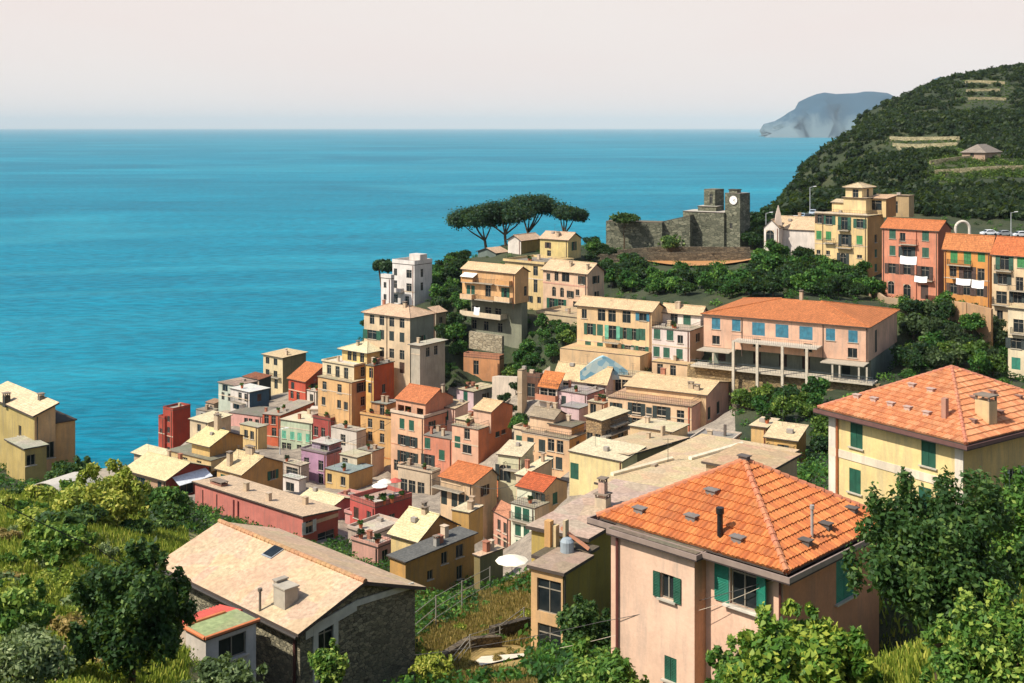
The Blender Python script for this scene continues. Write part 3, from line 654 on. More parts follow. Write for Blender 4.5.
v = H('palazzo', 'tall pale yellow palazzo with stepped roof rooms, tallest of the row by the wooded hill', 'house', 867.4, 216.5, 245, 814.7, 884, 277, 42, '#e6cb88', ('flat', dict(oh=0.3, col='#d6bd92', kind='slab')),
      [('L', [819.5], [219], 0.9, 1.6, 'o', 'N'), ('L', [829], [220], 1.3, 1.7, 'o', 'G'), ('L', [844.5], [223.5], 1.3, 2.4, 'o', 'G'), ('L', [860], [223.5], 1.3, 1.7, 'o', 'G'), ('L', [819, 828.5], [235], 1.1, 1.6, 'c', 'L'), ('L', [845], [240.5], 1.3, 2.3, 'o', 'D'), ('L', [859.5], [240], 1.2, 1.6, 'c', 'L'),
       ('L', [818.5, 828], [252], 0.8, 0.8, 'p', 'N'), ('L', [859.5], [256.5], 1.0, 0.6, 'p', 'N'), ('L', [843], [261], 1.2, 3.0, 'A', 'D'), ('L', [850], [273], 1.2, 2.2, 'd', 'N')], colR='#cf9e55')
v.balcony('L', 844.5, 230.5, 2.4, 0.8); v.balcony('L', 845, 248, 3.4, 0.9); v.balcony('L', 830, 243, 2.2, 0.8); v.downpipe('L', 822.8); v.downpipe('L', 865.5); v.rail(faces='L'); v.band('L', 214.5, 866, h=0.25)
w = add(v.root, 866, 198.5, 249, 843.5, 872, 216, 42, '#e6cf92', ('flat', dict(oh=0.35, col='#d8c29c', kind='slab')), [('L', [855.5], [195.5], 1.1, 1.8, 'p', 'D')], ground=False)
w2 = add(v.root, 862, 187.5, 250, 845.5, 873, 198, 42, '#e6cf92', ('hip', dict(rise=0.7, oh=0.5, col='#d8c29c')), [('L', [855.5], [195], 1.2, 2.2, 'p', 'D'), ('R', [868], [193], 1.0, 1.6, 'p', 'D')], ground=False)
w3 = add(v.root, 886, 199, 249, 868, 896, 216, 42, '#e0c586', ('sV', dict(rise=0.5, oh=0.4, col='#d8b28c')), [('L', [872], [205], 2.6, 1.9, 'p', 'D')], colR='#c48a48', ground=False)
w4 = add(v.root, 845, 203, 256, 832, 850, 216, 42, '#e6cf92', ('sV', dict(rise=0.5, oh=0.3, col='#d8c29c')), [('L', [838.5], [206], 1.3, 1.5, 'p', 'D')], ground=False)
w5 = add(v.root, 909, 196, 262, 886, 914, 216, 42, '#b9a070', ('flat', dict(oh=0.2, col='#b59a78', kind='slab')), [('L', [893], [207], 2.0, 2.4, 'p', 'D')], ground=False)
v = H('row_house', 'tall salmon pink row house with orange roof, laundry and green shutters', 'house', 938, 231, 228, 882, 951, 303, 41, '#dd8f6a', ('gU', dict(ap=221.5, oh=0.3, col='#d98258', kind='tile')),
      [('L', [892.5], [234], 1.2, 1.7, 'c', 'G'), ('L', [907.5], [236], 1.5, 2.4, 'o', 'G'), ('L', [925.5], [236], 1.2, 1.7, 'c', 'G'), ('L', [892.5], [250.5], 1.1, 1.7, 'c', 'G'), ('L', [907], [252], 1.5, 1.9, 'o', 'D'), ('L', [925.5], [252.5], 1.2, 1.7, 'c', 'G'),
       ('L', [892], [268.5], 1.3, 1.8, 'o', 'N'), ('L', [907], [269.5], 1.3, 1.8, 'o', 'N'), ('L', [925], [273], 1.4, 2.3, 'o', 'N'), ('L', [891], [287.5], 1.2, 2.3, 'a', 'D'), ('L', [907], [291.5], 1.3, 2.5, 'a', 'L'), ('L', [924.5], [292], 1.3, 2.5, 'd', 'N')], colR='#b06a4c')
v.balcony('L', 909, 244.5, 3.4, 0.9); v.balcony('L', 925, 280.5, 3.4, 0.9); v.downpipe('L', 916.5, '#8a4a38'); v.downpipe('L', 883.5)
v = H('row_house', 'orange ochre row house with arched roof hoop behind it and white sheets on its balcony', 'house', 990, 250.5, 217, 944, 997, 312, 43, '#e09a3e', ('gU', dict(ap=237, oh=0.35, col='#db8a5e', kind='tile')),
      [('L', [954, 967.5], [256], 1.2, 2.4, 'c', 'L'), ('L', [981.5], [256.5], 1.2, 1.8, 'c', 'L'), ('L', [953], [271], 1.2, 1.9, 'p', 'N'), ('L', [967.5], [273.5], 1.4, 2.3, 'o', 'N'), ('L', [981], [274.5], 1.2, 2.0, 'p', 'G'),
       ('L', [953.5, 966.5, 980], [288.5], 1.2, 1.8, 'o', 'N')])
v.balcony('L', 966, 279, 5.2, 0.9); v.balcony('L', 960, 265.5, 4.4, 0.7); v.downpipe('L', 945.5, '#7a3f30'); v.downpipe('L', 989)
v = H('row_house', 'cream row house with red tile roof, last of the upper row at the right', 'house', 1040, 257, 209, 992, 1052, 338, 43, '#e6cd9e', ('gU', dict(ap=240, oh=0.3, col='#d97c54', kind='tile')),
      [('L', [1004.5], [262.5], 1.4, 2.4, 'o', 'G'), ('L', [1021], [262.5], 1.2, 1.7, 'c', 'L'), ('L', [1002.5], [279], 1.4, 1.7, 'o', 'D'), ('L', [1019.5], [284], 1.2, 2.2, 'p', 'N'), ('L', [1001.5], [297.5], 1.7, 2.0, 'p', 'M'), ('L', [1017.5], [297.5], 1.3, 1.8, 'o', 'D')])
v.balcony('L', 1004, 271, 3.0, 0.8); v.balcony('L', 1019, 291, 3.4, 0.9); v.balcony('L', 1002, 305, 3.0, 0.9)
v = H('house', 'cream house with teal shutters at the right edge, lower than the row above it', 'house', 1050, 312, 196, 1008, 1062, 392, 42, '#e8dcb4', ('flat', dict(oh=0.3, col='#d6bd92', kind='slab')),
      [('L', [1018.5], [326], 1.5, 2.0, 'p', 'T'), ('L', [1016], [343.5], 1.5, 1.6, 'o', 'D'), ('L', [1016], [363.5], 1.3, 1.8, 'c', 'T')]); v.balcony('L', 1019, 334, 2.4, 0.8)

# ---- yellow cluster and its neighbours on the sea side
v = H('tower_house', 'square cream tower house with shed roof standing beside the sea', 'house', 282.7, 358, 298, 263.3, 306, 396, 40, '#dccb98', ('sV', dict(rise=0.3, oh=0.45, col='#dfc69a')),
      [('L', [267.5, 275.5], [360.5, 372.5], 1.3, 1.5, 'p', 'D'), ('L', [276], [384], 1.2, 2.2, 'p', 'D')], colR='#a0946a'); v.balcony('L', 275.5, 377, 4.2, 1.0)
v = H('house', 'orange red house with terracotta shed roof between the cream tower house and the yellow block', 'house', 305.5, 381.5, 276, 288.5, 323, 404, 40, '#cf5430', ('sV', dict(ap=366, oh=0.35, col='#d9845a', kind='tile')), [('L', [298, 292], [396], 1.0, 1.6, 'p', 'N')])
v = H('apartment_house', 'stepped yellow apartment block with white terraces and cream hip roof, tallest near the sea', 'house', 351.5, 383, 238, 318, 373, 418, 38, '#deb270', ('flat', dict(oh=0.15, col='#d2c09a', kind='slab')),
      [('L', [324.5, 339.5], [386], 1.1, 1.7, 'p', 'D'), ('L', [323.5, 339], [401], 1.0, 1.5, 'p', 'D'), ('R', [361.5, 363], [387], 1.2, 1.7, 'o', 'D'), ('R', [363], [401], 1.1, 1.6, 'p', 'D')]); v.rail(faces='L')
w = add(v.root, 354, 367, 240, 322.5, 371, 384, 38, '#e2d4a8', ('flat', dict(oh=0.15, col='#e0d8c4', kind='slab', par=0.35)), [('L', [329], [369.5], 1.1, 1.7, 'p', 'N'), ('L', [337.5, 346], [372.5], 1.1, 2.3, 'p', 'D'), ('R', [363], [371.5], 1.2, 1.7, 'p', 'D')], colR='#e6b95a', ground=False)
w = add(v.root, 367, 352, 242, 342, 393, 367, 38, '#e6cb78', ('pyr', dict(rise=1.3, oh=0.7, col='#e6dcb4')), [('L', [349.5, 354.5, 362], [355.5], 1.1, 1.8, 'p', 'N'), ('R', [376, 385.5, 390.5], [356], 0.9, 2.4, 'p', 'D')], ground=False)
w.chimney(358, 346, 0.5, 0.8)
v = H('house', 'narrow house with a bright orange side wall and open terrace attached to the yellow block', 'house', 373.5, 366.5, 236, 366, 394, 412, 38, '#e6b95a', ('flat', dict(oh=0.15, col='#8a8478', kind='slab')), [('L', [371], [373], 1.0, 1.8, 'p', 'N'), ('L', [370], [388], 1.0, 1.8, 'p', 'D')], colR='#cf5c26'); v.rail(faces='LR')
v = H('house', 'small teal grey terraced house with reddish roof edge, nearest the water in the upper cluster', 'house', 235, 386, 276, 218.5, 257, 410, 40, '#b7c4b0', ('flat', dict(oh=0.25, col='#b9a08c', kind='slab')), [('L', [223, 229.5], [396], 1.0, 1.6, 'p', 'D'), ('L', [225], [388], 1.8, 1.4, 'p', 'M')], colR='#4b6664'); v.rail(faces='L')
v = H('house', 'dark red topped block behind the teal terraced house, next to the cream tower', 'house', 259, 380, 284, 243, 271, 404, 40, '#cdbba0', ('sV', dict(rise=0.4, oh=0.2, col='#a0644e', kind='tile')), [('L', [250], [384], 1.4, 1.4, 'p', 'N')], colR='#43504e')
v = H('house', 'white topped house with a deep blue side wall and balcony terrace', 'house', 249.5, 392.5, 264, 230.5, 269, 416, 40, '#dcd6ca', ('flat', dict(oh=0.3, col='#e3e0d8', kind='slab')), [('L', [240, 246], [396.5], 1.1, 1.6, 'p', 'N'), ('L', [236], [405.5], 2.0, 1.5, 'p', 'D'), ('L', [244], [405.5], 1.2, 1.5, 'p', 'D')], colR='#3f6880'); v.balcony('L', 240, 402.5, 4.2, 1.2)
v = H('house', 'low pink terrace house under the white topped blue sided house', 'house', 262, 417, 256, 229, 284, 431, 26, '#dfa79a', ('flat', dict(oh=0.1, col='#8b8578', kind='slab')), [('L', [246, 250.5, 257], [421.5], 0.9, 1.4, 'p', 'N')])
v = H('shed', 'small stepped grey boat shed on the rocks beside the dark red tower', 'shed', 208, 412, 290, 196, 219, 424, 36, '#a9aaa2', ('flat', dict(oh=0.1, col='#b5a58e', kind='slab')), [('L', [203], [417], 1.4, 1.6, 'p', 'D')])
v = H('shed', 'tiny brown roofed hut at the waterside by the stepped grey shed', 'shed', 214, 404, 300, 206, 222, 415, 36, '#b09a7c', ('sV', dict(rise=0.4, oh=0.2, col='#a8876a')), [('L', [210], [408.5], 1.2, 1.4, 'p', 'N')])
v = H('house', 'low house with long pale roof stacked behind the cream chalet', 'house', 208, 423, 245, 190, 231, 437, 36, '#d8c49a', ('sV', dict(rise=0.4, oh=0.3, col='#e6d9b0')), [('L', [199], [428], 1.0, 1.4, 'p', 'N')])
v = H('tower_house', 'dark brick red tower rising straight beside the sea', 'tower', 173, 411, 285, 163, 190.5, 463, 36, '#b5452c', ('flat', dict(oh=0.0, col='#b5aca0', kind='slab', par=0.5)), [('L', [168.5], [419, 430, 440, 450], 0.9, 1.3, 'p', 'D')], colR='#a5351c', par='#b5452c')
w = add(v.root, 164.5, 419, 286, 158.5, 171, 463, 36, '#b5452c', ('flat', dict(oh=0.0, col='#b5aca0', kind='slab', par=0.5)), [('L', [161], [431], 0.7, 1.1, 'p', 'D')], par='#b5452c')
v = H('chalet', 'cream yellow chalet with wide overhanging gable roof and tall chimney', 'house', 209.8, 445, 215, 191.8, 243, 460, 36, '#e0bd6c', ('gU', dict(ap=432, oh=0.75, col='#e6d79c', t=0.18)), [('L', [203.5], [446.5], 1.9, 2.0, 'p', 'N')], colR='#cf9f4e'); v.chimney(193.5, 437, 1.0, 2.6, 0.9)
w = add(v.root, 211, 461, 213, 168, 246, 470, 36, '#c7b27c', ('flat', dict(oh=0.2, col='#8f8b76', kind='slab')), [('L', [199, 185], [464.5], 1.2, 1.2, 'p', 'D')], ground=False)
v = H('house', 'ochre gable house with cream roof and two chimneys between the chalet and the pink hall', 'house', 241.5, 474.5, 190, 217, 283, 500, 37, '#dcb46a', ('gU', dict(ap=457, oh=0.35, col='#e0c998')), [('R', [255.5], [472], 1.1, 1.6, 'p', 'N'), ('R', [256.5], [487], 0.9, 0.9, 'p', 'N')], colR='#cb9b50'); v.chimney(229.8, 466, 0.8, 2.0, 0.7); v.chimney(266, 457, 1.6, 1.0, 0.7); v.antenna(250, 465, 3)
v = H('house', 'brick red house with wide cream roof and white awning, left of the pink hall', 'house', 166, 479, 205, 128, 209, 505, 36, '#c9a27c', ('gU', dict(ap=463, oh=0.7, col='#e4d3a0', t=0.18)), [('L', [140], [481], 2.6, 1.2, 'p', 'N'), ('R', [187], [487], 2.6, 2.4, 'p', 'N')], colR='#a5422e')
ab = MB(); t0, z0 = v.hit('R', 188, 473)
ab.hexa([v.l(-0.02, t0-3.4, z0), v.l(-0.02, t0+3.8, z0), v.l(-2.0, t0+3.8, z0-1.1), v.l(-2.0, t0-3.4, z0-1.1)], [v.l(-0.02, t0-3.4, z0+.06), v.l(-0.02, t0+3.8, z0+.06), v.l(-2.0, t0+3.8, z0-1.04), v.l(-2.0, t0-3.4, z0-1.04)]); ab.build('awning', m_plain('#dfe3e6', 0.7), v.root)
w = add(v.root, 160, 459, 222, 134, 172, 470, 36, '#cbb28e', ('sV', dict(rise=0.6, oh=0.5, col='#e8d8ac')), [('L', [146], [464], 1.2, 1.4, 'p', 'N')], ground=False)
# ---- orange / mint / maroon group
v = H('house', 'burnt orange house with grey flat roof, end of the mint fronted row', 'house', 280.2, 416, 250, 262.6, 292, 448, 22, '#cf6236', ('flat', dict(oh=0.1, col='#b3a693', kind='slab')), [('L', [266.5, 273.5], [419.5], 1.0, 1.6, 'p', 'D'), ('L', [274], [432], 1.0, 1.6, 'p', 'D')], R=14)
v = H('row_house', 'long mint green fronted row house with white roof terrace', 'house', 311.7, 424, 244, 280.6, 334, 455, 28, '#bcd0ae', ('flat', dict(oh=0.2, col='#e2d3b2', kind='slab')),
      [('L', [283.5, 292, 298.5, 303.5, 308.5], [422], 1.0, 1.6, 'p', 'D'), ('L', [284, 292.3, 299.5, 308], [434.5], 1.0, 1.5, 'c', 'M'), ('L', [284, 289, 293, 299], [447], 1.0, 1.7, 'p', 'D')]); v.band('L', 428.5, 296)
b = MB(); b.box((0, 0, 0.9), (2.6, 2.2, 1.8)); b.box((0, 0, 1.9), (3.0, 2.6, 0.2)); b.build('roof_room', m_wall('#e0d6c4'), v.root, v.l(2.2, 5.0, v.z1+0.14))
v = H('house', 'maroon house with flat grey slate roof terrace behind the mint row', 'house', 330.5, 421, 240, 313, 351.5, 446, 36, '#a5473e', ('flat', dict(oh=0.1, col='#6f716a', kind='slab', par=0.4)), [('L', [316, 323], [431], 1.0, 1.7, 'p', 'D')], colR='#8a3a34', par='#8f4a40')
v = H('house', 'low white walled house with open terrace right of the maroon house', 'house', 356.5, 432, 232, 331, 366, 458, 36, '#cfcabb', ('flat', dict(oh=0.1, col='#cbc2b0', kind='slab')), [('L', [343, 348], [440], 1.2, 2.0, 'p', 'D'), ('L', [339], [449], 1.6, 1.6, 'p', 'D')])
v = H('house', 'lavender house with flat roof and pink side wall', 'house', 326.5, 455, 214, 301.3, 341.5, 486, 34, '#b98fae', ('flat', dict(oh=0.1, col='#b5ac9e', kind='slab', par=0.3)), [('L', [306.5, 320.8], [462.5, 475.5], 1.1, 1.6, 'p', 'D')], colR='#d28a86', par='#8c7f86')
w = add(v.root, 329, 445, 216, 312, 341, 455, 34, '#a998ac', ('flat', dict(oh=0.35, col='#cfc6ba', kind='slab')), [('L', [324], [450], 1.6, 1.5, 'p', 'D')], colR='#d28a86', ground=False)
v = H('house', 'small ochre house with curved side wall beside the shaded square', 'house', 349, 474, 206, 325.5, 372.5, 492, 36, '#d2b26a', ('flat', dict(oh=0.15, col='#93a09c', kind='slab')), [('L', [329.5, 343], [478], 1.0, 1.4, 'p', 'D'), ('L', [332, 342], [488.5], 1.2, 1.6, 'p', 'D')], colR='#cfa35a')
w = add(v.root, 357, 458, 211, 340, 371, 474, 36, '#c8bfa4', ('flat', dict(oh=0.2, col='#cbbf9e', kind='slab')), [('L', [345, 350.5], [463], 1.2, 1.6, 'p', 'D')], colR='#cfa35a', ground=False)
# ---- town centre, left of the main street
v = H('house', 'mustard yellow house with small turret room and roof terrace at the square', 'house', 391.5, 419.5, 232, 360.5, 400, 478, 32, '#d9ab62', ('flat', dict(oh=0.1, col='#c98a68', kind='slab', par=0.4)),
      [('L', [370, 382], [423, 436, 449], 1.0, 1.6, 'p', 'D'), ('L', [381], [451], 1.4, 1.6, 'c', 'D'), ('L', [364.5, 375], [462], 1.0, 1.6, 'p', 'D'), ('L', [380], [470], 1.2, 2.2, 'd', 'N')]); v.band('L', 457, 380, col='#d98a3c')
w = add(v.root, 386.5, 404.5, 234, 372, 398, 419.5, 32, '#d29a5c', ('flat', dict(oh=0.3, col='#9c9c92', kind='slab')), [('L', [382], [410], 1.0, 1.8, 'p', 'D')], ground=False)
v = H('house', 'tall pink and cream house with orange red roof over an open loggia', 'house', 424, 419, 218, 391, 455, 492, 37, '#e6b78c', ('flat', dict(oh=0.1, col='#d8cbb4', kind='slab', par=0.5)),
      [('L', [402, 411.5], [423.5], 1.1, 1.7, 'c', 'G'), ('L', [403, 412.5], [440], 1.1, 1.7, 'o', 'D'), ('L', [403, 412.5], [456.5], 1.2, 1.9, 'o', 'D'), ('L', [396], [465], 1.0, 1.8, 'p', 'N')], colR='#dc9068', par='#e0cdb0')
w = add(v.root, 425.4, 404, 219, 396, 453, 419, 37, '#d8a27c', ('gU', dict(ap=389.5, oh=0.25, col='#d8825c', kind='tile')), [('L', [401, 408, 414, 420], [410.5], 1.4, 1.9, 'x', 'D')], colR='#dc9068', ground=False); w.chimney(443, 392, 0.5, 0.9); v.band('L', 447, 410, h=0.12, col='#c98a60')
v = H('house', 'narrow pink house with brick red strip in the shade of its taller neighbour', 'house', 452, 440, 208, 424, 462, 488, 32, '#d88a68', ('sV', dict(rise=0.3, oh=0.1, col='#8f8a80')), [('L', [427], [443], 1.1, 1.7, 'c', 'G'), ('L', [441.8], [443, 455], 1.1, 1.6, 'c', 'G'), ('L', [428], [460], 1.3, 1.8, 'o', 'D')])
v = H('house', 'orange gabled corner house with a planted roof terrace and pink front', 'house', 478.3, 430, 200, 452, 512, 463, 36, '#e3b08c', ('flat', dict(oh=0.15, col='#bfae92', kind='slab')), [('L', [457.5], [442], 1.1, 1.8, 'c', 'G'), ('L', [467], [434], 1.1, 1.6, 'p', 'D'), ('L', [467], [448.5], 1.7, 1.5, 'p', 'D'), ('R', [497.5], [431.5], 1.0, 1.6, 'c', 'D'), ('R', [503.5], [428.5], 1.0, 1.6, 'c', 'N')], colR='#d57c48'); v.rail(faces='L')
w = add(v.root, 491, 412, 202, 473.5, 512.5, 432, 36, '#dcb494', ('gU', dict(ap=402, oh=0.25, col='#e0bf90')), [('L', [477.5, 485.5], [415], 1.0, 2.0, 'p', 'D')], colR='#d57c48', ground=False)
w = add(v.root, 467, 421, 203, 456, 480, 431, 36, '#d8c09c', ('flat', dict(oh=0.2, col='#e2d2a4', kind='slab')), [], ground=False, R=5)
v = H('house', 'lavender white house with a long narrow cream roof pointing uphill', 'house', 473.5, 392, 233, 456.5, 497, 412, 40, '#d9c0c4', ('flat', dict(oh=0.2, col='#dccda6', kind='slab')), [('L', [465.5], [396], 1.0, 1.7, 'c', 'G'), ('L', [460], [408], 1.0, 1.6, 'p', 'D')], colR='#a5a09c')  # grey right wall colour stands for the shaded side
v = H('ruined_house', 'roofless orange walled ruin with a doorway above the lavender house', 'ruin', 499.5, 360, 243, 463.5, 504, 377, 24, '#d0935c', ('flat', dict(oh=0.0, col='#7a7a50', kind='slab', par=0.7)), [('L', [476], [367.5], 1.1, 2.6, 'p', 'N')], par='#c98a64')
# retaining wall and stair wall left of the ruin
# ---- the central valley
v = H('house', 'cream house with bright orange red roof and long balcony above the street', 'house', 472.3, 484, 170, 440.5, 497, 515, 38, '#dfc296', ('gU', dict(ap=469, oh=0.35, col='#da8054', kind='tile', ratio=0.75)),
      [('L', [447.5], [478], 1.7, 2.0, 'p', 'G'), ('L', [455, 459.5], [483.5], 1.1, 2.3, 'p', 'N'), ('L', [444, 449, 454.5, 461.5, 469], [497], 1.0, 1.9, 'c', 'D')], colR='#dcc79c'); v.balcony('L', 450, 488.5, 5.4, 1.1)
v = H('house', 'pink red house with a broad pinkish roof terrace full of tables and parasols', 'house', 375, 508.5, 170, 350, 412, 537, 44, '#c9554a', ('flat', dict(oh=0.0, col='#c3a08e', kind='slab', par=0.6)), [('R', [392], [520], 1.0, 1.6, 'p', 'N')], colR='#a93c34', par='#c0685a')
TERR = v
v = H('house', 'coral pink house under a folded cream roof beside the long pink hall', 'house', 334, 504.5, 175, 303, 351, 520, 38, '#d98a80', ('gU', dict(ap=498, oh=0.45, col='#e8d9ac')), [('L', [325], [508], 1.4, 1.2, 'p', 'N')], colR='#d98078')
w = add(v.root, 366, 519, 172, 345, 378, 532, 38, '#d99a92', ('flat', dict(oh=0.1, col='#a9aca0', kind='slab', par=0.4)), [], ground=False, R=6)
w = add(v.root, 372, 536, 160, 348, 385, 552, 38, '#cdb9a6', ('flat', dict(oh=0.1, col='#cfc1ac', kind='slab', par=0.4)), [], R=6)
v = H('hall', 'long pink hall with flat cream roof and brick red end wall', 'building', 303, 517, 160, 195, 345, 546, 40, '#cf7868', ('sV', dict(rise=-0.55, oh=0.35, col='#dfc2a0', t=0.2)), [('R', [309], [527], 1.1, 1.5, 'o', 'W'), ('R', [326], [540], 2.6, 2.2, 'p', 'D')], colR='#b8543a', R=6.2)
v.downpipe('L', 234, '#7a3a3a', 0.1); v.downpipe('L', 238.5, '#7a3a3a', 0.12); v.downpipe('L', 203); v.downpipe('L', 217); v.chimney(219, 486, 2.6, 0.5, 1.2, '#a0705c'); v.band('R', 520.5, 320, h=0.5, col='#dcb689')
v = H('house', 'pale yellow house with cream gable roof beside the slate roofed house', 'house', 417.5, 540.5, 132, 391, 457, 572, 38, '#e6cd84', ('gU', dict(ap=515.5, oh=0.35, col='#eadba8')), [('L', [408], [560], 0.9, 1.2, 'p', 'N')], colR='#c9964a'); v.chimney(425, 514, 0.6, 0.5); v.chimney(436, 512, 0.3, 0.8); v.downpipe('L', 416)
w = add(v.root, 469, 513.5, 142, 452, 483, 545, 30, '#c9a050', ('flat', dict(oh=0.1, col='#e0cfa8', kind='slab')), [], ground=False)
v = H('house', 'ochre house with grey slate roof and four small dark windows in the shade', 'house', 405.5, 562, 126, 390, 474.5, 606, 44, '#cf9f4c', ('sV', dict(rise=0.5, oh=0.3, col='#6d6e6c')), [('R', [444.3], [558], 0.9, 1.3, 'p', 'N'), ('R', [459.5], [551], 1.1, 1.4, 'p', 'D'), ('R', [459.5], [572.5], 0.9, 1.5, 'p', 'D'), ('R', [430], [575], 0.8, 1.0, 'p', 'D')], colR='#c69643')
v.chimney(436.5, 547, 0.5, 0.9, 0.5, '#a3a39a')
w = add(v.root, 480, 557, 128, 474, 503, 590, 44, '#8f8250', ('flat', dict(oh=0.15, col='#dcc09c', kind='slab')), [], colR='#6f7450')
v = H('row_house', 'slim coral pink street house left of the mint fronted house', 'house', 493, 512, 176, 482, 508, 552, 60, '#d88a72', ('flat', dict(oh=0.1, col='#b0806a', kind='slab')), [('L', [487], [519, 533], 0.8, 1.4, 'p', 'N'), ('R', [498, 504], [518, 532], 0.9, 1.5, 'c', 'N')], colR='#e09c86')
v = H('row_house', 'peach pink street house with a small terracotta lean-to roof next to the mint house', 'house', 509.5, 519, 168, 493, 517, 556, 58, '#e0a488', ('sV', dict(rise=1.0, oh=0.15, col='#c98a6a')), [('L', [499, 505], [525, 540], 0.8, 1.4, 'p', 'N')], colR='#cf9070')
v = H('lean_to', 'terracotta lean-to roof house behind the coral street houses', 'house', 505, 499.5, 178, 489, 514, 515, 50, '#cf8a70', ('sV', dict(rise=2.0, oh=0.2, col='#c9724e', kind='tile')), [])
v = H('house', 'white and green trimmed house with a cream roof and arched doorway below the peach apartments', 'house', 521, 457, 174, 498, 533, 486, 26, '#dfe0b4', ('sV', dict(rise=0.9, oh=0.25, col='#dfcfac')), [('L', [503.8], [458.5], 1.3, 1.6, 'c', 'L'), ('L', [503], [473], 1.1, 2.2, 'A', 'D'), ('L', [516], [463], 1.8, 1.9, 'p', 'N')]); v.balcony('L', 515, 469.5, 3.0, 1.0)
v = H('house', 'mint white house with red tile roof, green shutters and a busy balcony', 'house', 542.8, 492, 165, 517, 567, 556, 38, '#dfe8c8', ('gU', dict(ap=478.5, oh=0.25, col='#d06a48', kind='tile')), [('L', [527.5], [494], 1.0, 1.9, 'c', 'G'), ('L', [538.5], [498], 1.0, 1.3, 'o', 'D')], colR='#cfb07c')
w = add(v.root, 534.5, 509, 162, 511, 549, 560, 38, '#dfe8cc', ('flat', dict(oh=0.1, col='#b5a890', kind='slab')), [('L', [518, 526], [513.5], 1.0, 1.7, 'c', 'G'), ('L', [518, 526.5], [530], 0.9, 1.4, 'c', 'G'), ('L', [519, 527], [546], 0.9, 1.4, 'c', 'G')], colR='#dcc59c'); w.rail(); w.balcony('L', 523, 521, 4, 0.6)
v = H('house', 'low cream roofed building tucked behind the red roofed mint house', 'house', 524, 476, 170, 516, 552, 486, 36, '#d9c9a2', ('sV', dict(rise=0.8, oh=0.2, col='#eee0b8')), [])
# peach apartments
v = H('apartment_house', 'tall peach apartment house with two stepped grey brown roofs in the town centre', 'house', 569.3, 440, 184, 522, 586, 492, 35, '#e4bb88', ('flat', dict(oh=0.1, col='#b3a184', kind='slab')),
      [('L', [530.5, 542], [443.5, 460.5], 1.1, 1.7, 'c', 'D'), ('L', [551, 560], [445], 1.1, 1.7, 'p', 'D'), ('L', [550, 559], [461.5], 1.1, 1.7, 'c', 'D'), ('L', [530, 541, 550, 559.5], [478], 1.1, 1.7, 'c', 'D')], colR='#cf9440'); v.band('L', 437, 550)
w = add(v.root, 553.5, 419, 188, 530, 566, 440, 35, '#e2c298', ('gU', dict(rise=0.9, oh=0.3, col='#a89880')), [('L', [540.5], [423.5], 1.1, 2.3, 'o', 'W')], ground=False)
w = add(v.root, 571.5, 427.5, 186, 549.5, 584, 440, 35, '#e2b990', ('flat', dict(oh=0.3, col='#857c68', kind='slab')), [('L', [552], [428.5], 1.3, 2.2, 'p', 'D'), ('L', [563], [432], 1.3, 2.4, 'p', 'D')], colR='#cf9440', ground=False); w.balcony('L', 560, 438.5, 4.6, 0.9)
v = H('house', 'pink lavender terraced house with flat awning roofs behind the peach apartments', 'house', 587, 395, 199, 556, 604, 432, 36, '#d9bdbd', ('flat', dict(oh=0.15, col='#b9aca4', kind='slab')), [('L', [565, 573], [415], 1.1, 1.9, 'p', 'N'), ('L', [580.5], [413.5], 1.2, 2.2, 'p', 'D'), ('L', [583], [401], 1.0, 1.9, 'p', 'D')], colR='#cf8f84'); v.rail()
w = add(v.root, 579, 409, 194, 561, 590, 430, 36, '#d9bdbd', ('flat', dict(oh=0.15, col='#a8a29c', kind='slab')), [('L', [565, 574], [412.5], 1.0, 1.8, 'p', 'N')], ground=False)
v = H('house', 'long low house with wide cream roof above the pink lavender terraces', 'house', 606, 383, 204, 555, 616, 400, 30, '#ddd0c2', ('gU', dict(rise=2.2, oh=0.4, col='#dfc294')), [('L', [565.5, 576], [388], 2.0, 1.7, 'p', 'D'), ('L', [592, 599], [388.5], 1.8, 1.4, 'p', 'N')])
v = H('house', 'small white cottage with bright orange roof left of the long cream roof', 'house', 557, 388, 202, 539.5, 563, 408, 32, '#e2d6c2', ('sV', dict(rise=1.8, oh=0.3, col='#e08856', kind='tile')), [('L', [543, 552], [394.5], 1.3, 2.0, 'p', 'D')]); v.rail(faces='L'); v.balcony('L', 548, 400, 4.0, 1.0, solid='#d9926a')
v = H('ruined_tower', 'slender pale stone chimney wall of a ruined house left of the orange roofed cottage', 'ruin', 522, 371, 212, 517.5, 527, 404, 32, '#c9b490', ('flat', dict(oh=0.0, col='#b0a080', kind='slab')), [])
v = H('ruined_house', 'dark burnt looking brown walled ruin beside the pale slender wall', 'ruin', 540, 378, 216, 526, 543, 402, 28, '#6b4c3a', ('flat', dict(oh=0.0, col='#5a4436', kind='slab', par=0.5)), [('L', [531], [390], 1.4, 2.2, 'p', 'D')], par='#7a5a48')
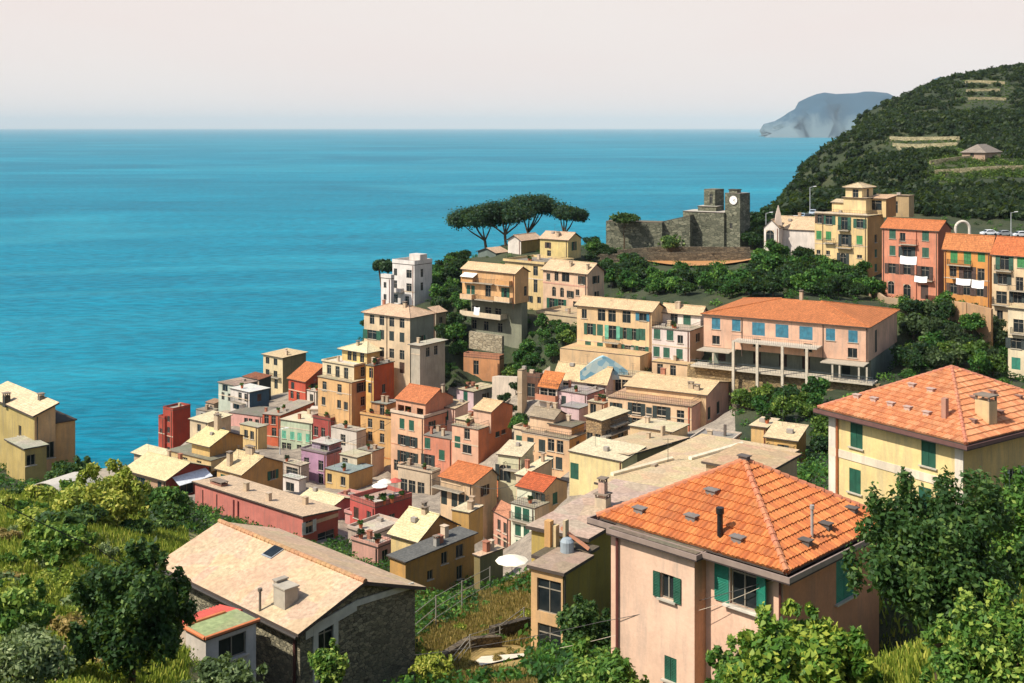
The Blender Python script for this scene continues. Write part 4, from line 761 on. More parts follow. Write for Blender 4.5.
# palazzo right of centre
v = H('palazzo', 'broad peach palazzo with pale gable roof, stepped terrace front and pink end wall', 'house', 691.5, 407, 182, 608, 727, 444, 29, '#e8c698', ('flat', dict(oh=0.15, col='#c9a27e', kind='slab')),
      [('L', [636.5, 645.5], [409], 1.3, 1.7, 'o', 'D'), ('L', [661.5], [412.5], 1.3, 1.7, 'o', 'D'), ('L', [680.5], [416.5], 1.1, 1.7, 'p', 'D'), ('L', [636.5, 645.5], [424], 1.3, 1.7, 'o', 'D'), ('L', [662], [427], 1.3, 1.7, 'o', 'D'), ('L', [680], [430], 1.6, 1.4, 'a', 'D')], colR='#e2ac94'); v.downpipe('L', 689, '#a8543c', 0.1)
w = add(v.root, 706, 395, 185, 626, 728.5, 445, 29, '#e6c48e', ('gU', dict(ap=382, oh=0.35, col='#e3c596')), [('L', [637.5, 649.8], [391.5], 1.2, 2.1, 'c', 'N'), ('L', [668], [395], 1.9, 1.9, 'p', 'D'), ('L', [682, 687], [397.5], 1.2, 1.8, 'p', 'D'), ('R', [709, 718], [396.5, 413], 1.1, 1.7, 'c', 'D'), ('R', [708], [428], 1.1, 1.4, 'p', 'D')], colR='#d9a98e', ground=False)
w.chimney(691, 389, 0.8, 0.8); w.chimney(697, 391, 0.8, 0.7); v.rail(faces='L')
v = H('house', 'rough brown stone house with pale cap roof and open stair balconies', 'house', 601.5, 421, 172, 586, 628, 452, 37, '#b99468', ('sU', dict(rise=0.2, oh=0.3, col='#e8d8ae')), [('L', [589, 598], [437], 0.9, 1.2, 'p', 'D'), ('R', [604, 611], [425], 1.2, 1.5, 'p', 'N'), ('R', [619], [420], 1.6, 2.0, 'p', 'D'), ('R', [609, 621], [437], 1.4, 1.8, 'p', 'D')], stone=m_stone('#b99a70', '#8c7150', 2.6)); v.balcony('R', 613, 432, 7.0, 1.0); v.balcony('R', 617, 424, 4.0, 1.0)
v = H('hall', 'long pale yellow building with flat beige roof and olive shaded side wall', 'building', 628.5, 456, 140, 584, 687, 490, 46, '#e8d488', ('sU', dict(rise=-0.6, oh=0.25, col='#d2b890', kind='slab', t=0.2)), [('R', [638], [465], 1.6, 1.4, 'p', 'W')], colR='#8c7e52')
v.chimney(598, 446, 0.8, 0.5); v.chimney(663, 437, 0.3, 1.4, cap=False)
w = add(v.root, 622, 462, 138.5, 569.5, 640, 500, 38, '#ead893', ('sV', dict(rise=0.6, oh=0.15, col='#e6d9b4')), [('L', [574.5], [471], 1.2, 1.9, 'c', 'G')], R=5)
v = H('shed', 'small outbuilding with pale flat roof and a pipe on it behind the long yellow building', 'shed', 672, 432.5, 168, 630, 691, 445, 34, '#dcc08c', ('flat', dict(oh=0.25, col='#e0cfa6', kind='slab')), [], R=5)
v = H('workshop', 'low workshop with flat grey felt roof beside the palazzo pink end wall', 'building', 724, 447, 150, 688, 740, 466, 28, '#b8ab98', ('flat', dict(oh=0.2, col='#a39a90', kind='slab', par=0.2)), [('L', [712], [452], 2.6, 1.2, 'p', 'D')], par='#c9bda8'); v.chimney(725, 437, 0.3, 1.6, 0.3, '#6a625a', cap=False)
v = H('house', 'small amber yellow house with two pale shed roofs beside the gardens', 'house', 796.5, 441, 150, 766, 806, 472, 30, '#e2b45c', ('sV', dict(rise=0.9, oh=0.3, col='#e6cfa2')), [('L', [774, 780, 789], [445], 1.1, 1.8, 'o', 'W'), ('R', [800.5], [444, 458], 0.8, 1.4, 'p', 'N')], colR='#cf963c'); v.balcony('L', 782, 452, 3.5, 1.0)
w = add(v.root, 766, 428, 154, 751, 780, 450, 30, '#e4bc70', ('flat', dict(oh=0.25, col='#e8d2a6', kind='slab')), [('L', [757, 761], [434], 1.0, 1.5, 'c', 'N')], R=5)
# big roofs behind the pink house
v = H('hall', 'large building with broad flat sandy roof stretching behind the pink house', 'building', 700, 505, 96, 598, 796, 530, 36, '#dcc78e', ('flat', dict(oh=0.25, col='#dcc096', t=0.2, kind='slab')), [])
w = add(v.root, 765, 474, 98, 706, 797, 500, 36, '#cfb488', ('flat', dict(oh=0.3, col='#cfae86', kind='slab', t=0.2)), [], ground=False)
for q0, q1, cc in (((612, 478), (672, 462), '#e2d4b4'), ((690, 462), (742, 447), '#e6dcc0')):
    hb = v; ua, va = hb.roofhit(*q0); ub, vb = hb.roofhit(*q1); m_ = MB(); m_.tube(hb.l(ua, va, hb.z1+.32), hb.l(ub, vb, hb.z1+.32), .22, .22, 6); m_.build('roof_coping', m_plain(cc, 0.9), hb.root)
v.chimney(652, 468, 0.9, 0.4, 0.6, '#b9a88c', cap=False); v.antenna(668, 464, 2.2)
# long grey beige roof with the olive front
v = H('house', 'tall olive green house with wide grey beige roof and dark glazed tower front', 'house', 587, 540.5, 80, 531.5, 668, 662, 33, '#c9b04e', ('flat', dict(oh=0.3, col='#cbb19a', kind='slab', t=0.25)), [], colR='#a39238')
OLV = v; v.chimney(619, 473, 0.9, 0.9, 0.8, '#cfc0a0'); v.chimney(563, 501, 0.5, 2.0, 0.5, '#d9b49c')
w = add(v.root, 569.5, 565.5, 76.5, 535, 596, 662, 33, '#b8aa78', ('flat', dict(oh=0.18, col='#6f6450', kind='slab', t=0.2)), [('L', [544, 552, 560], [572], 0.55, 1.0, 'p', 'D')], colR='#a39238', ground=False)
OLVT = w
w2 = add(v.root, 562.8, 575, 74.5, 531, 590, 658, 33, '#dcb376', ('flat', dict(oh=0.2, col='#b39a84', kind='slab', t=0.2)), [('L', [549.5], [597], 1.75, 2.1, 'p', 'D'), ('L', [549.5], [641.5], 1.7, 2.0, 'p', 'D')], colR='#a39238')
w2.downpipe('R', 563.5, '#2c2a26')
for px, py, ww, hh, cc in ((549, 549, 0.45, 1.9, '#d8a860'), (555, 549, 0.4, 1.6, '#d9c48e'), (544, 546, 0.2, 2.2, '#cdbb92')): w.chimney(px, py, ww, hh, 0.45, cc, cap=False)
# gas bottles and tile heap standing on that terrace
# ---- left hand house by the sea slope
v = H('farmhouse', 'olive and tan house with cream shed roof above the sea at the left edge', 'house', 34.5, 416, 125, -14, 55, 482, 47, '#b9a55c', ('sV', dict(ap=405, oh=0.3, col='#ead0a8', t=0.18)), [('L', [20], [431], 0.8, 1.15, 'p', 'D'), ('R', [50], [450], 0.9, 1.7, 'p', 'D')], colR='#e0b47c', L=14, R=2.2)
v.chimney(6.5, 404, 0.7, 0.9, 0.6, '#4a4a42'); v.chimney(41, 401, 0.6, 0.5, 0.5, '#6a6a60'); v.downpipe('R', 37, '#3c342e')
w = add(v.root, 53, 424, 126.7, 45, 73, 478, 47, '#d9a868', ('flat', dict(oh=0.15, col='#4a4038', kind='slab')), [('R', [62], [470], 0.9, 1.6, 'p', 'D')], colR='#d9a868', ground=False, ext=3, R=2.4, L=6)
w = add(v.root, 25, 449.5, 122, -10, 37, 482, 47, '#b9a55c', ('flat', dict(oh=0.2, col='#b5b29c', kind='slab')), [('R', [31], [460], 0.9, 1.1, 'p', 'D')], ground=False, L=5, R=2.2)

# ---- small neighbours filling the gaps
v = H('house', 'little white house with two dark windows between the red roofed house and the yellow block', 'house', 316, 392, 262, 307, 324, 414, 38, '#ddd5c4', ('flat', dict(oh=0.15, col='#cfc4ae', kind='slab')), [('L', [311.5], [398], 1.0, 1.5, 'p', 'D')])
v = H('house', 'small cream yellow house with a side stair left of the burnt orange house', 'house', 258, 428, 240, 240, 267, 450, 36, '#d9bd78', ('flat', dict(oh=0.15, col='#b9b29c', kind='slab')), [('L', [246, 252], [434], 1.0, 1.5, 'p', 'D')])
v = H('house', 'low grey walled storehouse with a dark open front below the mint row', 'house', 301, 466, 212, 284, 309, 482, 36, '#c9bda8', ('flat', dict(oh=0.2, col='#d8c8aa', kind='slab')), [('L', [292], [473], 2.6, 1.8, 'p', 'D')])
v = H('house', 'low white slipway house with a pale step roof beside the lavender house', 'house', 299, 480, 205, 283, 306, 495, 36, '#dcd6cc', ('flat', dict(oh=0.2, col='#e0dace', kind='slab')), [('L', [290], [487], 1.8, 1.4, 'p', 'D')])
v = H('house', 'low stone fronted house with arches and plants at the foot of the loggia house', 'house', 432, 474, 198, 398, 440, 498, 34, '#c9b89a', ('flat', dict(oh=0.1, col='#a89a84', kind='slab', par=0.3)), [('L', [404, 412, 421], [486], 1.3, 2.2, 'p', 'D')]); v.rail(faces='L')
v = H('house', 'cream house with grey flat roof wedged between the ochre small house and the square', 'house', 372, 452, 224, 358, 384, 478, 36, '#d8c49c', ('flat', dict(oh=0.15, col='#a9a294', kind='slab')), [('L', [364, 369], [458, 469], 0.9, 1.4, 'p', 'D')]); v.rail(faces='L')
v = H('house', 'slim ochre house squeezed behind the mustard house turret', 'house', 398, 398, 242, 386, 408, 430, 36, '#cf9f58', ('sV', dict(rise=0.4, oh=0.2, col='#a8a296')), [('L', [391], [404], 1.0, 1.6, 'p', 'D')])
v = H('house', 'pale rose house with stone roof behind the gabled corner house', 'house', 455, 409, 222, 440, 468, 436, 36, '#dcb9a4', ('sV', dict(rise=0.5, oh=0.2, col='#c9b291')), [('L', [446], [415], 1.0, 1.6, 'c', 'G')])
v = H('house', 'small cream block with a roof terrace left of the peach apartments', 'house', 526, 431, 190, 514, 536, 458, 34, '#e0cba4', ('flat', dict(oh=0.1, col='#b5a890', kind='slab', par=0.4)), [('L', [519], [441], 1.0, 1.6, 'c', 'G')])
v = H('house', 'tan house with a pale roof filling the gap left of the brown stone house', 'house', 604, 404, 192, 588, 616, 428, 34, '#d4b68a', ('flat', dict(oh=0.15, col='#dccba6', kind='slab')), [('L', [593, 599], [409], 1.0, 1.5, 'p', 'N')])
v = H('house', 'cream house with a flat terrace right behind the broad peach palazzo', 'house', 640, 378, 204, 612, 652, 400, 31, '#e2cc9c', ('flat', dict(oh=0.1, col='#cdb48c', kind='slab')), [('L', [618, 625], [385], 1.1, 1.9, 'p', 'D')]); v.rail(faces='L')
v = H('house', 'narrow coral house in the lane between the loggia roofed street houses', 'house', 500, 486, 186, 488, 507, 512, 44, '#d8a084', ('flat', dict(oh=0.1, col='#b09078', kind='slab')), [('L', [493], [492], 0.9, 1.4, 'p', 'D')])
v = H('house', 'low cream house with sloping roof right of the red roofed balcony house', 'house', 505, 478, 182, 490, 520, 494, 36, '#d9c7a2', ('sV', dict(rise=0.5, oh=0.2, col='#c4b49a')), [])
v = H('house', 'coral house with white trimmed terrace between the two reddish roof terraces', 'house', 352, 500, 186, 338, 364, 516, 36, '#d99a8c', ('flat', dict(oh=0.1, col='#b9aca0', kind='slab', par=0.4)), [('L', [344], [507], 1.2, 1.5, 'p', 'D')])
v = H('house', 'rose walled house with stairs in front of the pale yellow gable house', 'house', 378, 548, 142, 352, 392, 572, 38, '#cf9c88', ('flat', dict(oh=0.1, col='#c4b6a2', kind='slab', par=0.3)), [('R', [385], [556], 1.0, 1.5, 'p', 'N')])

# ================================================================== NEAR BUILDINGS
# ---- stone house
v = H('stone_house', 'rubble stone house with big cream gable roof, skylight and orange ridge tiles', 'house', 300, 630, 62, 166, 415, 760, 44, '#8a8272', ('gU', dict(ap=583, oh=0.45, col='#dcbc98', t=0.2, kind='slab')), [('R', [325.5], [641], 1.15, 1.9, 'p', 'D'), ('R', [325.5], [688], 1.2, 2.0, 'p', 'D')], stone=m_stone('#a39a7e', '#5c5848', 3.4, 'foreground_rubble'))
STH = v
def stone_parts():
    fn = v.roof_fn; cw = m_plain('#c2c0b4', 0.9)
    u0 = -0.03; b = MB()                                # concrete band following the verge, door frame posts
    for (v0, v1, d0, d1) in ((0.3, v.R/2, 1.0, 0.55), (v.R/2, v.R-0.15, 0.95, 0.45)):
        b.hexa([v.l(u0-.04, v0, fn(0, v0)-d0-.38), v.l(u0-.04, v1, fn(0, v1)-d0-.38), v.l(u0+.02, v1, fn(0, v1)-d0-.38), v.l(u0+.02, v0, fn(0, v0)-d0-.38)],
               [v.l(u0-.04, v0, fn(0, v0)-d0), v.l(u0-.04, v1, fn(0, v1)-d0), v.l(u0+.02, v1, fn(0, v1)-d0), v.l(u0+.02, v0, fn(0, v0)-d0)]) if False else None
    a0, a1 = 1.0, 0.35
    def seg(vA, zA, vB, zB, hh):
        b.hexa([v.l(u0-.05, vA, zA-hh), v.l(u0-.05, vB, zB-hh), v.l(u0+.02, vB, zB-hh), v.l(u0+.02, vA, zA-hh)], [v.l(u0-.05, vA, zA), v.l(u0-.05, vB, zB), v.l(u0+.02, vB, zB), v.l(u0+.02, vA, zA)])
    tA, zA = v.hit('R', 305, 629); tB, zB = v.hit('R', 356, 600); tC, zC = v.hit('R', 413, 582)
    seg(tA, zA, tB, zB, 0.55); seg(tB+0.003, zB, tC, zC, 0.32)
    for px in (315, 335):
        t, _ = v.hit('R', px, 640); b.hexa([v.l(u0-.05, t-.16, v.z0), v.l(u0-.05, t+.16, v.z0), v.l(u0+.02, t+.16, v.z0), v.l(u0+.02, t-.16, v.z0)], [v.l(u0-.06, t-.16, v.hit('R', px, 622)[1]), v.l(u0-.06, t+.16, v.hit('R', px, 622)[1]), v.l(u0+.02, t+.16, v.hit('R', px, 622)[1]), v.l(u0+.02, t-.16, v.hit('R', px, 622)[1])])
    b.build('concrete_frame', cw, v.root)
    rb = MB(); n = 34                                   # ridge tiles
    for i in range(n):
        ua = -0.45+(v.L+0.9)*i/n; ub = -0.45+(v.L+0.9)*(i+1.12)/n; zz = fn(0, v.R/2)+0.2
        rb.tube(v.l(ua, v.R/2, zz), v.l(ub, v.R/2, zz+0.02), 0.16, 0.13, 8)
    rb.build('ridge_tile_row', m_roof('#c99a6c', 'slab'), v.root)
    g = MB()
    for uu in (0,): g.tube(v.l(-0.45, -0.55, fn(0, -0.45)+0.02), v.l(v.L+0.45, -0.55, fn(0, -0.45)+0.02), 0.09, 0.09, 8)
    g.build('gutter', m_plain('#3c3630', 0.5), v.root)
    u_, v_ = v.roofhit(273, 556); nz = math.atan2(v.rise, v.R/2); sk = MB()
    for (du, dv, w_, d_, zz, m_) in ((0, 0, 0.95, 0.95, 0.06, 0), (0, 0, 0.8, 0.8, 0.10, 1)):
        q = [(u_+du-w_/2, v_+dv-d_/2), (u_+w_/2, v_-d_/2), (u_+w_/2, v_+d_/2), (u_-w_/2, v_+d_/2)]
        sk.hexa([v.l(*k, fn(*k)+0.18) for k in q], [v.l(*k, fn(*k)+0.2+zz) for k in q], m_)
    sk.build('skylight', [m_plain('#8a8f92', 0.5), m_glass()], v.root)
    u_, v_ = v.roofhit(286, 607); z = fn(u_, v_); c = MB(); c.box((0, 0, 0.5), (1.0, 0.85, 1.2)); c.box((0, 0, 1.14), (1.12, 0.97, 0.08))
    o = c.build('chimney', m_plain('#a89f8e', 0.9), v.root, v.l(u_, v_, z)); o.rotation_euler = (0, 0, -v.a)
    c2 = MB(); c2.box((-0.65, 0.1, 0.62), (0.3, 0.7, 1.3)); c2.box((-0.65, 0.1, 1.3), (0.42, 0.8, 0.07)); o2 = c2.build('chimney_flue', m_plain('#9c9282', 0.9), o)
    p_ = MB(); u2, v2 = v.roofhit(260, 615); p_.tube((0, 0, 0), (0, 0, 1.3), 0.07, 0.07, 8); p_.tube((0, 0, 1.25), (0, 0, 1.4), 0.13, 0.13, 8); p_.build('vent_pipe', m_plain('#6f665a', 0.6), v.root, v.l(u2, v2, fn(u2, v2)))
stone_parts(); v.downpipe('L', 296, '#4a2a26', 0.09)
# ---- annex
v = H('annex', 'small annex with pale green flat roof and orange coping beside the stone house', 'house', 205.8, 640, 59.2, 186, 256, 690, 44, '#d8d2c4', ('flat', dict(oh=0.12, col='#a9b480', kind='slab', t=0.12)), [('R', [232.5], [647], 1.6, 1.15, 'p', 'D')], colR='#cfd3d0')  # right wall tinted bluish as painted shade
b = MB(); z = v.z1+0.12; o_ = 0.12
for A, B_ in (((-o_, -o_), (-o_, v.R+o_)), ((v.L+o_, 0), (v.L+o_, v.R*0.8)), ((-o_, -o_), (v.L+o_, -o_))): b.tube(v.l(*A, z+0.03), v.l(*B_, z+0.03), 0.10, 0.10, 6)
b.build('coping', m_plain('#c9774a', 0.8), v.root)
rp = MB(); q0 = v.l(v.L+0.25, 0.6, z-0.5)
n = 15
for i in range(n):
    aa = v.l(v.L+0.2, 0.6+i*0.2, z-0.25); bb = v.l(v.L+2.3, 0.6+i*0.2, z-0.55); rp.tube(aa, bb, 0.085, 0.085, 6)
rp.build('corrugated_roof', m_plain('#b5493c', 0.7), v.root)
wl = MB(); wl.hexa([v.l(v.L+0.02, 0.7, v.z0-1), v.l(v.L+2.5, 0.7, v.z0-1), v.l(v.L+2.5, 3.4, v.z0-1), v.l(v.L+0.02, 3.4, v.z0-1)], [v.l(v.L+0.02, 0.7, z-0.42), v.l(v.L+2.2, 0.7, z-0.72), v.l(v.L+2.2, 3.4, z-0.72), v.l(v.L+0.02, 3.4, z-0.42)]); wl.build('side_wall', m_wall('#d8c8b0'), v.root)

# ---- barrel tile slopes with real relief
def tile_surface(poly, eA, eB, top_dir_pt, pitch=0.30, course=0.40, step=0.055, amp=0.065):
    """poly: convex 3D polygon of a slope; eA-eB its eave; returns arrays of a stepped, corrugated tile skin"""
    eA, eB = Vector(eA), Vector(eB); e = (eB-eA).normalized(); n = e.cross(Vector(top_dir_pt)-eA).normalized()
    if n.z < 0: n = -n
    up = n.cross(e)
    if up.z < 0: up = -up
    pts = [((Vector(p)-eA).dot(e), (Vector(p)-eA).dot(up)) for p in poly]
    umin, umax = min(p[0] for p in pts), max(p[0] for p in pts); vmax = max(p[1] for p in pts)
    bm = bmesh.new(); ly = bm.verts.layers.float.new('tint'); ns = 6
    nc = int(math.ceil(vmax/course)); cols = int(math.ceil((umax-umin)/pitch)); rnd = random.Random(5)
    for j in range(nc):
        for i in range(cols):
            tt = rnd.random(); off = rnd.uniform(-0.012, 0.012); rows = []
            for (vv, hh) in ((j*course-0.02, 0.0), (j*course-0.02, step), ((j+1)*course, 0.008)):
                r = []
                for k in range(ns+1):
                    x = umin+(i+k/ns)*pitch; c = math.cos(2*math.pi*k/ns)*0.5+0.5
                    hgt = hh + (amp*(1-c)) if hh > 0 else -0.03
                    q = bm.verts.new(eA+e*x+up*(vv+off)+n*(hgt+0.01)); q[ly] = tt; r.append(q)
                rows.append(r)
            for a_ in range(2):
                for k in range(ns): bm.faces.new((rows[a_][k], rows[a_][k+1], rows[a_+1][k+1], rows[a_+1][k]))
    cen = Vector((sum(p[0] for p in pts)/len(pts), sum(p[1] for p in pts)/len(pts)))
    for i in range(len(poly)):
        a_, b_ = Vector(poly[i]), Vector(poly[(i+1) % len(poly)]); d = (b_-a_).normalized(); no = d.cross(n)
        c3 = eA+e*cen.x+up*cen.y
        if (c3-a_).dot(no) < 0: no = -no
        if abs(d.dot(e)) > 0.999 and abs((a_-eA).dot(up)) < 0.05: continue
        bmesh.ops.bisect_plane(bm, geom=bm.verts[:]+bm.edges[:]+bm.faces[:], plane_co=a_, plane_no=-no, clear_outer=True, dist=1e-5)
    return bm
def m_barrel(h, h2, h3):
    s = NT('barrel_tiles_'+h.lstrip('#')); at = s.n('ShaderNodeAttribute'); at.attribute_name = 'tint'
    a = s.ramp(at.outputs['Fac'], [(0, lin(h2)), (0.45, lin(h)), (1, lin(h3))])
    n = s.noise(s.pos(), 0.8, 5, 0.6); n2 = s.noise(s.pos(), 9, 3, 0.7)
    a = s.mix(s.ramp(n, [(0.5, (0, 0, 0, 1)), (0.75, (0.5, 0.5, 0.5, 1))]), a, lin('#8a5a3c'))
    a = s.mix(s.ramp(n2, [(0.3, (0.35, 0.35, 0.35, 1)), (0.6, (0, 0, 0, 1))]), a, lin('#6d4630'))
    s.l(a, s.b.inputs['Base Color']); s.b.inputs['Roughness'].default_value = 0.8; s.bump(n2, 0.3, 0.02); return s.m
def tiled(v, mat, pitch, course, step, ridge_mat, cut=None):
    loc = Vector(v.root.location); fn = v.roof_fn; t = v.rt_+0.005
    for pl in v.rpolys:
        P3 = [v.l(u, w_, fn(u, w_)+t) for u, w_ in pl]
        bm = tile_surface(P3, P3[0], P3[1], P3[2], pitch, course, step)
        me = bpy.data.meshes.new('tile_slope'); bm.to_mesh(me); bm.free(); me.materials.append(mat)
        me.polygons.foreach_set('use_smooth', [False]*len(me.polygons)); link_mesh('tile_slope', me, v.roof_o)
def hipcaps(v, mat, r=0.13, ln=0.38):
    fn = v.roof_fn; t = v.rt_; o = 0.0; rb = MB(); oh = -v.rpolys[0][0][0]
    lines = [((-oh, -oh), (v.L/2, v.R/2)), ((v.L+oh, -oh), (v.L/2, v.R/2)), ((v.L+oh, v.R+oh), (v.L/2, v.R/2)), ((-oh, v.R+oh), (v.L/2, v.R/2))]
    for A, B_ in lines:
        a_, b_ = v.l(*A, fn(*A)+t+0.03), v.l(*B_, fn(*B_)+t+0.03); d = b_-a_; n = int(d.length/ln)
        for i in range(n): rb.tube(a_+d*(i/n), a_+d*((i+1.15)/n)+Vector((0, 0, 0.0)), r*1.15, r*0.85, 8)
    rb.build('hip_cap_row', mat, v.roof_o)
def vent(v, px, py, s=1.0, col='#77706a'):
    u, w_ = v.roofhit(px, py); z = v.roof_fn(u, w_)+v.rt_; b = MB(); b.box((0, 0, 0.08), (0.46*s, 0.30*s, 0.24)); b.box((0, 0, 0.215), (0.58*s, 0.42*s, 0.04))
    o = b.build('roof_vent', m_plain(col, 0.8), v.roof_o, v.l(u, w_, z)); o.rotation_euler = (0, 0, -v.a)
def box_gutter(v, w_=0.3, h=0.22, col='#8f7d72', col2='#3a2f2b', oh=None):
    oh = oh if oh is not None else -v.rpolys[0][0][0]; z = v.z1-(v.roof_fn(0, 0)-v.roof_fn(-oh, -oh)); g = MB()
    o1, o2 = oh-0.02, oh+w_
    c1 = [(-o1, -o1), (v.L+o1, -o1), (v.L+o1, v.R+o1), (-o1, v.R+o1)]; c2 = [(-o2, -o2), (v.L+o2, -o2), (v.L+o2, v.R+o2), (-o2, v.R+o2)]
    c3 = [(-o2+.07, -o2+.07), (v.L+o2-.07, -o2+.07), (v.L+o2-.07, v.R+o2-.07), (-o2+.07, v.R+o2-.07)]
    for i in range(4):
        j = (i+1) % 4
        g.hexa([v.l(*c2[i], z-h), v.l(*c2[j], z-h), v.l(*c1[j], z-h), v.l(*c1[i], z-h)], [v.l(*c2[i], z-h+.06), v.l(*c2[j], z-h+.06), v.l(*c1[j], z-h+.06), v.l(*c1[i], z-h+.06)], 1)
        g.hexa([v.l(*c2[i], z-h+.06), v.l(*c2[j], z-h+.06), v.l(*c3[j], z-h+.06), v.l(*c3[i], z-h+.06)], [v.l(*c2[i], z+.05), v.l(*c2[j], z+.05), v.l(*c3[j], z+.05), v.l(*c3[i], z+.05)], 0)
        iw = 0.0  # soffit back to the wall
        wl_ = [(0.01, 0.01), (v.L-.01, 0.01), (v.L-.01, v.R-.01), (0.01, v.R-.01)]
        g.hexa([v.l(*c1[i], z-h), v.l(*c1[j], z-h), v.l(*wl_[j], z-h), v.l(*wl_[i], z-h)], [v.l(*c1[i], z-h+.05), v.l(*c1[j], z-h+.05), v.l(*wl_[j], z-h+.05), v.l(*wl_[i], z-h+.05)], 1)
    g.build('gutter', [m_plain(col, 0.6), m_plain(col2, 0.7)], v.root)

# ---- pink house
v = H('pink_house', 'salmon pink house with orange tiled hip roof and green shutters, nearest in the foreground', 'house', 783, 563, 45, 611, 879, 740, 44.5, '#f4c6a6', ('pyr', dict(ap=463, oh=0.42, col='#c8683c', kind='slab', t=0.1)),
      [('L', [743.5], [585], 1.25, 1.75, 'p', 'T'), ('R', [845], [578], 1.4, 1.7, 'c', 'T')], colR='#d49468')  # right wall: the same pink, darkened to orange as painted shade
PNK = v; TM = m_barrel('#c27038', '#b06030', '#cd8246')
tiled(v, TM, 0.22, 0.42, 0.065, None); hipcaps(v, m_roof('#d98a62', 'slab')); box_gutter(v)
def pink_parts():
    t, z = v.hit('L', 743.5, 585); rz = v.frot('L'); p = v.l(t, 0, z)
    b = MB(); b.box((0, 0, 0), (0.62, 0.05, 1.75)); 
    # shutters of the big window: left one flat against the wall, right one standing half open in the sun
    sh = shut_mesh(0.66, 1.75, 'T')
    q = link_mesh('shutter', sh, v.root, v.l(t+0.64, -0.05, z), rz+math.pi); q2 = link_mesh('shutter', sh, v.root, v.l(t-0.64, -0.05, z), rz-math.radians(28))
    s = MB(); s.box((0, -0.08, -0.92), (1.7, 0.28, 0.09)); s.build('sill', m_plain('#cfc6b6', 0.8), v.root, p).rotation_euler = (0, 0, rz)
    fr = MB()
    for x in (-0.66, 0.66): fr.box((x, -0.01, 0), (0.08, 0.06, 1.75))
    fr.build('window_surround', m_plain('#d9d6cc', 0.6), v.root, p).rotation_euler = (0, 0, rz)
    v.downpipe('L', 781.5, '#5a2f28', 0.05)
    for px, py in ((640, 515), (692, 523), (738, 545), (712, 497)): vent(v, px, py)
    for px, py in ((826, 531), (852, 515), (871, 506), (806, 548)): vent(v, px, py, 0.9, '#5a524c')
    u, w_ = v.roofhit(720, 541); z = v.roof_fn(u, w_)+0.1; c = MB(); c.tube((0, 0, -0.1), (0, 0, 1.05), 0.115, 0.115, 12); c.tube((0, 0, 0.95), (0, 0, 1.18), 0.16, 0.16, 12)
    c.build('flue_pipe', m_plain('#1f1f20', 0.4), v.roof_o, v.l(u, w_, z))
    u, w_ = v.roofhit(812, 541); z = v.roof_fn(u, w_)+0.1; c = MB(); c.tube((0, 0, -0.1), (0, 0, 1.25), 0.06, 0.06, 10); c.tube((0, 0, 1.15), (0, 0, 1.3), 0.09, 0.09, 10)
    c.build('vent_pipe', m_plain('#b5aaa2', 0.5, 0.3), v.roof_o, v.l(u, w_, z))
pink_parts()
# bay of the pink house
w = Block(v.root, 694.5, 553, 46.9, 617, 714, 740, 44.5, None, 1.2); w.parcol = '#e3ac90'; w.roof('flat', oh=0.25, col='#7f7460', kind='slab', t=0.08)
w.walls('#f5caaa', '#dca67c', [('L', [667.5], [587], 0.68, 1.0, 'o', 'G'), ('L', [670.5], [669], 0.6, 0.95, 'c', 'G')]); box_gutter(w, 0.12, 0.2, oh=0.2)  # bay side wall has its shade put into a darker plaster colour
w.downpipe('L', 618.5, '#6a3a34', 0.06)
BAY = w
# ---- yellow house on the right
v = H('yellow_house', 'large pale yellow villa with orange pyramid roof and closed green shutters on the right', 'house', 963.5, 438.5, 69, 829, 1100, 560, 55, '#efd88c', ('pyr', dict(ap=369, oh=0.5, col='#cf7a50', kind='slab', t=0.12)),
      [('L', [856.5], [434], 0.95, 1.75, 'c', 'G'), ('L', [928.5], [452], 1.0, 1.75, 'c', 'G'), ('L', [855], [481], 0.9, 1.5, 'c', 'G'), ('L', [925], [500], 0.9, 1.5, 'c', 'G'), ('R', [1014], [482], 1.1, 1.7, 'o', 'W')], colR='#dfbe70', R=11.8)  # right wall ochre is the yellow with shade painted into it
YEL = v; TM2 = m_barrel('#c68052', '#b67048', '#d2966a')
tiled(v, TM2, 0.26, 0.46, 0.07, None); hipcaps(v, m_roof('#d98a68', 'slab'), 0.12, 0.4); box_gutter(v, 0.2, 0.22, '#6a4a44', '#2c2220')
v.band('L', 470, 900, h=0.5, col='#e8dcc0'); v.downpipe('L', 838, '#a5603c', 0.07)
b = MB(); ff = lambda t, d, z: v.l(t, -d, z)
for t0, t1 in ((0.0, 0.55), (v.L-0.55, v.L)): b.hexa([ff(t0, 0.04, v.z0-1), ff(t1, 0.04, v.z0-1), ff(t1, -0.02, v.z0-1), ff(t0, -0.02, v.z0-1)], [ff(t0, 0.04, v.z1-.23), ff(t1, 0.04, v.z1-.23), ff(t1, -0.02, v.z1-.23), ff(t0, -0.02, v.z1-.23)])
b.build('quoin_strip', m_wall('#e6e0cc'), v.root)
for px, py in ((857, 400), (874, 403), (891, 408), (908, 412), (927, 417), (912, 389), (931, 394)): vent(v, px, py, 0.9, '#b59a8c')
for px, py in ((973, 402), (992, 396), (1019, 401), (1000, 416), (973, 425)): vent(v, px, py, 0.8, '#8a6a5c')
v.chimney(986, 422, 0.95, 1.3, 0.8, '#e0c48a'); v.chimney(945, 420, 0.3, 1.3, 0.3, '#b98a74', cap=False)
# ================================================================== LAND, SEA
def g(px, py, Y): p = P(px, py, Y); GC.append((p.x, p.y, p.z))
def gz(px, Y, z): GC.append(((px-CX)/F*Y, Y, z))
